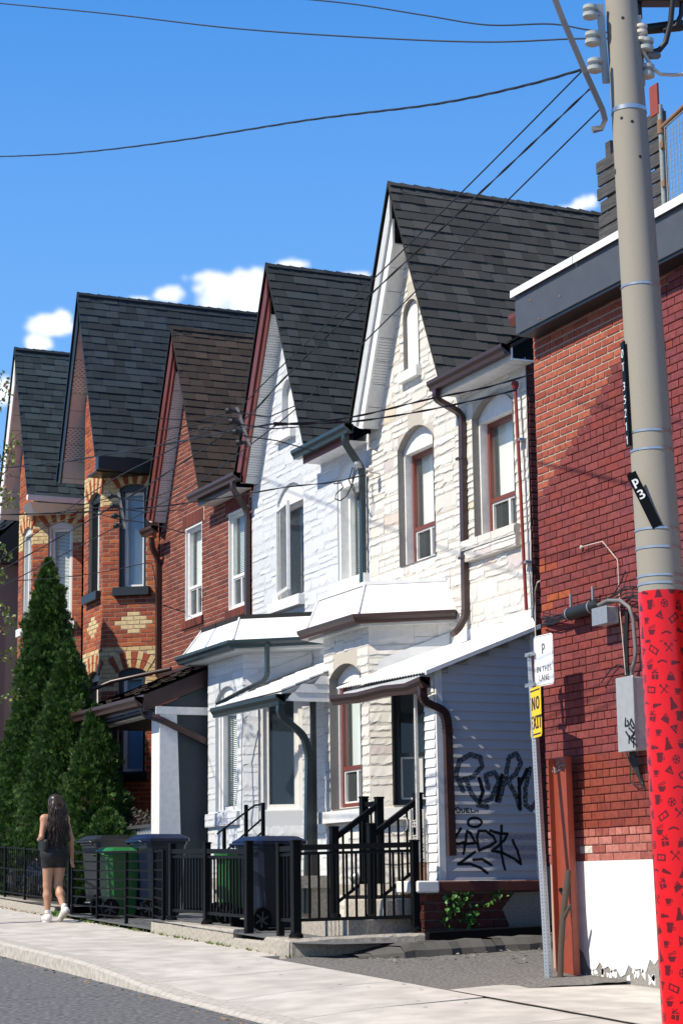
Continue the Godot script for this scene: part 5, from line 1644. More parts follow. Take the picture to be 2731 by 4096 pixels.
func house_far() -> void:
	var h := thing("far_banded_house", "orange brick house with cream bands and white fascia behind the tall cedar", "house", P(12, 1.7, 37.9), "gabled row houses")
	var bp := [[11, 38.38], [10.2, 37.78], [10.2, 36.78], [11, 36.2]]
	banded_bay(h, bp, 12.06, [1.6, 8.8, 5.1, 5.8, 8.13, 8.84], {"holes": [[], [[0.30, 0.90, 6.55, 8.40, 0.10]], [[0.31, 0.80, 6.6, 8.44, 0.08]]], "shift": -0.03, "sill": "white_paint",
		"win": {"lining": "grey_white", "frame": "white_paint", "depth": 0.12, "d1": 0.03, "lw": 0.045, "fw": 0.05, "head": 0.04, "blind": "blind", "slats": true, "mode": "plain"}})
	gable(h, 37.22, 12.06, 1.16, 3.17, 9.9, 10.6, func(_t): return [9.88, 13.6], ["sh_t0", "sh_t1", "sh_t1", "sh_t2", "sh_t3"], [0.25, 0.25, "white_paint", "white_paint", 0.04], ["soffit_pink", "soffit_pink_holes", func(_i): return false], {"edge": "black_trim", "back": 4.0, "most": 200})
	var mb := MB.new()
	mb.sweep([P(9.85, 8.90, 36.02), P(11.6, 8.88, 36.02)], [Vector2(0, 0), Vector2(0, -0.09), Vector2(0.08, -0.1), Vector2(0.11, -0.03), Vector2(0.115, 0)], 1.0)
	put(h, "gutter", mb, M["white_metal"])
	mb = MB.new(); mb.prism([P(9.95, 8.80, 36.1), P(11.6, 8.80, 36.1), P(11.6, 8.66, 36.2), P(10.1, 8.66, 36.4)], P(0, 0, 0.5))
	put(h, "eave_soffit", mb, M["soffit_pale"])

func house_grey() -> void:
	var h := thing("grey_brick_house", "grey painted brick house with dark roof at the far end of the row", "house", P(12, 1.9, 43), "gabled row houses")
	var f := Fr.new(10.4, 46.5, 10.4, 40.4)
	var wall := sub(h, "front_wall")
	var mb := MB.new()
	wall_face(mb, f, rect(0, 6.1, 1.5, 8.4), [], 0.004, 0.0)
	mb.bx(10.41, 16, 1.5, 8.4, 40.42, 46.5)
	put(wall, "mortar", mb, M["mortar_grey"])
	var list := []
	bricks(list, f, rect(2.5, 6.1, 3.2, 8.3), [], 0.074, 0.225, func(_s, _y): return ["g0", "g1"][R.randi() % 2], 0.011)
	pieces(wall, "brick", list, 150, M["brick_v"])
	var roof := sub(h, "roof")
	mb = MB.new()
	mb.prism([P(9.9, 8.3, 40.2), P(12.9, 11.3, 40.2), P(16, 8.3, 40.2)], P(0, 0, 6.5))
	put(roof, "deck", mb, M["sh_k0"])
	shingle_slope(roof, P(12.9, 11.34, 40.2), P(0, 0, 1), Vector3(-1, -1, 0).normalized(), 4.2, func(_t): return [0.0, 3.0], ["sh_k0", "sh_k1", "sh_k2"], 80)
	gutter(h, [P(9.95, 8.35, 46.0), P(9.95, 8.35, 40.2)], M["black_trim"], 1.2)
	# lean-to porch
	mb = MB.new()
	mb.prism([P(8.9, 4.45, 40.3), P(10.4, 5.2, 40.3), P(10.4, 5.1, 40.3), P(8.9, 4.35, 40.3)], P(0, 0, 4.5))
	put(h, "porch_roof", mb, M["grey_white"])
	gutter(h, [P(8.92, 4.4, 44.6), P(8.92, 4.4, 40.25)], M["soffit_pale"], 1.2, "porch_gutter")
	mb = MB.new(); mb.bx(9.0, 10.4, 3.9, 4.34, 40.35, 44.5)
	put(h, "porch_beam", mb, M["fascia_grey"])
	mb = MB.new(); mb.chamfer(P(10.30, 4.0 - 0.6, 40.62), Vector3(0.14, 0, 0), Vector3(0, 0.42, 0), P(0, 0, 0.28), 0.02); mb.lathe(P(10.23, 3.36, 40.6), Vector3(-1, 0, 0), [[0, 0.085], [0.09, 0.085], [0.12, 0.06], [0.125, 0]], 14)
	put(h, "electric_meter", mb, M["box_grey"])

# ------------------------------------------------------------------ fences and low walls
func post(t: Node, x: float, u: float, y0: float, y1: float, w: float, m: Material, flange := true) -> void:
	var mb := MB.new()
	mb.chamfer(P(x, (y0 + y1) * 0.5, u), Vector3(w, 0, 0), Vector3(0, 0, w), Vector3(0, y1 - y0, 0), 0.005)
	mb.chamfer(P(x, y1 + 0.008, u), Vector3(w + 0.014, 0, 0), Vector3(0, 0, w + 0.014), Vector3(0, 0.022, 0), 0.006)
	if flange:
		mb.lathe(P(x, y0, u), UPV, [[0, 0.0], [0, w * 1.15], [0.03, w * 1.1], [0.055, w * 0.72]], 4)
	put(t, "post", mb, m)

func panel(t: Node, a: Vector3, b: Vector3, top: float, bot: float, m: Material, gap := 0.105, r := 0.018, slope_b := 0.0) -> void:
	# a, b = ground points of the run; top and bot = rail heights at a; slope_b = how much lower the rails are at b
	var d := b - a
	var L := Vector2(d.x, d.z).length()
	var hd := Vector3(d.x, 0, d.z).normalized()
	var sd := Vector3(-hd.z, 0, hd.x)
	var dn := Vector3(0, slope_b, 0)
	var ax := hd * L + dn
	for y in [[top - 0.055, 0.055, 0.05], [top - 0.105, 0.03, 0.028], [bot, 0.035, 0.028]]:
		var mb := MB.new()
		mb.box(Vector3(a.x, y[0], a.z) - sd * y[2] * 0.5, ax, Vector3(0, y[1], 0), sd * y[2])
		put(t, "rail", mb, m)
	var n := int(L / gap)
	for i in range(1, n):
		var p := Vector3(a.x, 0, a.z) + ax * (float(i) / n)
		var mb := MB.new()
		mb.box(Vector3(p.x - r * 0.5, p.y + bot + 0.02, p.z - r * 0.5), Vector3(r, 0, 0), Vector3(0, top - bot - 0.1, 0), Vector3(0, 0, r))
		put(t, "baluster", mb, m)

func rough_wall(nm: String, label: String, pts: Array, h0: float, h1: float, y_low: float, m: Material) -> void:
	# low concrete wall over ground outline pts; top from h0 at first point to h1 at last, with worn arrises
	var t := thing(nm, label, "low wall", P(pts[0][0], y_low, pts[0][1]), "low concrete walls")
	var mb := MB.new()
	var n := 24
	var prev := []
	for i in n + 1:
		var k := float(i) / n
		var x0: float = lerpf(pts[0][0], pts[1][0], k); var u0: float = lerpf(pts[0][1], pts[1][1], k)
		var x1: float = lerpf(pts[2][0], pts[3][0], k); var u1: float = lerpf(pts[2][1], pts[3][1], k)
		var y := lerpf(h0, h1, k)
		var j := R.randf_range(-0.012, 0.006)
		var c := R.randf_range(0.012, 0.035)
		var A := P(x0, 0, u0); var B := P(x1, 0, u1)
		var dd := (B - A).normalized()
		var row := [Vector3(A.x, y_low, A.z) + dd * R.randf_range(-0.012, 0.004), Vector3(A.x, y - c, A.z) + dd * R.randf_range(0, 0.008), Vector3(A.x, y + j * 0.4, A.z) + dd * c * 1.2, Vector3(B.x, y, B.z) - dd * 0.01, Vector3(B.x, y_low, B.z)]
		if i:
			for q in 4: mb.quad(prev[q], row[q], row[q + 1], prev[q + 1])
		if i == 0 or i == n:
			for q in range(1, 4): mb.tri(row[0], row[q], row[q + 1])
		prev = row
	put(t, "wall", mb, m)

func fences() -> void:
	var m: Material = M["black_rail"]
	var t := thing("baluster_fence", "black metal baluster fence on the low wall in front of the white house", "fence", P(8.27, 1.15, 22.1), "black metal baluster fences")
	post(t, 8.27, 23.34, 1.19, 2.09, 0.075, m); post(t, 8.27, 22.14, 1.15, 2.07, 0.075, m); post(t, 8.27, 20.83, 1.02, 2.05, 0.085, m)
	panel(t, P(8.27, 0, 23.30), P(8.27, 0, 22.18), 2.035, 1.29, m, 0.1, 0.018, -0.02); panel(t, P(8.27, 0, 22.10), P(8.27, 0, 20.88), 2.01, 1.26, m, 0.1, 0.018, -0.03)
	t = thing("corner_fence", "black metal baluster fence turning the corner into the lane beside the steps", "fence", P(8.3, 1.05, 19.4), "black metal baluster fences")
	post(t, 8.27, 19.93, 1.05, 2.0, 0.07, m, false); post(t, 8.25, 19.46, 1.04, 2.02, 0.09, m); post(t, 9.46, 19.12, 1.08, 2.01, 0.075, m)
	panel(t, P(8.27, 0, 19.90), P(8.26, 0, 19.50), 1.98, 1.20, m, 0.085); panel(t, P(8.29, 0, 19.44), P(9.43, 0, 19.13), 1.985, 1.20, m, 0.098, 0.02, 0.02)
	rough_wall("low_wall", "low concrete wall under the black fence of the white house", [[8.13, 23.72], [8.13, 20.95], [8.42, 23.72], [8.42, 20.95]], 1.185, 1.11, 0.8, M["old_concrete"])
	rough_wall("entry_slab", "low concrete sill across the gateway beside the blue bin", [[8.11, 20.95], [8.11, 19.9], [8.6, 20.95], [8.6, 19.9]], 1.02, 1.0, 0.75, M["old_concrete"])
	rough_wall("corner_block", "broken concrete corner block under the fence post at the lane", [[8.10, 19.98], [8.10, 19.3], [8.5, 19.98], [8.5, 19.3]], 1.045, 1.03, 0.7, M["old_concrete"])
	rough_wall("lane_wall", "low concrete edge along the lane under the corner fence", [[8.12, 19.27], [9.5, 18.98], [8.12, 19.6], [9.5, 19.5]], 1.03, 1.07, 0.7, M["old_concrete"])
	rough_wall("planter_wall", "long low concrete wall under the ornate iron fence", [[8.13, 45.0], [8.13, 27.9], [8.4, 45.0], [8.4, 27.9]], 2.10, 1.35, 1.0, M["old_concrete"])
	# fence of flat bars
	m = M["black_iron"]
	t = thing("bar_fence", "black iron fence of level bars in front of the bins", "fence", P(8.25, 1.1, 25.5))
	var pu := [[27.43, 1.20, 2.09], [26.27, 1.14, 2.06], [25.05, 1.08, 2.04], [23.97, 1.04, 2.02], [23.60, 1.17, 2.03]]
	for q in pu:
		var mb := MB.new()
		mb.bx(8.235, 8.275, q[1], q[2], q[0] - 0.018, q[0] + 0.018)
		if q[0] < 27 and q[0] > 23.8: mb.bx(8.20, 8.31, q[1] - 0.005, q[1] + 0.008, q[0] - 0.055, q[0] + 0.055)
		put(t, "post", mb, m)
	for k in 8:
		for s in pu.size() - 1:
			var a: Array = pu[s]; var b: Array = pu[s + 1]
			var ya := lerpf(a[2] - 0.012, 1.235, k / 7.0); var yb := lerpf(b[2] - 0.012, [1.235, 1.215, 1.20, 1.19, 1.19][s + 1], k / 7.0)
			if s == 0: ya = lerpf(a[2] - 0.012, 1.24, k / 7.0)
			var mb := MB.new()
			mb.box(P(8.246, ya, a[0] - 0.018), P(0, yb - ya, b[0] - a[0] + 0.036), Vector3(0, 0.02 if k else 0.028, 0), Vector3(0.016, 0, 0))
			put(t, "bar", mb, m)
	# ornate fence
	t = thing("ornate_fence", "ornate black iron fence with scrolls beside the cedar", "fence", P(8.27, 1.4, 30))
	var y_at := func(u: float) -> float: return 1.36 + (u - 27.9) * 0.044
	for k in 7:
		var u := 27.65 + k * 1.15
		var mb := MB.new(); mb.bx(8.25, 8.285, y_at.call(u) - 0.1, y_at.call(u) + 0.78, u - 0.018, u + 0.018)
		put(t, "post", mb, m)
	for q in [0.06, 0.42, 0.74]:
		var mb := MB.new(); mb.box(P(8.26, y_at.call(27.65) + q, 27.65), P(0, 6.9 * 0.044, 6.9), Vector3(0, 0.022, 0), Vector3(0.02, 0, 0))
		put(t, "rail", mb, m)
	for k in 57:
		var u := 27.72 + k * 0.12
		var b: float = y_at.call(u)
		var mb := MB.new(); mb.tube([P(8.27, b + 0.07, u), P(8.27, b + 0.75, u)], 0.007, 5)
		put(t, "picket", mb, m)
		if k % 2 == 0:
			var ring := []
			for a in 13: ring.append(P(8.27, b + 0.24 + 0.13 * sin(TAU * a / 12.0), u + 0.06 + 0.052 * cos(TAU * a / 12.0)))
			mb = MB.new(); mb.tube(ring, 0.006, 5, -1.0, false)
			ring = []
			for a in 15: ring.append(P(8.27, b + 0.58 + 0.10 * (1 - a / 18.0) * sin(TAU * a / 9.0), u + 0.06 + 0.055 * (1 - a / 18.0) * cos(TAU * a / 9.0)))
			mb.tube(ring, 0.006, 5, -1.0, false)
			put(t, "scroll", mb, m)
	# refuse sacks behind it
	for k in 5:
		var u := 28.9 + k * 0.85; var x := 8.75
		var s := thing("refuse_sack", "shiny black refuse sack behind the ornate fence", "sack", P(x, gy(u) + 0.15, u), "black refuse sacks")
		var mb := MB.new()
		var nz := FastNoiseLite.new(); nz.seed = k; nz.frequency = 5.0; nz.fractal_octaves = 2
		var gp := func(i: int, j: int) -> Vector3:
			var a := TAU * i / 22.0; var e := PI * j / 13.0
			var dirv := Vector3(sin(e) * cos(a), cos(e), sin(e) * sin(a))
			var rr := 1.0 + 0.16 * nz.get_noise_3dv(dirv) + 0.05 * nz.get_noise_3dv(dirv * 3.0)
			return P(x, gy(u) + 0.42, u) + dirv * rr * Vector3(0.33, 0.38, 0.40)
		for j in 13:
			for i in 22: mb.quad(gp.call(i, j), gp.call(i + 1, j), gp.call(i + 1, j + 1), gp.call(i, j + 1))
		put(s, "sack", mb, mat("sack_black", Color(0.012, 0.014, 0.016), 0.16))

# ------------------------------------------------------------------ wheeled bins
func bin(nm: String, label: String, at: Vector3, turn: float, W: float, D: float, H: float, body: Color, lid: Color, o := {}) -> void:
	var t := thing(nm, label, "bin", at, "wheeled bins")
	t.rotation.y = turn
	var bm := mat(nm + "_body", body, 0.42, 0.0, "soft", 0.5); var lm := mat(nm + "_lid", lid, 0.38, 0.0, "soft", 0.5)
	var loc := func(par: Node, n2: String, mb: MB, m: Material):
		var q := put(par, n2, mb, m)
		q.position = Vector3.ZERO
		return q
	var mb := MB.new()
	var prof := [[0.0, 0.74, 0.70], [0.04, 0.80, 0.76], [0.55, 0.90, 0.88], [0.86, 0.97, 0.96], [0.862, 1.02, 1.01], [0.90, 1.02, 1.01]]
	var ring := func(q: Array) -> Array:
		var r := []
		var w: float = W * 0.5 * q[1]; var d: float = D * 0.5 * q[2]; var c := 0.05
		for p in [Vector2(w, -d + c), Vector2(w, d - c), Vector2(w - c, d), Vector2(-w + c, d), Vector2(-w, d - c), Vector2(-w, -d + c), Vector2(-w + c, -d), Vector2(w - c, -d)]: r.append(Vector3(p.x, 0.03 + q[0] * H, p.y))
		return r
	for i in prof.size() - 1:
		var a: Array = ring.call(prof[i]); var b: Array = ring.call(prof[i + 1])
		for k in 8: mb.quad(a[k], b[k], b[(k + 1) % 8], a[(k + 1) % 8])
	for s in [-0.25, 0.25]:   # moulded ribs
		mb.box(Vector3(s * W, 0.1, D * 0.40), Vector3(0.03, 0, 0), Vector3(0, H * 0.55, D * 0.045), Vector3(0, 0, 0.012))
	loc.call(t, "body", mb, bm)
	mb = MB.new()
	var L := [[0.90, 1.10, 1.08], [0.935, 1.12, 1.10], [0.95, 1.05, 1.03], [0.985, 0.86, 0.84], [0.99, 0.80, 0.78]]
	for i in L.size() - 1:
		var a: Array = ring.call(L[i]); var b: Array = ring.call(L[i + 1])
		for k in 8: mb.quad(a[k], b[k], b[(k + 1) % 8], a[(k + 1) % 8])
	var top: Array = ring.call(L[4])
	for k in range(1, 7): mb.tri(top[0], top[k + 1], top[k])
	loc.call(t, "lid", mb, lm)
	mb = MB.new(); mb.tube([Vector3(-W * 0.36, H * 0.9, -D * 0.56), Vector3(-W * 0.36, H * 0.93, -D * 0.64), Vector3(W * 0.36, H * 0.93, -D * 0.64), Vector3(W * 0.36, H * 0.9, -D * 0.56)], 0.016, 8)
	loc.call(t, "handle", mb, lm)
	for s in [-1, 1]:
		var wr := 0.13
		var w: MeshInstance3D = loc.call(t, "wheel", _wheel(Vector3(s * W * 0.42, wr, -D * 0.42), wr), M["black_rail"])
		mb = MB.new()
		for k in 6: mb.box(Vector3(s * (W * 0.42 + 0.028), wr - 0.008, -D * 0.42 - 0.008), Vector3(0.006, 0, 0), Vector3(0, cos(TAU * k / 6) * 0.09, sin(TAU * k / 6) * 0.09), Vector3(0, -sin(TAU * k / 6) * 0.018, cos(TAU * k / 6) * 0.018))
		loc.call(w, "spokes", mb, M["fascia_grey"])
	mb = MB.new(); mb.tube([Vector3(-W * 0.44, 0.13, -D * 0.42), Vector3(W * 0.44, 0.13, -D * 0.42)], 0.012, 6)
	loc.call(t, "axle", mb, M["galv"])
	for q in o.get("stick", []):   # stickers on a side: [side, along, height, w, h, colour]
		mb = MB.new()
		var yy: float = 0.03 + q[2] * H
		var kk := lerpf(0.80, 0.97, q[2] / 0.86) * 0.5
		var c: Vector3; var x: Vector3
		match q[0]:
			0: c = Vector3(q[1] * W, yy, D * (kk - 0.02) + 0.012); x = Vector3(q[3], 0, 0)
			_: c = Vector3(W * kk * q[0] + 0.004 * q[0], yy, q[1] * D); x = Vector3(0, 0, -q[3] * q[0])
		mb.cbox(c, x, Vector3(0, q[4], 0), x.cross(UPV).normalized() * 0.004)
		loc.call(t, "sticker", mb, M[q[5]])

func _wheel(c: Vector3, r: float) -> MB:
	var mb := MB.new()
	mb.lathe(c - Vector3(0.025, 0, 0), Vector3(1, 0, 0), [[0.0, 0.0], [0.0, r * 0.72], [0.0, r * 0.95], [0.008, r], [0.042, r], [0.05, r * 0.95], [0.05, r * 0.72], [0.042, r * 0.7], [0.042, 0.0]], 20)
	return mb

func bins() -> void:
	var at := func(x: float, y: float, X: float, lift: float) -> Vector3:
		var p := on_x(x, y, X)
		p.y = gy(-p.z) + lift
		return p
	bin("grey_bin", "dark grey wheeled bin beside the green one behind the bar fence", at.call(425, 3500, 8.95, 0.055), PI * 0.5 + 0.25, 0.5, 0.6, 1.06, Color(0.030, 0.034, 0.037), Color(0.020, 0.023, 0.026), {"stick": [[-1, 0.1, 0.74, 0.06, 0.10, "white_paint"], [-1, 0.1, 0.60, 0.06, 0.05, "white_paint"], [0, -0.1, 0.74, 0.05, 0.12, "white_paint"], [0, -0.1, 0.58, 0.06, 0.05, "white_paint"]]})
	bin("green_bin", "green wheeled bin behind the bar fence, smaller than its neighbours", at.call(480, 3520, 8.62, 0.055), PI * 0.5 + 0.1, 0.44, 0.52, 0.92, Color(0.018, 0.12, 0.028), Color(0.022, 0.17, 0.040), {"stick": [[0, 0.14, 0.66, 0.05, 0.08, "white_paint"], [0, 0.14, 0.55, 0.06, 0.045, "white_paint"]]})
	bin("blue_bin", "navy blue wheeled bin at the corner of the bar fence", at.call(636, 3500, 9.1, 0.055), PI * 0.5 + 0.15, 0.55, 0.62, 1.1, Color(0.004, 0.010, 0.028), Color(0.006, 0.018, 0.06))
	bin("blue_bin", "blue wheeled bin with a round white sticker in the gateway", at.call(1080, 3560, 8.78, 0.16), PI * 0.5 + 0.2, 0.54, 0.64, 1.03, Color(0.006, 0.028, 0.095), Color(0.008, 0.025, 0.085), {"stick": [[0, 0.22, 0.78, 0.16, 0.22, "ink"], [0, 0.22, 0.50, 0.10, 0.05, "white_paint"]]})
	bin("green_bin", "slim green bin seen through the balusters of the black fence", at.call(930, 3560, 8.85, 0.16), PI * 0.5, 0.34, 0.34, 0.85, Color(0.018, 0.12, 0.028), Color(0.022, 0.15, 0.040))
	# print on the sticker of the blue bin
	var bn := get_node("blue_bin_001")
	for q in [["1-888-9", 0.69, 0.022], ["circularmateri", 0.665, 0.017]]:
		var tm := text_mesh(q[0], q[2])
		var o := MeshInstance3D.new(); o.name = "lettering"; o.mesh = tm; o.material_override = M["white_sign"]
		o.position = Vector3(0.54 * 0.22, 0.03 + q[1] * 1.03, 0.64 * 0.455 + 0.016)
		bn.add_child(o, true)
	var mb := MB.new()
	for k in 14: mb.cbox(Vector3(0.54 * 0.22 + cos(TAU * k / 14) * 0.045, 0.03 + 0.82 * 1.03 + sin(TAU * k / 14) * 0.045, 0.64 * 0.455 + 0.02), Vector3(0.009, 0, 0), Vector3(0, 0.009, 0), Vector3(0, 0, 0.003))
	mb.lathe(Vector3(0.54 * 0.22, 0.03 + 0.82 * 1.03, 0.64 * 0.455 + 0.02), Vector3(0, 0, 1), [[0, 0.02], [0.003, 0.018], [0.003, 0.008]], 12)
	var o2 := put(bn, "sticker_ring", mb, M["white_sign"]); o2.position = Vector3.ZERO

func text_mesh(s: String, cap: float, fnt := "Droid Sans", bold := false) -> TextMesh:
	var tm := TextMesh.new()
	var sf := SystemFont.new(); sf.font_names = PackedStringArray([fnt]); sf.font_weight = 700 if bold else 400
	tm.font = sf; tm.font_size = 48; tm.pixel_size = cap / (48 * 0.714); tm.depth = 0.003; tm.text = s
	tm.curve_step = 2.0
	return tm

func letters(parent: Node, s: String, cap: float, m: Material, origin: Vector3, ax: Vector3, ay: Vector3, squeeze := 1.0, bold := false) -> void:
	var o := MeshInstance3D.new()
	o.name = "lettering"; o.mesh = text_mesh(s, cap, "Droid Sans", bold); o.material_override = m
	var x := ax.normalized(); var z := x.cross(ay).normalized(); var y := z.cross(x)
	o.transform = Transform3D(Basis(x * squeeze, y, z), origin - (parent.position if parent.get_parent() == self else Vector3.ZERO))
	parent.add_child(o, true)

# ------------------------------------------------------------------ steps and rails
func stairs_and_rails() -> void:
	var t := thing("porch_steps", "concrete steps up to the porch of the cream house", "steps", P(9.2, 1.05, 20.0))
	for q in [[8.82, 9.62, 0.85, 1.22, 19.42, 20.75], [9.20, 9.62, 1.22, 1.42, 19.30, 20.35]]:
		var mb := MB.new(); mb.chamfer(P((q[0] + q[1]) * 0.5, (q[2] + q[3]) * 0.5, (q[4] + q[5]) * 0.5), Vector3(q[1] - q[0], 0, 0), Vector3(0, 0, q[5] - q[4]), Vector3(0, q[3] - q[2], 0), 0.015)
		put(t, "step", mb, M["old_concrete"])
	var m: Material = M["black_rail"]
	for q in [[20.60, "black stair railing on the bay side of the cream house steps"], [19.62, "black stair railing on the lane side of the cream house steps"]]:
		var u: float = q[0]
		var r := thing("stair_railing", q[1], "railing", P(9.2, 1.22, u), "stair railings of the cream house")
		post(r, 9.20, u, 1.22, 2.2, 0.085, m); post(r, 9.76, u, 1.55, 2.53, 0.085, m)
		var mb := MB.new(); mb.box(P(9.22, 2.06, u - 0.03), Vector3(0.5, 0.345, 0), Vector3(0, 0.07, 0), P(0, 0, 0.06))
		put(r, "hand_rail", mb, m)
		mb = MB.new(); mb.box(P(9.22, 1.36, u - 0.018), Vector3(0.5, 0.345, 0), Vector3(0, 0.035, 0), P(0, 0, 0.036))
		put(r, "bottom_rail", mb, m)
		for k in 4:
			mb = MB.new(); mb.bx(9.30 + k * 0.105, 9.32 + k * 0.105, 1.42 + k * 0.072, 2.12 + k * 0.072, u - 0.01, u + 0.01)
			put(r, "baluster", mb, m)
	var r := thing("porch_railing", "black porch railing across the front of the cream house porch", "railing", P(9.7, 1.58, 20.9))
	post(r, 9.72, 20.92, 1.58, 2.55, 0.085, m)
	panel(r, P(9.73, 0, 20.90), P(9.75, 0, 20.64), 2.5, 1.7, m, 0.09)
	r = thing("porch_railing", "thin black pipe railing on the porch steps of the white house", "railing", P(9.6, 1.7, 24.2))
	var mb := MB.new()
	for u in [24.26, 23.68]:
		mb = MB.new(); mb.bx(9.58, 9.62, 1.6, 2.62, u - 0.02, u + 0.02)
		put(r, "post", mb, M["black_iron"])
	for k in 4:
		mb = MB.new(); mb.tube([P(9.6, 2.60 - k * 0.17, 23.68), P(9.6, 2.60 - k * 0.17, 24.26 - 0.3 * (1.0 if k == 0 else 0.0)), P(9.58, 2.28 - k * 0.17, 25.25)] if k == 0 else [P(9.6, 2.60 - k * 0.17, 23.68), P(9.58, 2.20 - k * 0.17, 25.0)], 0.013, 6)
		put(r, "bar", mb, M["black_iron"])
	mb = MB.new(); mb.bx(9.57, 9.61, 1.5, 2.35, 25.0, 25.04)
	put(r, "lower_post", mb, M["black_iron"])
	# rusty scrolled porch column
	t = thing("iron_column", "rusty white wrought iron porch column with scrolls beside the siding", "column", P(9.62, 1.6, 19.45))
	var wm := mat("flaking_white", Color(0.62, 0.60, 0.56), 0.7, 0.0, "patch", 0.12)
	for d in [[0.0, 0.0], [0.0, 0.16], [0.1, 0.05]]:
		mb = MB.new(); mb.bx(9.62 + d[0], 9.645 + d[0], 1.60, 2.36, 19.36 + d[1], 19.385 + d[1])
		put(t, "bar", mb, wm)
		mb = MB.new(); mb.bx(9.618 + d[0], 9.647 + d[0], 1.60, 1.80, 19.358 + d[1], 19.387 + d[1])
		put(t, "rusty_foot", mb, M["rust"])
	mb = MB.new(); mb.bx(9.66, 9.69, 1.6, 3.74, 19.44, 19.47)
	put(t, "pole", mb, wm)
	for k in 6:
		var pts := []
		for a in 22:
			var th := a * 0.42
			var rr := 0.052 * (1.0 - a / 26.0)
			pts.append(P(9.63, 1.88 + (k % 3) * 0.16 + rr * sin(th), 19.45 + (0.03 if k < 3 else -0.03) + rr * cos(th) * (1 if k < 3 else -1)))
		mb = MB.new(); mb.tube(pts, 0.006, 5)
		put(t, "scroll", mb, wm)
	var pts := []
	for a in 26:
		var th := a * 0.36
		pts.append(P(9.60, 2.20 + 0.09 * (1 - a / 30.0) * sin(th + 1.2), 19.62 + 0.07 * (1 - a / 30.0) * cos(th + 1.2)))
	mb = MB.new(); mb.tube(pts, 0.007, 5)
	put(t, "scroll", mb, wm)

# ------------------------------------------------------------------ utility pole
func pole_at(y: float) -> Vector3:
	return P(7.0, y, 10.44 + (y - 0.5) * 0.0433)

func pole_r(y: float) -> float:
	return 0.145 - (y - 3.34) * 0.0092

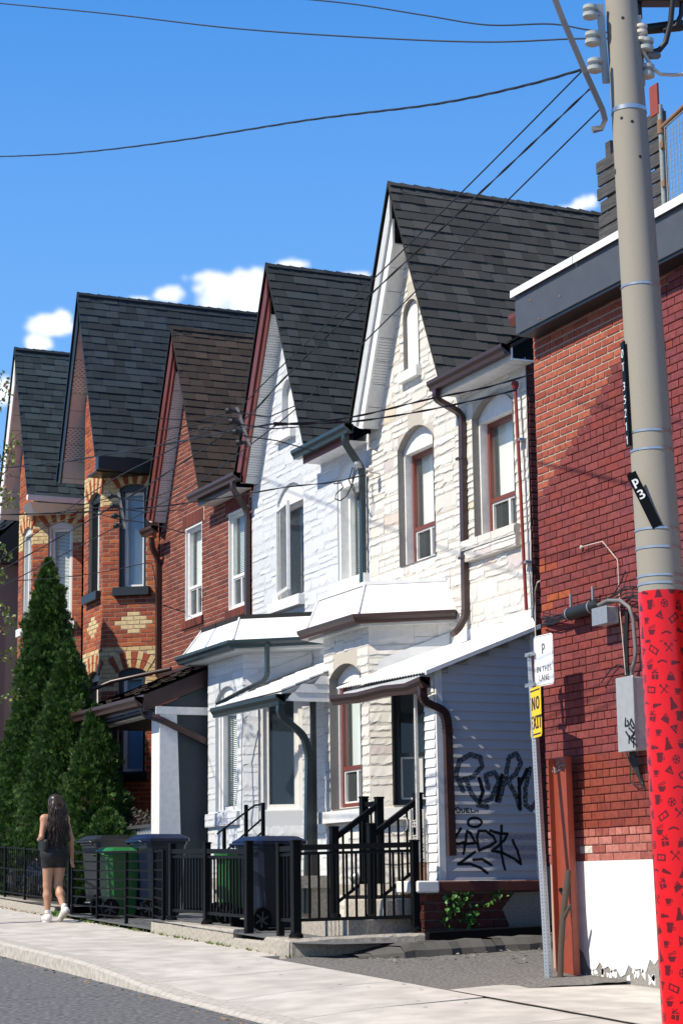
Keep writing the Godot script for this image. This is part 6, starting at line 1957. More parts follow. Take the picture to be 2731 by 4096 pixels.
func wrap_image() -> Image:
	var W := 768; var H := 2048   # one turn by 3 m
	var im := Image.create_empty(W, H, false, Image.FORMAT_RGB8)
	var red := Color(0.82, 0.05, 0.075); var ink := Color(0.36, 0.05, 0.075)
	im.fill(red)
	var big := 1.1
	var ctr := [Vector2.ZERO]
	var disc := func(x: float, y: float, r: float, c: Color):
		var q = (Vector2(x, y) - ctr[0]) * big + ctr[0]
		x = q.x; y = q.y; r = r * big
		for j in range(int(y - r), int(y + r) + 1):
			for i in range(int(x - r), int(x + r) + 1):
				if j >= 0 and j < H and Vector2(i - x, j - y).length() <= r: im.set_pixel(posmod(i, W), j, c)
	var line := func(x0: float, y0: float, x1: float, y1: float, w: float, c: Color):
		var n := int(Vector2(x1 - x0, y1 - y0).length() / maxf(1.0, w * 0.5)) + 1
		for k in n + 1: disc.call(lerpf(x0, x1, float(k) / n), lerpf(y0, y1, float(k) / n), w, c)
	var poly := func(pts: Array, cx: float, cy: float, a: float, s: float, c: Color):
		var q := PackedVector2Array()
		for p in pts: q.append(Vector2(p[0], p[1]).rotated(a) * s * big + Vector2(cx, cy))
		var lo := q[0]; var hi := q[0]
		for p in q: lo = lo.min(p); hi = hi.max(p)
		for j in range(maxi(0, int(lo.y)), mini(H, int(hi.y) + 1)):
			for sp in scan(q, j + 0.5):
				for i in range(int(sp[0]), int(sp[1]) + 1): im.set_pixel(posmod(i, W), j, c)
	var cell := 74
	for r in int(H / 58.0) + 1:
		for k in int(W / cell) + 1:
			var x := k * cell + (37.0 if r % 2 else 0.0) + 6 * sin(r * 3.1 + k); var y := r * 58.0 + 30 + 7 * cos(k * 2.3 + r)
			var a := sin((k * 5 + r * 3) * 1.3) * 0.6
			ctr[0] = Vector2(x, y)
			match (k * 3 + r * 5) % 12:
				0:   # cup with handle
					poly.call([[-14, -10], [12, -10], [8, 10], [-10, 10]], x, y, 0.0, 1.0, ink); disc.call(x + 14, y - 3, 6, ink); disc.call(x + 14, y - 3, 3, red); line.call(x - 13, y + 13, x + 11, y + 13, 1.5, ink)
				1:   # reel
					disc.call(x, y, 17, ink)
					for q in 5: disc.call(x + 10 * cos(TAU * q / 5), y + 10 * sin(TAU * q / 5), 4, red)
				2:   # shoe
					poly.call([[-22, 2], [-18, -8], [-6, -6], [4, -2], [20, 2], [22, 9], [-22, 9]], x, y, a * 0.5, 1.0, ink)
				3:   # wedge of pizza
					poly.call([[-18, -12], [18, -16], [6, 22]], x, y, a, 1.0, ink); disc.call(x - 2, y - 4, 3, red); disc.call(x + 6, y + 2, 3, red)
				4:   # gift
					poly.call([[-17, -12], [17, -12], [17, 18], [-17, 18]], x, y, a * 0.5, 1.0, ink); line.call(x, y - 14, x, y + 18, 1.8, red); line.call(x - 17, y - 3, x + 17, y - 3, 1.8, red); line.call(x, y - 13, x - 9, y - 22, 2.5, ink); line.call(x, y - 13, x + 9, y - 22, 2.5, ink)
				5:   # dress
					poly.call([[-5, -26], [4, -26], [7, -8], [20, 20], [-16, 24], [-7, -6]], x, y, a * 0.4, 1.0, ink)
				6:   # film strip
					poly.call([[-24, -13], [24, -13], [24, 13], [-24, 13]], x, y, a, 1.0, ink)
					for q in 2: poly.call([[-16 + q * 18, -7], [-2 + q * 18, -7], [-2 + q * 18, 7], [-16 + q * 18, 7]], x, y, a, 1.0, red)
				7:   # handbag
					poly.call([[-20, 14], [-12, -8], [12, -8], [20, 14]], x, y, a, 1.0, ink); line.call(x - 9, y - 8, x, y - 20, 2, ink); line.call(x, y - 20, x + 9, y - 8, 2, ink)
				8:   # bowl and sticks
					poly.call([[-20, -2], [20, -2], [10, 18], [-10, 18]], x, y, 0.0, 1.0, ink); line.call(x - 16, y - 10, x + 18, y - 22, 1.8, ink); line.call(x - 14, y - 5, x + 20, y - 14, 1.8, ink)
				9:   # fork and spoon
					line.call(x - 16, y - 14, x + 15, y + 16, 2.4, ink); line.call(x + 16, y - 14, x - 14, y + 16, 2.4, ink); disc.call(x - 15, y - 13, 6, ink); line.call(x + 8, y - 16, x + 20, y - 6, 2, ink)
				10:   # mug of beer
					poly.call([[-14, -8], [12, -8], [10, 20], [-12, 20]], x, y, 0.1, 1.0, ink)
					for q in 3: disc.call(x - 10 + q * 10, y - 12, 7, ink)
					disc.call(x + 17, y + 5, 7, ink); disc.call(x + 17, y + 5, 4, red)
				_:   # moustache
					line.call(x - 20, y + 3, x - 6, y - 3, 3.5, ink); line.call(x + 20, y + 3, x + 6, y - 3, 3.5, ink); line.call(x - 6, y - 3, x + 6, y - 3, 4.0, ink)
	return im

func utility_pole() -> void:
	var t := thing("utility_pole", "leaning round concrete utility pole with a red printed wrap", "pole", pole_at(0.4))
	var pm: Material = M["pole_concrete"]
	var mb := MB.new()
	var n := 48
	var row := func(m2: MB, y0: float, y1: float, dr: float, uv: bool):
		for i in n:
			var a0 := TAU * i / n; var a1 := TAU * (i + 1) / n
			var e0 := Vector3(cos(a0), 0, sin(a0)); var e1 := Vector3(cos(a1), 0, sin(a1))
			var A := pole_at(y0) + e0 * (pole_r(y0) + dr); var B := pole_at(y0) + e1 * (pole_r(y0) + dr); var C := pole_at(y1) + e1 * (pole_r(y1) + dr); var D := pole_at(y1) + e0 * (pole_r(y1) + dr)
			var k := m2.v.size()
			m2.quv(A, D, C, B, Vector2(-a0 / TAU, -y0 / 3.0), Vector2(-a0 / TAU, -y1 / 3.0), Vector2(-a1 / TAU, -y1 / 3.0), Vector2(-a1 / TAU, -y0 / 3.0))
			for q in [0, 3, 4]: m2.n[k + q] = e0 if q != 4 else e0
			m2.n[k] = e0; m2.n[k + 1] = e1; m2.n[k + 2] = e0; m2.n[k + 3] = e0; m2.n[k + 4] = e1; m2.n[k + 5] = e1
	row.call(mb, 0.2, 4.0, 0.0, false); row.call(mb, 4.0, 7.0, 0.0, false); row.call(mb, 7.0, 10.0, 0.0, false)
	put(t, "shaft", mb, pm)
	mb = MB.new()
	var y := 0.25
	while y < 3.33:
		row.call(mb, y, minf(3.33, y + 0.4), 0.003, true); y += 0.4
	var wm := StandardMaterial3D.new()
	wm.resource_name = "printed_wrap"; wm.albedo_texture = ImageTexture.create_from_image(wrap_image()); wm.roughness = 0.28
	var wr := put(t, "printed_wrap", mb, wm)
	# white lettering climbing the wrap on the street side, at the edge of the picture
	var face := (cam.position - pole_at(2.0)); face.y = 0; face = face.normalized()
	var side := Vector3(-face.z, 0, face.x)
	if side.dot(cam_r) < 0: side = -side
	for q in [["vost", 2.05, 0.12, false], ["rion", 1.35, 0.12, true]]:
		var k := 0.0
		for ch in q[0]:
			var yy: float = q[1] + k
			var d := (face * 0.62 + side * 0.79).normalized()
			letters(wr, ch, q[2], M["white_sign"], pole_at(yy) + d * (pole_r(yy) + 0.004), UPV, -(Vector3(d.z, 0, -d.x)) if Vector3(d.z, 0, -d.x).dot(cam_r) > 0 else Vector3(d.z, 0, -d.x), 1.0, q[3])
			k += 0.15
	# steel bands
	for yy in [6.58, 5.35, 4.36, 4.24, 3.72, 3.60, 3.42, 3.37]:
		mb = MB.new(); row.call(mb, yy, yy + (0.03 if yy > 6 else 0.014), 0.004, false)
		put(t, "steel_band", mb, M["steel_band"])
	# bolt holes
	mb = MB.new()
	for q in [[2525, 490], [2418, 680], [2538, 642], [2437, 690], [2585, 1760], [2481, 470], [2488, 30]]:
		var p := on_depth(q[0], q[1], px(pole_at(6.5)).z - 0.10)
		var c := pole_at(p.y)
		var d := (p - c); d.y = 0; d = d.normalized()
		mb.lathe(c + d * (pole_r(p.y) - 0.006), d, [[0.0, 0.0], [0.0078, 0.011], [0.008, 0.0]], 10)
	put(t, "bolt_holes", mb, M["dark"])
	# number plates
	var dirl := (face * 0.35 - side * 0.94).normalized()
	mb = MB.new()
	var y0 := 4.28; var y1 := 4.98
	var pc := func(yy: float) -> Vector3: return pole_at(yy) + dirl * (pole_r(yy) + 0.012)
	var tx := Vector3(-dirl.z, 0, dirl.x)
	if tx.dot(cam_r) < 0: tx = -tx
	mb.box(pc.call(y0) - tx * 0.03, tx * 0.06, pc.call(y1) - pc.call(y0), dirl * 0.012)
	var np := put(t, "number_plate", mb, M["black_rail"])
	var k := 0
	for ch in ["0", "T", "3", "5", "2", "1", "1"]:
		var yy: float = y1 - 0.10 - k * 0.09 - (0.02 if k > 1 else -0.02)
		letters(np, ch, 0.055, M["white_sign"], pc.call(yy) + dirl * 0.014, tx, UPV); k += 1
	var dirm := (face * 0.95 - side * 0.1).normalized()
	var a := on_depth(2522, 1893, px(pole_at(4.1)).z - 0.15); var b := on_depth(2628, 2108, px(pole_at(3.8)).z - 0.15)
	mb = MB.new()
	var ay := (a - b); var axn := ay.cross(dirm).normalized()
	if axn.dot(cam_r) < 0: axn = -axn
	mb.box(b - axn * 0.032, axn * 0.064, ay, dirm * 0.01)
	var pp := put(t, "pole_tag", mb, M["black_rail"])
	letters(pp, "P", 0.058, M["white_sign"], b.lerp(a, 0.80) + dirm * 0.012, axn, ay, 1.0, true); letters(pp, "3", 0.058, M["white_sign"], b.lerp(a, 0.60) + dirm * 0.012, axn, ay, 1.0, true)
	# cross-fittings at the head
	var z := px(pole_at(7.0)).z
	var W := func(x: float, yy: float, dz := 0.0) -> Vector3: return on_depth(x, yy, z + dz)
	mb = MB.new()
	mb.box(W.call(2385, 15), W.call(2412, 15) - W.call(2385, 15), W.call(2410, 330) - W.call(2385, 15), cam_f * 0.04)
	put(t, "galvanised_channel", mb, M["galv"])
	mb = MB.new(); mb.box(W.call(2545, 60), W.call(2562, 60) - W.call(2545, 60), W.call(2568, 340) - W.call(2550, 60), cam_f * 0.05)
	put(t, "galvanised_channel", mb, M["galv"])
	for q in [[2358, 48, "porcelain"], [2367, 155, "porcelain"], [2376, 262, "porcelain"], [2580, 180, "porcelain"], [2584, 285, "porcelain"], [2563, 118, "porcelain_pale"], [2563, 148, "porcelain_pale"]]:
		mb = MB.new()
		var c: Vector3 = W.call(q[0], q[1], -0.02)
		var s := 0.052 if q[2] == "porcelain" else 0.04
		mb.lathe(c - UPV * s * 0.9 , UPV + cam_r * 0.05, [[0, 0.0], [0, s * 0.7], [s * 0.15, s], [s * 0.65, s], [s * 0.8, s * 0.62], [s * 1.05, s * 0.62], [s * 1.2, s], [s * 1.65, s], [s * 1.8, s * 0.7], [s * 1.8, 0]], 16)
		put(t, "insulator", mb, M[q[2]])
		mb = MB.new(); mb.tube([c, W.call(2400 if q[0] < 2450 else 2550, q[1] + 8, 0.0)], 0.012, 6)
		put(t, "insulator_pin", mb, M["galv"])
	mb = MB.new(); mb.tube([W.call(2502, 325, -0.1), W.call(2540, 300, -0.08), W.call(2552, 312, -0.08), W.call(2508, 345, -0.1), W.call(2502, 325, -0.1)], 0.008, 6)
	put(t, "clevis", mb, M["galv"])
	# slanting cable guard
	mb = MB.new()
	mb.rtube([W.call(2196, -60, -0.2), W.call(2250, 80, -0.2), W.call(2340, 290, -0.18), W.call(2408, 440, -0.14), W.call(2418, 480, -0.13), W.call(2405, 512, -0.13), W.call(2368, 520, -0.14)], 0.036, 0.03, cam_r)
	put(t, "cable_guard", mb, M["cable_grey"])
	# splice closures and thick cables on the far side
	mb = MB.new(); mb.lathe(W.call(2540, 122, 0.1), W.call(2731, 100, 0.2) - W.call(2540, 122, 0.1), [[0, 0.02], [0.05, 0.035], [0.34, 0.04], [0.4, 0.02]], 12)
	put(t, "splice_closure", mb, M["cable"])
	mb = MB.new(); mb.chamfer(W.call(2640, -10, 0.15), cam_r * 0.34, cam_u * 0.09, cam_f * 0.2, 0.01); mb.lathe(W.call(2550, 75, 0.1), UPV, [[0, 0.0], [0, 0.03], [0.12, 0.03]], 10)
	put(t, "transformer_bracket", mb, M["cable"])
	mb = MB.new()
	mb.tube([W.call(2690, -20, 0.05), W.call(2680, 90, 0.05), W.call(2660, 170, 0.05), W.call(2635, 200, 0.05), W.call(2590, 215, 0.05)], 0.02, 8); mb.tube([W.call(2728, -20, 0.1), W.call(2722, 60, 0.1), W.call(2700, 105, 0.1), W.call(2650, 125, 0.1)], 0.018, 8)
	put(t, "riser_cable", mb, M["cable"])
	mb = MB.new(); mb.tube([W.call(2560, 185, -0.03), W.call(2580, 225, -0.03), W.call(2610, 275, -0.03), W.call(2640, 297, -0.02), W.call(2690, 300, 0.0), W.call(2760, 295, 0.1)], 0.013, 8)
	put(t, "wrapped_cable", mb, M["cable_white"])
	mb = MB.new(); mb.lathe(W.call(2575, 222, 0.0), W.call(2640, 222, 0.0) - W.call(2575, 222, 0.0), [[0, 0.01], [0.02, 0.026], [0.09, 0.026], [0.11, 0.012]], 10)
	put(t, "cable_clamp", mb, M["cable_grey"])

func road_sign() -> void:
	var t := thing("lane_sign", "perforated steel post with a white lane sign above a yellow NO EXIT sign", "sign post", P(9.12, 0.69, 15.80))
	var foot := P(9.12, 0.60, 15.80); var top := on_x(2121, 2612, 9.27)
	var mb := MB.new(); mb.rtube([foot, foot.lerp(top, 0.5), top], 0.05, 0.05, Vector3(0.3, 0, 0.95))
	var ps := put(t, "post", mb, M["galv"])
	var d := (cam.position - foot); d.y = 0; d = d.normalized()
	var fx := Vector3(0.95, 0, -0.3)
	mb = MB.new()
	for k in 100:
		var c := foot.lerp(top, (k + 0.5) / 100.0)
		for nn in [Vector3(-0.953, 0, 0.30), Vector3(0.30, 0, 0.953)]: mb.lathe(c + nn * 0.024, nn, [[0, 0], [0.0012, 0.0062], [0.0014, 0.0]], 7)
	put(ps, "punched_holes", mb, M["dark"])
	# white plate, edges buckled
	var A := on_x(2133, 2548, 9.265)
	var f := Fr.new(9.265, -A.z, 9.265, -A.z - 0.36)
	var rr := func(w: float, h: float, rad: float, dd: float, y_top: float, s0: float) -> Array:
		var o := []
		for q in [[w - rad, -rad, 0], [rad, -rad, 1], [rad, -h + rad, 2], [w - rad, -h + rad, 3]]:
			for i in 6:
				var a: float = (q[2] + i / 5.0) * PI * 0.5
				o.append(f.at(s0 + q[0] + rad * cos(a), y_top + q[1] + rad * sin(a), dd))
		return o
	mb = MB.new(); mb.prism(rr.call(0.35, 0.47, 0.04, 0.0, A.y, 0.0), f.n * 0.003)
	var ws := put(t, "white_plate", mb, M["white_sign"])
	mb = MB.new()
	var o1: Array = rr.call(0.334, 0.454, 0.034, 0.0042, A.y - 0.008, 0.008); var o2: Array = rr.call(0.326, 0.446, 0.03, 0.0042, A.y - 0.012, 0.012)
	for i in o1.size(): mb.quad(o1[i], o1[(i + 1) % o1.size()], o2[(i + 1) % o1.size()], o2[i])
	put(ws, "border", mb, M["ink"])
	letters(ws, "P", 0.095, M["ink_faded"], f.at(0.175, A.y - 0.13, 0.004), f.s, UPV, 0.95, true)
	letters(ws, "IN THIS", 0.052, M["ink"], f.at(0.177, A.y - 0.315, 0.004), f.s, UPV, 1.12); letters(ws, "LANE", 0.052, M["ink"], f.at(0.177, A.y - 0.395, 0.004), f.s, UPV, 1.12)
	mb = MB.new()
	for yy in [A.y - 0.10, A.y - 0.42]:
		var c := on_x(2118, 2618 if yy > A.y - 0.2 else 2740, 9.24)
		mb.cbox(c, Vector3(0.02, 0, 0), Vector3(0, 0.035, 0), Vector3(0, 0, 0.16)); mb.lathe(c, Vector3(-1, 0, 0), [[0, 0.014], [0.018, 0.014], [0.02, 0.0]], 8)
	put(t, "bracket", mb, M["galv"])
	# yellow plate
	var B := on_x(2117, 2757, 9.235)
	f.o = Vector3(B.x, 0, B.z); f.s = Vector3(-0.095, 0, 0.37).normalized()   # same frame object, turned for the second plate
	f.n = Vector3(-f.s.z, 0, f.s.x)
	mb = MB.new(); mb.prism(rr.call(0.38, 0.46, 0.035, 0.0, B.y, 0.0), f.n * 0.003)
	var ys := put(t, "yellow_plate", mb, M["yellow_sign"])
	mb = MB.new()
	for yy in [B.y - 0.035, B.y - 0.437]: fb(mb, f, 0.03, 0.35, yy, yy + 0.013, 0.0035, 0.005)
	put(ys, "border", mb, M["ink"])
	letters(ys, "NO", 0.115, M["ink"], f.at(0.20, B.y - 0.15, 0.005), f.s, UPV, 1.15, true); letters(ys, "EXIT", 0.115, M["ink"], f.at(0.195, B.y - 0.325, 0.005), f.s, UPV, 1.15, true)
	mb = MB.new()
	for yy in [B.y - 0.09, B.y - 0.24, B.y - 0.37]: mb.lathe(f.at(0.035, yy, 0.003), f.n, [[0, 0.013], [0.006, 0.012], [0.01, 0.0]], 8)
	put(ys, "bolts", mb, M["steel_band"])

# ------------------------------------------------------------------ wires
func wire(nm: String, label: String, pts: Array, z0: float, z1: float, r: float, m: Material, twist := 0, grp := "overhead wires") -> void:
	# pts: photograph pixels; z0, z1: distances at both ends, from what the wire is fixed to
	var t := thing(nm, label, "cable", Vector3.ZERO, grp)
	var p := []
	var c := Curve2D.new()
	for i in pts.size():
		var d := Vector2.ZERO
		if i > 0 and i < pts.size() - 1: d = (Vector2(pts[i + 1][0], pts[i + 1][1]) - Vector2(pts[i - 1][0], pts[i - 1][1])) * 0.17
		c.add_point(Vector2(pts[i][0], pts[i][1]), -d, d)
	var L := c.get_baked_length()
	var n := int(clampf(L / 35.0, 6, 90))
	for i in n + 1:
		var q := c.sample_baked(L * i / n)
		var k := float(i) / n
		p.append(on_depth(q.x, q.y, 1.0 / lerpf(1.0 / z0, 1.0 / z1, k)))
	t.position = p[0]
	var mb := MB.new()
	if twist == 0: mb.tube(p, r, 6)
	else:
		for s in twist:
			var q := []
			for i in p.size():
				var a := i * 0.9 + TAU * s / twist
				q.append(p[i] + (cam_u * cos(a) + cam_r * sin(a)) * r * 0.8)
			mb.tube(q, r * 0.8, 5)
	put(t, "cable", mb, m)

func wires() -> void:
	var c: Material = M["cable"]
	var zp := px(pole_at(7.0)).z
	wire("overhead_wire", "thin black wire crossing the sky nearest the top", [[-60, 8], [430, 55], [950, 115], [1500, 152], [1950, 168], [2300, 155], [2480, 155]], 20, zp, 0.006, c)
	wire("overhead_wire", "short thin wire dipping from the top edge to the concrete pole", [[1080, -15], [1400, 15], [1700, 62], [1950, 100], [2200, 96], [2340, 118], [2490, 138]], 18, zp, 0.006, c)
	wire("service_cable", "thick twisted black cable sagging across the whole sky", [[-60, 628], [300, 612], [730, 560], [1250, 478], [1750, 415], [2100, 342], [2325, 278]], 30, zp, 0.007, c, 3)
	wire("drop_wire", "steep wire from the pole down past the cream gable, uppermost of three", [[2325, 285], [1950, 665], [1500, 1110], [1100, 1490], [935, 1648], [700, 1790], [400, 1950], [0, 2240], [-40, 2265]], zp, 26, 0.006, c)
	wire("drop_wire", "steep wire from the pole down past the cream gable, middle of three", [[2358, 355], [1900, 790], [1480, 1180], [1150, 1500], [975, 1680], [700, 1870], [480, 2010], [0, 2285], [-40, 2305]], zp, 26, 0.006, c, 2)
	wire("drop_wire", "steep wire from the pole down past the cream gable, lowest of three", [[2395, 440], [1950, 880], [1480, 1345], [1200, 1620], [1000, 1780], [760, 1950], [480, 2100], [0, 2350], [-40, 2370]], zp, 26, 0.006, c)
	wire("house_wire", "twisted black wire to the red mast of the cream house, upper one", [[1095, 1692], [1250, 1690], [1450, 1660], [1700, 1600], [1950, 1548], [2128, 1495]], 18.5, 20.5, 0.007, c, 2)
	wire("house_wire", "twisted black wire to the red mast of the cream house, lower one", [[1095, 1700], [1250, 1695], [1450, 1682], [1700, 1642], [1900, 1600], [2062, 1560]], 18.5, 20.6, 0.007, c, 2)
	wire("house_wire", "black wire to the white house insulator above its porch", [[-40, 2060], [300, 2050], [620, 2028], [900, 1990], [1150, 1948], [1320, 1930], [1478, 1895]], 25, 26.2, 0.007, c, 2)
	wire("house_wire", "black wire sloping past the banded house to the spreader bar", [[-40, 1876], [250, 1848], [470, 1810], [700, 1770], [900, 1730], [1095, 1695]], 25, 18.5, 0.007, c, 2)
	wire("house_wire", "thin black wire tacked to the banded house beside its window", [[-40, 2325], [150, 2318], [330, 2300], [480, 2275], [590, 2252], [612, 2265], [622, 2330], [632, 2400]], 26, 33.6, 0.007, c)
	for q in [["weathered wooden spreader bar among the wires before the brown roof", [[940, 1628], [952, 1670], [970, 1720], [992, 1785]], 18.6], ["weathered wooden spreader bar among the wires before the banded house", [[468, 1970], [476, 2010], [484, 2060], [494, 2116]], 21.8]]:
		var a := on_depth(q[1][0][0], q[1][0][1], q[2]); var b := on_depth(q[1][3][0], q[1][3][1], q[2])
		var t := thing("spreader_bar", q[0], "spreader", a)
		var mb := MB.new(); mb.box(a, b - a, cam_r * 0.032, cam_f * 0.03)
		put(t, "bar", mb, M["pale_wood"])
		for k in 4:
			mb = MB.new()
			var c2 := a.lerp(b, 0.1 + k * 0.27)
			mb.lathe(c2 - cam_r * 0.10, cam_r, [[0, 0.0], [0.0, 0.03], [0.03, 0.035], [0.06, 0.02], [0.1, 0.012]], 8)
			put(t, "insulator", mb, c)
		mb = MB.new()
		for k in 3:
			var p0 := a.lerp(b, 0.12 + k * 0.3) - cam_r * 0.05
			mb.tube([p0, p0 + cam_r * 0.35 - cam_u * 0.05, p0 + cam_r * 0.75 + cam_u * (0.12 - k * 0.14)], 0.006, 5); mb.tube([p0, p0 - cam_r * 0.3 + cam_u * 0.08 * (k - 1), p0 - cam_r * 0.7 - cam_u * 0.06], 0.006, 5)
		put(t, "jumper_wires", mb, c)

# ------------------------------------------------------------------ plants
func spray_mesh(n: int, ln: float, wd: float, spread: float) -> ArrayMesh:
	var mb := MB.new()
	for i in n:
		var a := lerpf(-spread, spread, float(i) / (n - 1)) + R.randf_range(-0.1, 0.1)
		var d := Vector3(sin(a), cos(a), R.randf_range(-0.28, 0.28)) * ln * R.randf_range(0.7, 1.0) * (1.0 - 0.3 * absf(a))
		var s := Vector3(cos(a), -sin(a), 0) * wd
		var m := d * 0.55
		mb.tri(m * 0.1, m - s, d); mb.tri(m * 0.1, d, m + s)
	return mb.mesh()

func cedar(nm: String, label: String, x: float, u: float, y0: float, prof: Array, count: int, seed_: int) -> void:
	# prof: [[height, radius], ...] from the ground up, several leaders: each [dx, du, prof]
	var t := thing(nm, label, "tree", P(x, y0, u), "cedars in the front yard")
	R.seed = seed_
	var nz := FastNoiseLite.new(); nz.seed = seed_; nz.frequency = 1.6; nz.fractal_octaves = 3
	var mb := MB.new()
	for ld in prof:
		mb.tube([P(x + ld[0] * 0.2, y0 - 0.1, u + ld[1] * 0.2), P(x + ld[0], y0 + ld[2][-1][0] * 0.5, u + ld[1]), P(x + ld[0], y0 + ld[2][-1][0] * 0.95, u + ld[1])], 0.09, 8, 0.015)
	put(t, "trunk", mb, M["bark"])
	var xf := []; var cols := []
	var rad_at := func(pf: Array, h: float) -> float:
		for i in pf.size() - 1:
			if h <= pf[i + 1][0]: return lerpf(pf[i][1], pf[i + 1][1], (h - pf[i][0]) / (pf[i + 1][0] - pf[i][0]))
		return 0.0
	var lump := func(a: float, h: float, c0: Vector3, r0: float) -> float:
		var q := c0 + Vector3(cos(a) * (r0 + 0.1), h * 0.8, sin(a) * (r0 + 0.1))
		return 1.0 + (0.26 * nz.get_noise_3dv(q * 1.1) + 0.20 * absf(nz.get_noise_3dv(q * 2.4 + Vector3(5, 0, 0))) * 2.0 - 0.09) / (r0 + 0.25)
	var total := 0.0
	for ld in prof: total += ld[2][-1][0] * ld[2][1][1]
	for ld in prof:
		var pf: Array = ld[2]; var H: float = pf[-1][0]
		var n := int(count * H * pf[1][1] / total)
		var c0 := Vector3(x + ld[0], y0, -u - ld[1])
		var k := 0
		while k < n:
			var h := R.randf() * H
			var r0: float = rad_at.call(pf, h)
			if R.randf() > (r0 + 0.10) / 1.1: continue
			k += 1
			var a := R.randf() * TAU
			var outw := Vector3(cos(a), 0, sin(a))
			var rr: float = r0 * lump.call(a, h, c0, r0) * R.randf_range(0.86, 1.03) + R.randf_range(-0.01, 0.025)
			var p := c0 + Vector3(0, h, 0) + outw * rr
			var up := (UPV * R.randf_range(0.5, 1.1) + outw * R.randf_range(0.25, 0.9) + Vector3(R.randf_range(-0.35, 0.35), 0, R.randf_range(-0.35, 0.35))).normalized()
			var sd := up.cross(Vector3(R.randf_range(-1, 1), R.randf_range(-0.4, 0.4), R.randf_range(-1, 1))).normalized()
			var s := R.randf_range(0.7, 1.3)
			xf.append(Transform3D(Basis(sd * s, up * s, sd.cross(up) * s), p))
			var q := R.randf()
			var dead := nz.get_noise_3d(p.x * 1.5 + 9, p.y * 1.5, p.z * 1.5) > 0.52 and R.randf() < 0.5
			cols.append(Color(0.10, 0.075, 0.03) if dead else Color(0.020, 0.062, 0.009).lerp(Color(0.085, 0.185, 0.020), q * q))
	var mm := MultiMesh.new()
	mm.transform_format = MultiMesh.TRANSFORM_3D; mm.use_colors = true; mm.mesh = spray_mesh(8, 0.075, 0.0055, 1.25); mm.instance_count = xf.size()
	for i in xf.size():
		mm.set_instance_transform(i, xf[i]); mm.set_instance_color(i, cols[i])
	var o := MultiMeshInstance3D.new()
	o.name = "crown"; o.multimesh = mm; o.set_meta("kind", "stuff")
	var lm := vmat("cedar_leaf", 0.6)
	lm.backlight_enabled = true; lm.backlight = Color(0.02, 0.05, 0.008).linear_to_srgb()
	o.material_override = lm
	t.add_child(o); o.position = -t.position
	# the packed inner foliage that the sprays stand on
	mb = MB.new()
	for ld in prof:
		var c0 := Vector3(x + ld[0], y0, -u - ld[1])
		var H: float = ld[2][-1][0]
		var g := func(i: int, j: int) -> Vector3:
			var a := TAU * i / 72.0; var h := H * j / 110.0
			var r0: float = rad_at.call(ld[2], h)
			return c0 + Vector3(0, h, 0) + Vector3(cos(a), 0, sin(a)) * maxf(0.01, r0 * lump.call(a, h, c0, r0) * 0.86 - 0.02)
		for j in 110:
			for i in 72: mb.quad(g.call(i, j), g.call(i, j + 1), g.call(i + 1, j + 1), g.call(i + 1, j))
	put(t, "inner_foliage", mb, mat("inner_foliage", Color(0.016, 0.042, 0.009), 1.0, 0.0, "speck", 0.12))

func leafy(t: Node3D, nm: String, xf: Array, cols: Array, mesh: Mesh, key: String) -> void:
	var mm := MultiMesh.new()
	mm.transform_format = MultiMesh.TRANSFORM_3D; mm.use_colors = true; mm.mesh = mesh; mm.instance_count = xf.size()
	for i in xf.size():
		mm.set_instance_transform(i, xf[i]); mm.set_instance_color(i, cols[i])
	var o := MultiMeshInstance3D.new()
	o.name = nm; o.multimesh = mm; o.set_meta("kind", "stuff")
	var lm := vmat(key, 0.55)
	lm.backlight_enabled = true; lm.backlight = Color(0.08, 0.14, 0.02).linear_to_srgb()
	o.material_override = lm
	t.add_child(o, true)
	if t.get_parent() == self: o.position = -t.position

func leaf_mesh() -> ArrayMesh:
	var mb := MB.new()
	var o := [Vector3(0, 0, 0), Vector3(0.4, 0.25, 0.06), Vector3(0.46, 0.6, 0.05), Vector3(0, 1.05, -0.06), Vector3(-0.46, 0.6, 0.05), Vector3(-0.4, 0.25, 0.06)]
	for i in range(1, 5): mb.tri(o[0], o[i], o[i + 1])
	return mb.mesh()

func rand_basis(up: Vector3, s: float) -> Basis:
	var a := up.cross(Vector3(R.randf_range(-1, 1), R.randf_range(-1, 1), R.randf_range(-1, 1))).normalized()
	return Basis(a * s, up * s, a.cross(up) * s)

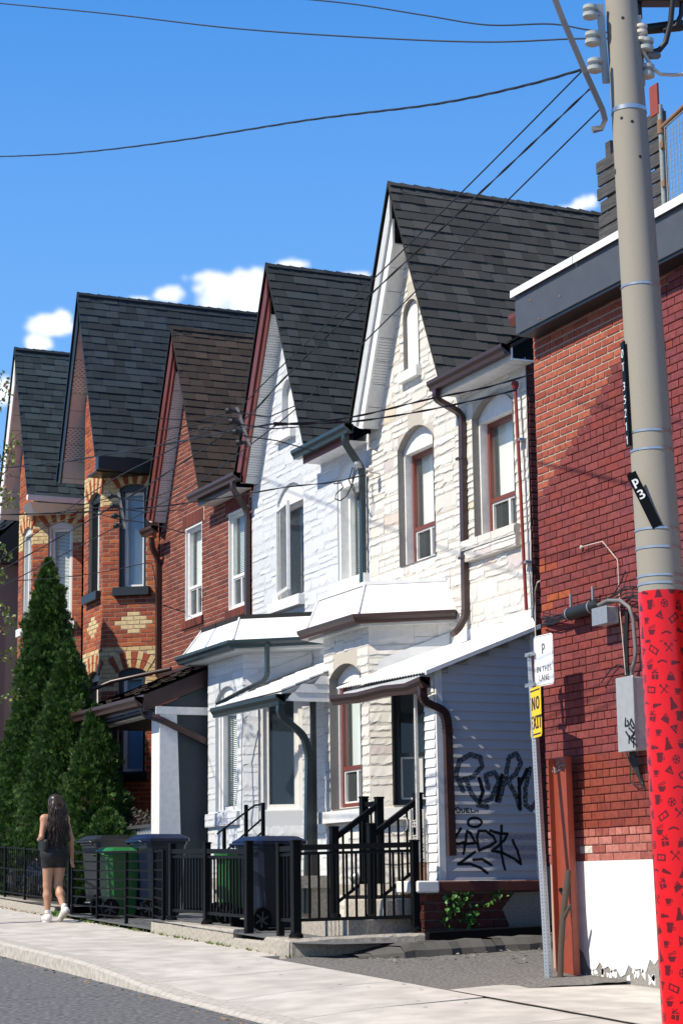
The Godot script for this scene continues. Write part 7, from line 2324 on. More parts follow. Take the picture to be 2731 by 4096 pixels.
func plants() -> void:
	cedar("cedar_tree", "tall dark green cedar in front of the banded brick house", 9.2, 32.2, gy(32.2) + 0.12, [[0.0, 0.0, [[0, 0.80], [0.66, 0.98], [1.28, 0.86], [1.9, 0.74], [2.73, 0.58], [3.35, 0.50], [3.97, 0.42], [4.6, 0.31], [5.15, 0.16], [5.55, 0.015]]], [0.05, -1.15, [[0, 0.66], [0.66, 0.80], [1.9, 0.62], [2.7, 0.44], [3.4, 0.26], [4.05, 0.02]]], [-0.25, 0.7, [[0, 0.6], [0.6, 0.85], [1.3, 0.7], [2.0, 0.45], [2.6, 0.2], [3.0, 0.02]]]], 74000, 21)
	cedar("cedar_tree", "short broad cedar beside the slate porch, lower than its neighbour", 9.2, 29.45, gy(29.45) + 0.12, [[0.0, 0.0, [[0, 0.5], [0.5, 0.66], [1.18, 0.5], [1.6, 0.42], [2.15, 0.33], [2.6, 0.18], [2.95, 0.015]]], [-0.1, -0.85, [[0, 0.42], [0.4, 0.52], [0.8, 0.42], [1.15, 0.2], [1.35, 0.02]]]], 30000, 22)
	R.seed = 31
	# street tree beyond the edge of the picture: trunk by the kerb, twigs reaching in
	var t := thing("street_tree", "young street tree whose thin leafy twigs hang before the far houses", "tree", P(6.62, gy(26.6), 26.6))
	var mb := MB.new()
	mb.tube([P(6.62, gy(26.6) - 0.1, 26.6), P(6.64, 3.4, 26.6), P(6.68, 5.6, 26.55), P(6.7, 7.6, 26.5), P(6.75, 9.0, 26.5)], 0.085, 9, 0.02)
	put(t, "trunk", mb, M["bark"])
	var xf := []; var cols := []
	mb = MB.new()
	var zt := 27.0
	for tw in [[[-160, 1700], [-40, 1640], [20, 1590], [35, 1540]], [[-160, 1900], [0, 1850], [35, 1790], [70, 1740], [100, 1725]], [[-160, 1960], [-20, 1930], [30, 1880], [50, 1790], [110, 1760]], [[-160, 2080], [-20, 2030], [40, 2000], [55, 1985]], [[-160, 2200], [-30, 2180], [15, 2200], [25, 2230]], [[-160, 2420], [-20, 2400], [20, 2440], [50, 2470]], [[-160, 2540], [-10, 2520], [40, 2490], [60, 2500]], [[-160, 2640], [0, 2640], [40, 2600], [70, 2620]], [[-160, 2780], [-10, 2790], [50, 2790], [75, 2745]], [[-160, 1500], [-60, 1480], [0, 1500], [10, 1530]], [[-160, 2000], [-60, 1960], [0, 1965], [25, 1975]], [[-160, 2300], [-60, 2290], [-10, 2300], [20, 2310]]]:
		var p := []
		for q in tw: p.append(on_depth(q[0], q[1], zt + R.randf_range(-0.3, 0.3)))
		p.push_front(P(6.67 + R.randf_range(-0.02, 0.02), clampf(p[0].y - 0.5, 3.0, 8.5), 26.55))
		mb.tube(p, 0.014, 5, 0.003)
		for k in 46:
			var s := R.randf_range(1.2, 4.0)
			var i := mini(int(s), 3)
			var c: Vector3 = (p[i] as Vector3).lerp(p[i + 1], s - i) + Vector3(R.randf_range(-1, 1), R.randf_range(-1, 1), R.randf_range(-1, 1)) * 0.09
			xf.append(Transform3D(rand_basis(Vector3(R.randf_range(-1, 1), R.randf_range(-1, 0.4), R.randf_range(-1, 1)).normalized(), R.randf_range(0.035, 0.065)), c))
			cols.append(Color(0.10, 0.16, 0.03).lerp(Color(0.20, 0.24, 0.06), R.randf()) if R.randf() > 0.1 else Color(0.26, 0.13, 0.05))
	put(t, "branches", mb, M["bark"])
	leafy(t, "crown", xf, cols, leaf_mesh(), "tree_leaf")
	# creeper on the porch base
	t = thing("ivy", "green creeper growing on the dark brick base beside the lane", "creeper", P(10.1, 1.1, 19.1))
	xf = []; cols = []
	mb = MB.new()
	for st in [[[1780, 3700], [1795, 3640], [1790, 3590], [1800, 3575]], [[1800, 3690], [1850, 3650], [1900, 3630], [1950, 3600], [1985, 3570], [2000, 3555]], [[1795, 3640], [1840, 3600], [1860, 3575]], [[1870, 3690], [1885, 3660]]]:
		var p := []
		for q in st: p.append(on_u(q[0], q[1], 19.115))
		mb.tube(p, 0.005, 4)
		for k in 42:
			var s := R.randf() * (p.size() - 1); var i := mini(int(s), p.size() - 2)
			var c: Vector3 = (p[i] as Vector3).lerp(p[i + 1], s - i) + Vector3(R.randf_range(-0.06, 0.06), R.randf_range(-0.06, 0.05), R.randf_range(0.0, 0.07))
			var up := Vector3(R.randf_range(-0.6, 0.3), R.randf_range(-1, 0.2), R.randf_range(0.1, 0.5)).normalized()
			xf.append(Transform3D(rand_basis(up, R.randf_range(0.03, 0.06)), c)); cols.append(Color(0.035, 0.12, 0.018).lerp(Color(0.09, 0.22, 0.035), R.randf()))
	put(t, "stems", mb, M["bark"])
	leafy(t, "leaves", xf, cols, leaf_mesh(), "ivy_leaf")
	# dark weeping shrub in the slate porch planter
	t = thing("dark_shrub", "dark feathery shrub in the planter behind the white porch post", "shrub", P(9.75, 2.3, 28.6))
	xf = []; cols = []
	mb = MB.new()
	for k in 26:
		var a := R.randf() * TAU
		var b := P(9.75, 2.42, 28.7 + R.randf_range(-0.5, 0.5))
		var e := b + Vector3(cos(a) * 0.22, R.randf_range(0.12, 0.34), sin(a) * 0.4)
		mb.tube([b, b.lerp(e, 0.6) + UPV * 0.08, e], 0.006, 4, 0.002)
		for q in 22:
			xf.append(Transform3D(rand_basis((Vector3(cos(a), -0.7, sin(a)) + Vector3(R.randf_range(-1, 1), R.randf_range(-1, 1), R.randf_range(-1, 1)) * 0.5).normalized(), R.randf_range(0.05, 0.1)) * Basis.from_scale(Vector3(0.22, 1, 0.3)), b.lerp(e, R.randf()) + UPV * 0.04)); cols.append(Color(0.05, 0.035, 0.04).lerp(Color(0.10, 0.09, 0.08), R.randf()))
	put(t, "stems", mb, M["bark"])
	leafy(t, "leaves", xf, cols, leaf_mesh(), "shrub_leaf")
	# tuft at the end of the planter wall
	t = thing("weed_tuft", "broad leafy weed at the end of the planter wall", "weed", P(8.1, gy(27.75), 27.75))
	xf = []; cols = []
	for k in 46:
		var a := R.randf() * TAU
		xf.append(Transform3D(rand_basis((Vector3(cos(a), R.randf_range(0.2, 1.2), sin(a))).normalized(), R.randf_range(0.05, 0.12)) * Basis.from_scale(Vector3(0.5, 1, 1)), P(8.13 + R.randf_range(-0.06, 0.1), gy(27.7) + 0.03, 27.72 + R.randf_range(-0.16, 0.14)))); cols.append(Color(0.06, 0.15, 0.025).lerp(Color(0.14, 0.22, 0.05), R.randf()))
	leafy(t, "leaves", xf, cols, leaf_mesh(), "weed_leaf")

# ------------------------------------------------------------------ woman walking up the street
class Field:
	var o: Vector3
	var c: float
	var nx: int
	var ny: int
	var nz: int
	var f := PackedFloat32Array()
	func _init(lo: Vector3, hi: Vector3, cell: float) -> void:
		o = lo; c = cell
		nx = int((hi.x - lo.x) / c) + 2; ny = int((hi.y - lo.y) / c) + 2; nz = int((hi.z - lo.z) / c) + 2
		f.resize(nx * ny * nz); f.fill(1.0)
	func bone(a: Vector3, b: Vector3, ra: float, rb: float, k := 0.03, flat := Vector3.ONE) -> void:
		# flat squeezes the cross-section (1 = round)
		var m := maxf(ra, rb) * maxf(1.0, maxf(1 / flat.x, 1 / flat.z)) + k + c * 2
		var lo := (a.min(b) - Vector3.ONE * m - o) / c; var hi := (a.max(b) + Vector3.ONE * m - o) / c
		var d := b - a; var dd := maxf(1e-9, d.dot(d))
		for z in range(maxi(0, int(lo.z)), mini(nz, int(hi.z) + 2)):
			for y in range(maxi(0, int(lo.y)), mini(ny, int(hi.y) + 2)):
				for x in range(maxi(0, int(lo.x)), mini(nx, int(hi.x) + 2)):
					var p := o + Vector3(x, y, z) * c
					var t := clampf((p - a).dot(d) / dd, 0, 1)
					var v := ((p - a - d * t) * flat).length() - lerpf(ra, rb, t)
					var i := (z * ny + y) * nx + x
					var w := f[i]
					var h := maxf(k - absf(w - v), 0.0) / k
					f[i] = minf(w, v) - h * h * k * 0.25
	func clip(y0: float, y1: float) -> void:
		for z in nz:
			for y in ny:
				var yy := o.y + y * c
				var q := maxf(yy - y1, y0 - yy)
				if q > -c * 2:
					for x in nx:
						var i := (z * ny + y) * nx + x
						f[i] = maxf(f[i], q)
	func net(mb: MB, tf: Transform3D) -> void:
		var id := {}
		var vs := PackedVector3Array(); var ns := PackedVector3Array()
		var off := [0, 1, nx, nx + 1, nx * ny, nx * ny + 1, nx * ny + nx, nx * ny + nx + 1]
		for z in nz - 1:
			for y in ny - 1:
				for x in nx - 1:
					var b := (z * ny + y) * nx + x
					var s := 0
					for q in 8:
						if f[b + off[q]] < 0: s += 1
					if s == 0 or s == 8: continue
					var sum := Vector3.ZERO; var n := 0
					for e in [[0, 1], [2, 3], [4, 5], [6, 7], [0, 2], [1, 3], [4, 6], [5, 7], [0, 4], [1, 5], [2, 6], [3, 7]]:
						var u := f[b + off[e[0]]]; var v := f[b + off[e[1]]]
						if (u < 0) != (v < 0):
							var t := u / (u - v)
							var p := Vector3(e[0] & 1, (e[0] >> 1) & 1, e[0] >> 2); var q := Vector3(e[1] & 1, (e[1] >> 1) & 1, e[1] >> 2)
							sum += p.lerp(q, t); n += 1
					id[b] = vs.size()
					vs.append(o + (Vector3(x, y, z) + sum / n) * c)
					ns.append(Vector3(f[b + 1] - f[b] + f[b + off[7]] - f[b + off[6]], f[b + nx] - f[b] + f[b + off[7]] - f[b + off[5]], f[b + off[4]] - f[b] + f[b + off[7]] - f[b + off[3]]).normalized())
		for b in id:
			var u := f[b]
			for e in [[1, nx, nx * ny], [nx, nx * ny, 1], [nx * ny, 1, nx]]:
				if (u < 0) == (f[b + e[0]] < 0): continue
				var i0 = id.get(b); var i1 = id.get(b - e[1]); var i2 = id.get(b - e[1] - e[2]); var i3 = id.get(b - e[2])
				if i1 == null or i2 == null or i3 == null: continue
				var q := [i0, i1, i2, i3] if u < 0 else [i0, i3, i2, i1]
				for tr in [[0, 1, 2], [0, 2, 3]]:
					mb.stri(tf * vs[q[tr[0]]], tf * vs[q[tr[1]]], tf * vs[q[tr[2]]], tf.basis * ns[q[tr[0]]], tf.basis * ns[q[tr[1]]], tf.basis * ns[q[tr[2]]])

func person() -> void:
	var base := P(7.70, gy(26.45) + 0.012, 26.45)
	var t := thing("person", "person with long brown hair in a black romper walking up the pavement", "person", base)
	var tf := Transform3D(Basis(UPV, deg_to_rad(8)), base)   # faces up the street
	# local axes: x to her own right hand side as seen from behind, y up, -z ahead
	var V := func(x: float, y: float, z: float) -> Vector3: return Vector3(x, y, z)
	var hipL := Vector3(-0.085, 0.88, 0); var hipR := Vector3(0.085, 0.88, 0)
	var knL := Vector3(-0.075, 0.49, -0.05); var knR := Vector3(0.07, 0.49, -0.02)
	var anL := Vector3(-0.07, 0.10, -0.04); var anR := Vector3(0.075, 0.155, 0.17)
	var shL := Vector3(-0.155, 1.37, 0.0); var shR := Vector3(0.155, 1.37, 0.0)
	var elL := Vector3(-0.215, 1.12, 0.05); var wrL := Vector3(-0.15, 1.10, -0.17)
	var elR := Vector3(0.225, 1.10, 0.04); var wrR := Vector3(0.275, 0.865, -0.03)
	var F := Field.new(Vector3(-0.36, -0.02, -0.34), Vector3(0.36, 1.72, 0.30), 0.0145)
	var torso := func(g: Field, add: float):
		g.bone(Vector3(-0.06, 0.93, 0.01), Vector3(0.06, 0.93, 0.01), 0.118 + add, 0.118 + add, 0.05, Vector3(0.92, 1, 1.05))
		g.bone(Vector3(-0.075, 0.88, 0.035), Vector3(0.075, 0.88, 0.035), 0.10 + add, 0.10 + add, 0.05)
		g.bone(Vector3(0, 0.95, 0), Vector3(0, 1.10, 0), 0.128 + add, 0.112 + add, 0.06, Vector3(0.95, 1, 1.18))
		g.bone(Vector3(0, 1.10, 0), Vector3(0, 1.26, 0), 0.112 + add, 0.135 + add, 0.06, Vector3(0.92, 1, 1.2))
		g.bone(Vector3(-0.07, 1.30, 0.0), Vector3(0.07, 1.30, 0.0), 0.098 + add, 0.098 + add, 0.05, Vector3(1, 1, 1.15))
	var thighs := func(g: Field, add: float):
		g.bone(hipL, knL, 0.092 + add, 0.056 + add, 0.03); g.bone(hipR, knR, 0.092 + add, 0.056 + add, 0.03)
	torso.call(F, 0.0); thighs.call(F, 0.0)
	F.bone(knL, knL.lerp(anL, 0.35), 0.052, 0.056, 0.03); F.bone(knL.lerp(anL, 0.35), anL, 0.055, 0.034, 0.03)
	F.bone(knR, knR.lerp(anR, 0.35), 0.052, 0.056, 0.03); F.bone(knR.lerp(anR, 0.35), anR, 0.055, 0.034, 0.03)
	F.bone(anL, Vector3(-0.07, 0.045, -0.16), 0.034, 0.03, 0.03); F.bone(anR, Vector3(0.08, 0.05, 0.04), 0.034, 0.03, 0.03)
	F.bone(shL, shR, 0.058, 0.058, 0.05); F.bone(Vector3(0, 1.38, 0.0), Vector3(0, 1.50, -0.01), 0.052, 0.046, 0.04)
	F.bone(shL, elL, 0.048, 0.036, 0.03); F.bone(elL, wrL, 0.037, 0.025, 0.02); F.bone(shR, elR, 0.048, 0.036, 0.03); F.bone(elR, wrR, 0.037, 0.025, 0.02)
	F.bone(Vector3(0, 1.555, 0.0), Vector3(0, 1.60, 0.01), 0.082, 0.084, 0.03); F.bone(Vector3(0, 1.51, -0.035), Vector3(0, 1.56, -0.03), 0.052, 0.064, 0.03)
	F.bone(Vector3(0, 1.555, -0.095), Vector3(0, 1.535, -0.112), 0.010, 0.014, 0.02); F.bone(Vector3(-0.085, 1.56, 0.0), Vector3(-0.087, 1.535, 0.0), 0.012, 0.012, 0.01); F.bone(Vector3(0.085, 1.56, 0.0), Vector3(0.087, 1.535, 0.0), 0.012, 0.012, 0.01)
	var mb := MB.new()
	F.net(mb, tf)
	# hands, each on a finer grid
	for hd in [[wrR, Vector3(0.05, -0.99, -0.12), Vector3(-0.1, 0.1, -1.0)], [wrL, Vector3(0.62, 0.25, -0.74), Vector3(0.3, 0.95, 0.1)]]:
		var w: Vector3 = hd[0]; var d: Vector3 = hd[1].normalized(); var th: Vector3 = (hd[2] - d * hd[2].dot(d)).normalized()   # th: towards the thumb
		var pn := d.cross(th).normalized()
		var G := Field.new(w - Vector3.ONE * 0.2, w + Vector3.ONE * 0.2, 0.006)
		var pal := w + d * 0.045
		G.bone(w - d * 0.02, w + d * 0.02, 0.025, 0.024, 0.015)
		for k in 4: G.bone(w + d * 0.015 + th * (0.018 - k * 0.012) * 0.6, w + d * 0.08 + th * (0.027 - k * 0.018), 0.014, 0.012, 0.012)
		for k in 4:
			var b := w + d * 0.082 + th * (0.028 - k * 0.0185)
			var ln: float = [0.036, 0.042, 0.038, 0.029][k]
			var m1 := b + d * ln + pn * 0.008; var m2 := m1 + (d * 0.75 + pn * 0.6).normalized() * ln * 0.75
			G.bone(b, m1, 0.0095, 0.0088, 0.004); G.bone(m1, m2, 0.0088, 0.0075, 0.004)
		var t0 := w + d * 0.03 + th * 0.026; var t1 := t0 + (d * 0.7 + th * 0.6 + pn * 0.2).normalized() * 0.036
		G.bone(w + d * 0.015 + th * 0.012, t0, 0.013, 0.012, 0.01); G.bone(t0, t1, 0.0115, 0.0095, 0.005); G.bone(t1, t1 + (d + pn * 0.3).normalized() * 0.026, 0.0095, 0.0082, 0.005)
		G.net(mb, tf)
	var skin := mat("skin", Color(0.46, 0.25, 0.155), 0.5)
	skin.subsurf_scatter_enabled = true; skin.subsurf_scatter_strength = 0.08
	put(t, "body", mb, skin)
	# romper
	var C := Field.new(Vector3(-0.3, 0.62, -0.26), Vector3(0.3, 1.42, 0.26), 0.013)
	torso.call(C, 0.011); thighs.call(C, 0.013); C.clip(0.715, 1.275)
	mb = MB.new()
	C.net(mb, tf)
	var cloth := mat("romper_black", Color(0.012, 0.013, 0.016), 0.75, 0.0, "soft", 0.15, 0.3)
	put(t, "romper", mb, cloth)
	mb = MB.new()
	for s in [-1, 1]: mb.tube([tf * Vector3(s * 0.105, 1.26, 0.085), tf * Vector3(s * 0.112, 1.36, 0.05), tf * Vector3(s * 0.11, 1.425, -0.005), tf * Vector3(s * 0.1, 1.34, -0.1)], 0.008, 6)
	put(t, "shoulder_strap", mb, cloth)
	# socks and trainers
	for q in [[anL, Vector3(-0.07, 0.045, -0.17), 0.0], [anR, Vector3(0.083, 0.048, 0.035), 0.9]]:
		var a: Vector3 = q[0]; var toe: Vector3 = q[1]
		var S := Field.new(a.min(toe) - Vector3.ONE * 0.13, a.max(toe) + Vector3.ONE * 0.13, 0.009)
		S.bone(a + Vector3(0, 0.055, 0), a + Vector3(0, -0.02, 0), 0.039, 0.04, 0.01)
		mb = MB.new(); S.net(mb, tf)
		put(t, "sock", mb, M["white_paint"])
		S = Field.new(a.min(toe) - Vector3.ONE * 0.15, a.max(toe) + Vector3.ONE * 0.15, 0.009)
		var dn := Vector3(0, -1, 0) if q[2] == 0.0 else Vector3(0, -0.55, 0.83)
		var heel := a + dn * 0.045 + (Vector3(0, 0, 0.03) if q[2] == 0.0 else Vector3(0, 0.02, 0.015))
		S.bone(a + dn * 0.02, heel, 0.042, 0.045, 0.03); S.bone(heel, toe, 0.045, 0.036, 0.03); S.bone(a + dn * 0.02, toe, 0.04, 0.03, 0.03)
		mb = MB.new(); S.net(mb, tf)
		var sh := put(t, "trainer", mb, mat("trainer_white", Color(0.66, 0.64, 0.61), 0.7))
		S = Field.new(a.min(toe) - Vector3.ONE * 0.17, a.max(toe) + Vector3.ONE * 0.17, 0.009)
		var h2 := heel + dn * 0.03; var t2 := toe + (Vector3(0, -0.025, -0.02) if q[2] == 0.0 else Vector3(0, -0.02, -0.02))
		S.bone(h2, h2.lerp(t2, 0.5), 0.034, 0.030, 0.02); S.bone(h2.lerp(t2, 0.5), t2, 0.030, 0.03, 0.02)
		mb = MB.new(); S.net(mb, tf)
		put(sh, "sole", mb, M["white_paint"] if q[2] == 0.0 else mat("sole_grey", Color(0.30, 0.27, 0.24), 0.85))
	# hair: a cap and long loose strands
	R.seed = 77
	var Hf := Field.new(Vector3(-0.16, 0.98, -0.14), Vector3(0.17, 1.74, 0.22), 0.011)
	Hf.bone(Vector3(0, 1.60, 0.015), Vector3(0, 1.55, 0.03), 0.102, 0.105, 0.03)
	Hf.bone(Vector3(0, 1.50, 0.05), Vector3(0.01, 1.36, 0.085), 0.098, 0.10, 0.05, Vector3(0.85, 1, 1.3)); Hf.bone(Vector3(0.01, 1.36, 0.085), Vector3(0.03, 1.22, 0.105), 0.09, 0.06, 0.05, Vector3(0.85, 1, 1.6))
	mb = MB.new()
	Hf.net(mb, tf)
	for k in 120:
		var a := R.randf_range(-1.25, 1.25)
		var top := Vector3(sin(a) * 0.085, 1.655 - absf(a) * 0.02, 0.03 + cos(a) * 0.05)
		var x1 := sin(a) * 0.125; var z1 := 0.03 + cos(a) * 0.10
		var drift := R.randf_range(-0.03, 0.06); var ln := R.randf_range(0.36, 0.62)
		var pts := []
		for i in 9:
			var s := i / 8.0
			var y := 1.60 - s * ln
			pts.append(tf * (top.lerp(Vector3(x1, 1.54, z1), minf(1, s * 5)) * Vector3(1, 0, 1) + Vector3(drift * s + 0.012 * sin(s * 11 + k), y if i else top.y, 0.03 * s + 0.012 * cos(s * 9 + k * 1.7))))
		mb.tube(pts, 0.011, 5, 0.004)
	put(t, "hair", mb, mat("hair_brown", Color(0.030, 0.017, 0.011), 0.38))
	# shoulder bag
	var b := thing("shoulder_bag", "small black bag slung at the hip of the walking person", "bag", tf * Vector3(-0.19, 0.95, 0.02))
	mb = MB.new()
	var bb := tf.basis
	mb.chamfer(tf * Vector3(-0.175, 1.02, 0.04), bb * Vector3(0.09, 0, 0), bb * Vector3(0, 0.15, 0.02), bb * Vector3(0, 0, 0.2), 0.025)
	put(b, "pouch", mb, mat("bag_black", Color(0.011, 0.012, 0.013), 0.5))
	mb = MB.new()
	mb.rtube([tf * Vector3(-0.15, 1.09, 0.10), tf * Vector3(-0.125, 1.22, 0.135), tf * Vector3(-0.12, 1.34, 0.09), tf * Vector3(-0.12, 1.435, 0.0), tf * Vector3(-0.12, 1.34, -0.11)], 0.02, 0.005, bb * Vector3(1, 0, 0))
	put(b, "strap", mb, M["bag_black"])

# ------------------------------------------------------------------ fittings on the brick wall and other oddments
func oddments() -> void:
	var W := func(x: float, y: float, X: float) -> Vector3: return on_x(x, y, X)
	# electrical cabinet with a tag
	var f := Fr.new(9.43, 14.98, 9.43, 14.72)
	var t := thing("electrical_cabinet", "grey steel electrical cabinet with a black tag on the brick wall", "cabinet", P(9.5, 2.67, 14.85))
	var mb := MB.new(); mb.chamfer(P(9.51, 2.985, 14.84), Vector3(0.16, 0, 0), P(0, 0, 0.25), Vector3(0, 0.63, 0), 0.008)
	put(t, "case", mb, M["box_grey"])
	mb = MB.new(); mb.chamfer(f.at(0.13, 2.985, 0.006), f.s * 0.275, UPV * 0.65, f.n * 0.022, 0.006)
	put(t, "door", mb, M["box_grey"])
	mb = MB.new()
	for l in [[[2500, 2870], [2498, 2905], [2515, 2900], [2506, 2880]], [[2522, 2875], [2535, 2905], [2530, 2915], [2518, 2895], [2522, 2875]], [[2512, 2910], [2535, 2935], [2520, 2950], [2540, 2955]], [[2500, 2925], [2525, 2965], [2548, 2985]], [[2538, 2920], [2525, 2955]], [[2515, 2940], [2513, 2975]], [[2532, 2955], [2532, 2990]]]:
		var p := []
		for q in l: p.append(W.call(q[0], q[1], 9.411))
		for i in p.size() - 1:
			var d: Vector3 = (p[i + 1] - p[i]); var sdv := d.cross(Vector3(1, 0, 0)).normalized() * 0.010
			mb.quad(p[i] - sdv, p[i] + sdv, p[i + 1] + sdv, p[i + 1] - sdv)
	put(t, "sprayed_tag", mb, M["ink"])
	t = thing("junction_box", "small pale grey junction box under the black cable splice", "junction box", P(9.53, 4.0, 15.1))
	var jc: Vector3 = W.call(2422, 2465, 9.5)
	mb = MB.new(); mb.chamfer(jc, Vector3(0.12, 0, 0), Vector3(0, 0, 0.24), Vector3(0, 0.15, 0), 0.008)
	put(t, "case", mb, M["box_grey"])
	mb = MB.new(); mb.chamfer(jc + Vector3(-0.066, 0, 0), Vector3(0.014, 0, 0), Vector3(0, 0, 0.255), Vector3(0, 0.16, 0), 0.004)
	put(t, "cover", mb, M["galv"])
	t = thing("cable_splice", "black cable splice tube strapped along the brick wall", "splice", P(9.5, 4.1, 15.5))
	var a: Vector3 = W.call(2262, 2462, 9.5); var b: Vector3 = W.call(2392, 2420, 9.5)
	mb = MB.new(); mb.lathe(a, b - a, [[0, 0.02], [0.03, 0.055], [0.1, 0.06], [(b - a).length() - 0.08, 0.06], [(b - a).length() - 0.02, 0.05], [(b - a).length(), 0.02]], 16)
	put(t, "sleeve", mb, M["cable"])
	for k in [0.12, 0.8]:
		mb = MB.new(); mb.lathe(a.lerp(b, k), b - a, [[0, 0.064], [0.02, 0.064]], 14); mb.box(a.lerp(b, k) + Vector3(0, 0.06, 0), Vector3(0.02, 0, 0), Vector3(0, 0.13, 0), (b - a).normalized() * 0.02)
		put(t, "clamp", mb, M["galv"])
	mb = MB.new()
	for k in 9:
		var o := Vector3(R.randf_range(-0.02, 0.02), R.randf_range(-0.045, 0.045), 0)
		mb.tube([W.call(2168 + R.randf_range(-4, 4), 2478, 9.56) + o * 1.6, W.call(2215, 2480, 9.52) + o * 1.1, W.call(2262, 2464, 9.5) + o * 0.4], 0.006, 5)
	for k in 5:
		var o := Vector3(0, R.randf_range(-0.03, 0.03), 0)
		mb.tube([W.call(2390, 2422, 9.5) + o * 0.3, W.call(2440, 2400 + k * 4, 9.5) + o, W.call(2500, 2360 + k * 8, 9.52) + o, W.call(2560, 2345 + k * 12, 9.5)], 0.006, 5)
	mb.tube([W.call(2300, 2440, 9.55), W.call(2360, 2400, 9.55), W.call(2440, 2392, 9.55), W.call(2470, 2350, 9.55), W.call(2500, 2285, 9.57)], 0.006, 5)
	put(t, "cable_tails", mb, M["cable"])
	# conduit and drop cables to the cabinet
	t = thing("conduit", "grey conduit bending down from the splice to the electrical cabinet", "conduit", W.call(2525, 2540, 9.52))
	mb = MB.new(); mb.tube([W.call(2390, 2422, 9.5), W.call(2430, 2402, 9.5), W.call(2480, 2402, 9.5), W.call(2515, 2430, 9.5), W.call(2530, 2475, 9.52), W.call(2540, 2600, 9.53), W.call(2537, 2640, 9.53), W.call(2525, 2680, 9.53), W.call(2525, 2712, 9.53)], 0.018, 8)
	put(t, "pipe", mb, M["cable_grey"])
	t = thing("wall_cables", "bundle of black cables running down the brick wall to the cabinet", "cable", W.call(2495, 2560, 9.57))
	mb = MB.new()
	for k in 4: mb.tube([W.call(2500 + k * 3, 2440, 9.57), W.call(2494 + k * 4, 2560, 9.575), W.call(2496 + k * 4, 2660, 9.575), W.call(2500 + k * 4, 2715, 9.57)], 0.007, 5)
	mb.tube([W.call(2493, 2665, 9.57), W.call(2468, 2658, 9.57), W.call(2440, 2680, 9.56), W.call(2402, 2732, 9.55)], 0.006, 5)
	for k in 7: mb.tube([W.call(2515 + k * 3, 3005, 9.53), W.call(2520 + k * 4, 3040, 9.53), W.call(2535 + k * 3, 3085, 9.55), W.call(2568 + R.randf_range(-5, 5), 3135 + k * 2, 9.56)], 0.007, 5)
	mb.tube([W.call(2497, 3005, 9.56), W.call(2520, 3060, 9.56), W.call(2518, 3120, 9.56), W.call(2540, 3140, 9.56), W.call(2565, 3135, 9.56)], 0.006, 5); mb.tube([W.call(2482, 2800, 9.57), W.call(2478, 2880, 9.57), W.call(2492, 2970, 9.57), W.call(2500, 3010, 9.57)], 0.005, 5)
	put(t, "cables", mb, M["cable"])
	t = thing("wall_wire", "thin white wire stapled across the painted brick wall", "wire", W.call(2325, 2185, 9.57))
	mb = MB.new(); mb.tube([W.call(2326, 2188, 9.56), W.call(2360, 2178, 9.565), W.call(2408, 2166, 9.565), W.call(2440, 2205, 9.565), W.call(2468, 2240, 9.565), W.call(2473, 2340, 9.565), W.call(2478, 2450, 9.565), W.call(2492, 2600, 9.565), W.call(2500, 2700, 9.565)], 0.005, 5); mb.lathe(W.call(2324, 2189, 9.575), Vector3(-1, 0, 0), [[0, 0.02], [0.012, 0.016], [0.015, 0]], 8)
	put(t, "wire", mb, M["cable_white"])
	t = thing("wall_wire", "pale wire curving over the corner of the cream house", "wire", W.call(2140, 2400, 10.0))
	mb = MB.new(); mb.tube([W.call(2162, 2322, 9.9), W.call(2148, 2330, 10.2), W.call(2140, 2360, 10.4), W.call(2139, 2450, 10.4), W.call(2141, 2560, 10.4)], 0.008, 6)
	put(t, "wire", mb, M["cable_white"])
	# red steel channel at the corner
	t = thing("steel_channel", "red painted steel channel standing at the corner of the brick wall", "channel", P(9.5, 0.72, 16.1))
	mb = MB.new(); mb.box(P(9.47, 0.74, 15.87), P(0, 0, 0.32), P(0.0, 1.95, 0.03), Vector3(0.012, 0, 0)); mb.box(P(9.42, 0.74, 15.87), Vector3(0.055, 0, 0), P(0, 1.95, 0.03), P(0, 0, 0.012)); mb.box(P(9.42, 0.74, 16.18), Vector3(0.055, 0, 0), P(0, 1.95, 0.03), P(0, 0, 0.012))
	put(t, "channel", mb, M["steel_red"])
	mb = MB.new()
	for y in [1.2, 2.2]: mb.lathe(P(9.468, y, 15.95), Vector3(-1, 0, 0), [[0, 0.013], [0.01, 0.012], [0.014, 0]], 6)
	put(t, "bolts", mb, M["steel_red"])
	mb = MB.new()
	for l in [[[2206, 3070], [2210, 3090], [2214, 3068], [2218, 3090], [2222, 3066], [2228, 3085], [2240, 3060]], [[2225, 3062], [2234, 3045], [2240, 3060]], [[2240, 3062], [2258, 3060]], [[2215, 3094], [2240, 3080]], [[2222, 3088], [2245, 3074]]]:
		var p := []
		for q in l: p.append(W.call(q[0], q[1], 9.464))
		mb.tube(p, 0.004, 4)
	put(t, "scratched_tag", mb, M["galv"])
	# dead branch leaning on it
	t = thing("dead_branch", "dead brown branch leaning against the red steel channel", "branch", W.call(2205, 3925, 9.2))
	mb = MB.new()
	var br := [P(9.22, 0.66, 15.78), P(9.27, 0.95, 15.84), P(9.32, 1.22, 15.87), P(9.38, 1.48, 15.90), P(9.42, 1.66, 15.91)]
	mb.tube(br, 0.028, 9, 0.030)
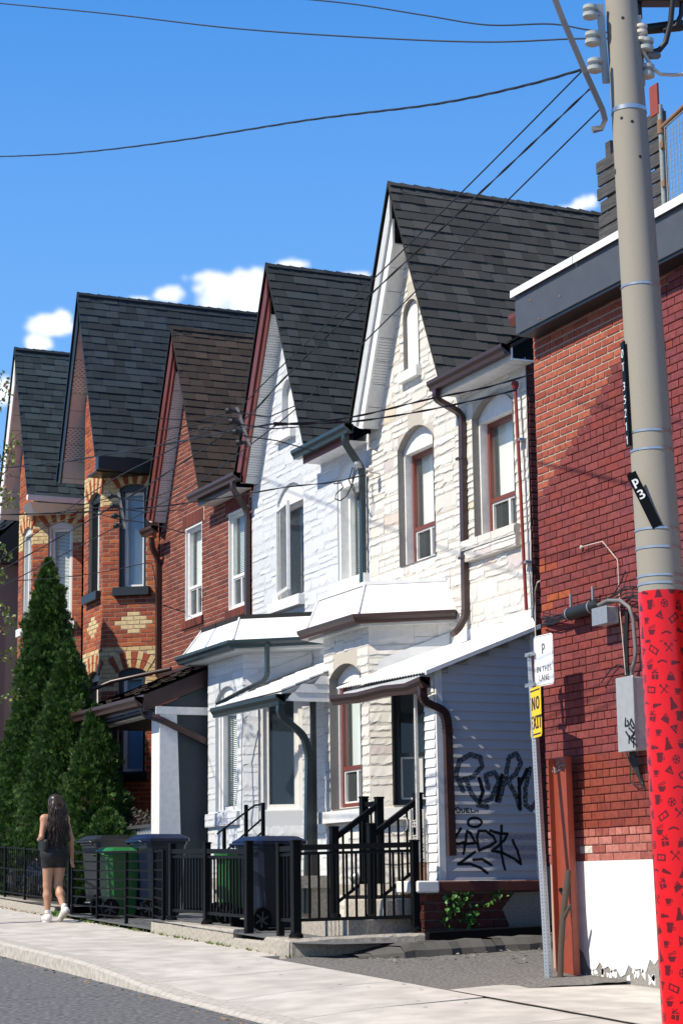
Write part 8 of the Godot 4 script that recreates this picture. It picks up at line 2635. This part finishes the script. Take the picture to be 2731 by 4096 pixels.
	mb.tube([br[2], P(9.36, 1.36, 15.79)], 0.022, 6, 0.014); mb.tube([br[3] - UPV * 0.06, P(9.36, 1.50, 15.97)], 0.02, 6, 0.018); mb.tube([br[1], P(9.30, 1.12, 15.76)], 0.004, 4, 0.002)
	put(t, "wood", mb, M["bark"])
	# things on and under the porches
	t = thing("orange_box", "orange box standing on the dark porch of the white house", "box", P(9.7, 1.7, 23.6))
	mb = MB.new(); mb.chamfer(P(9.75, 1.78, 23.42), Vector3(0.22, 0, 0), P(0, 0, 0.3), Vector3(0, 0.16, 0), 0.008)
	put(t, "case", mb, mat("orange_card", Color(0.52, 0.10, 0.02), 0.7))
	mb = MB.new(); mb.chamfer(P(9.75, 1.868, 23.42), Vector3(0.23, 0, 0), P(0, 0, 0.31), Vector3(0, 0.018, 0), 0.004)
	put(t, "lid", mb, M["orange_card"])
	t = thing("gas_pipe", "grey gas pipe with a regulator below the cream bay", "pipe", P(10.1, 1.5, 21.9))
	mb = MB.new(); mb.tube([P(10.12, 1.1, 21.9), P(10.08, 1.62, 21.9), P(10.08, 1.66, 21.8), P(10.08, 1.66, 21.2)], 0.028, 8)
	put(t, "pipe", mb, M["box_grey"])
	mb = MB.new(); mb.lathe(P(10.05, 1.66, 21.85), Vector3(-1, 0, 0), [[0, 0.0], [0, 0.07], [0.04, 0.075], [0.07, 0.05], [0.09, 0.02], [0.1, 0]], 12)
	put(t, "regulator", mb, M["galv"])
	t = thing("meter", "grey gas meter standing behind the stair railing", "meter", P(9.9, 1.05, 21.35))
	mb = MB.new(); mb.chamfer(P(9.9, 1.27, 21.3), Vector3(0.2, 0, 0), P(0, 0, 0.28), Vector3(0, 0.34, 0), 0.05)
	put(t, "case", mb, M["box_grey"])
	mb = MB.new(); mb.tube([P(9.9, 1.42, 21.2), P(9.9, 1.56, 21.2), P(9.98, 1.6, 21.2)], 0.02, 8); mb.tube([P(9.9, 1.42, 21.4), P(9.9, 1.56, 21.4), P(9.98, 1.6, 21.4)], 0.02, 8)
	put(t, "pipes", mb, M["galv"])
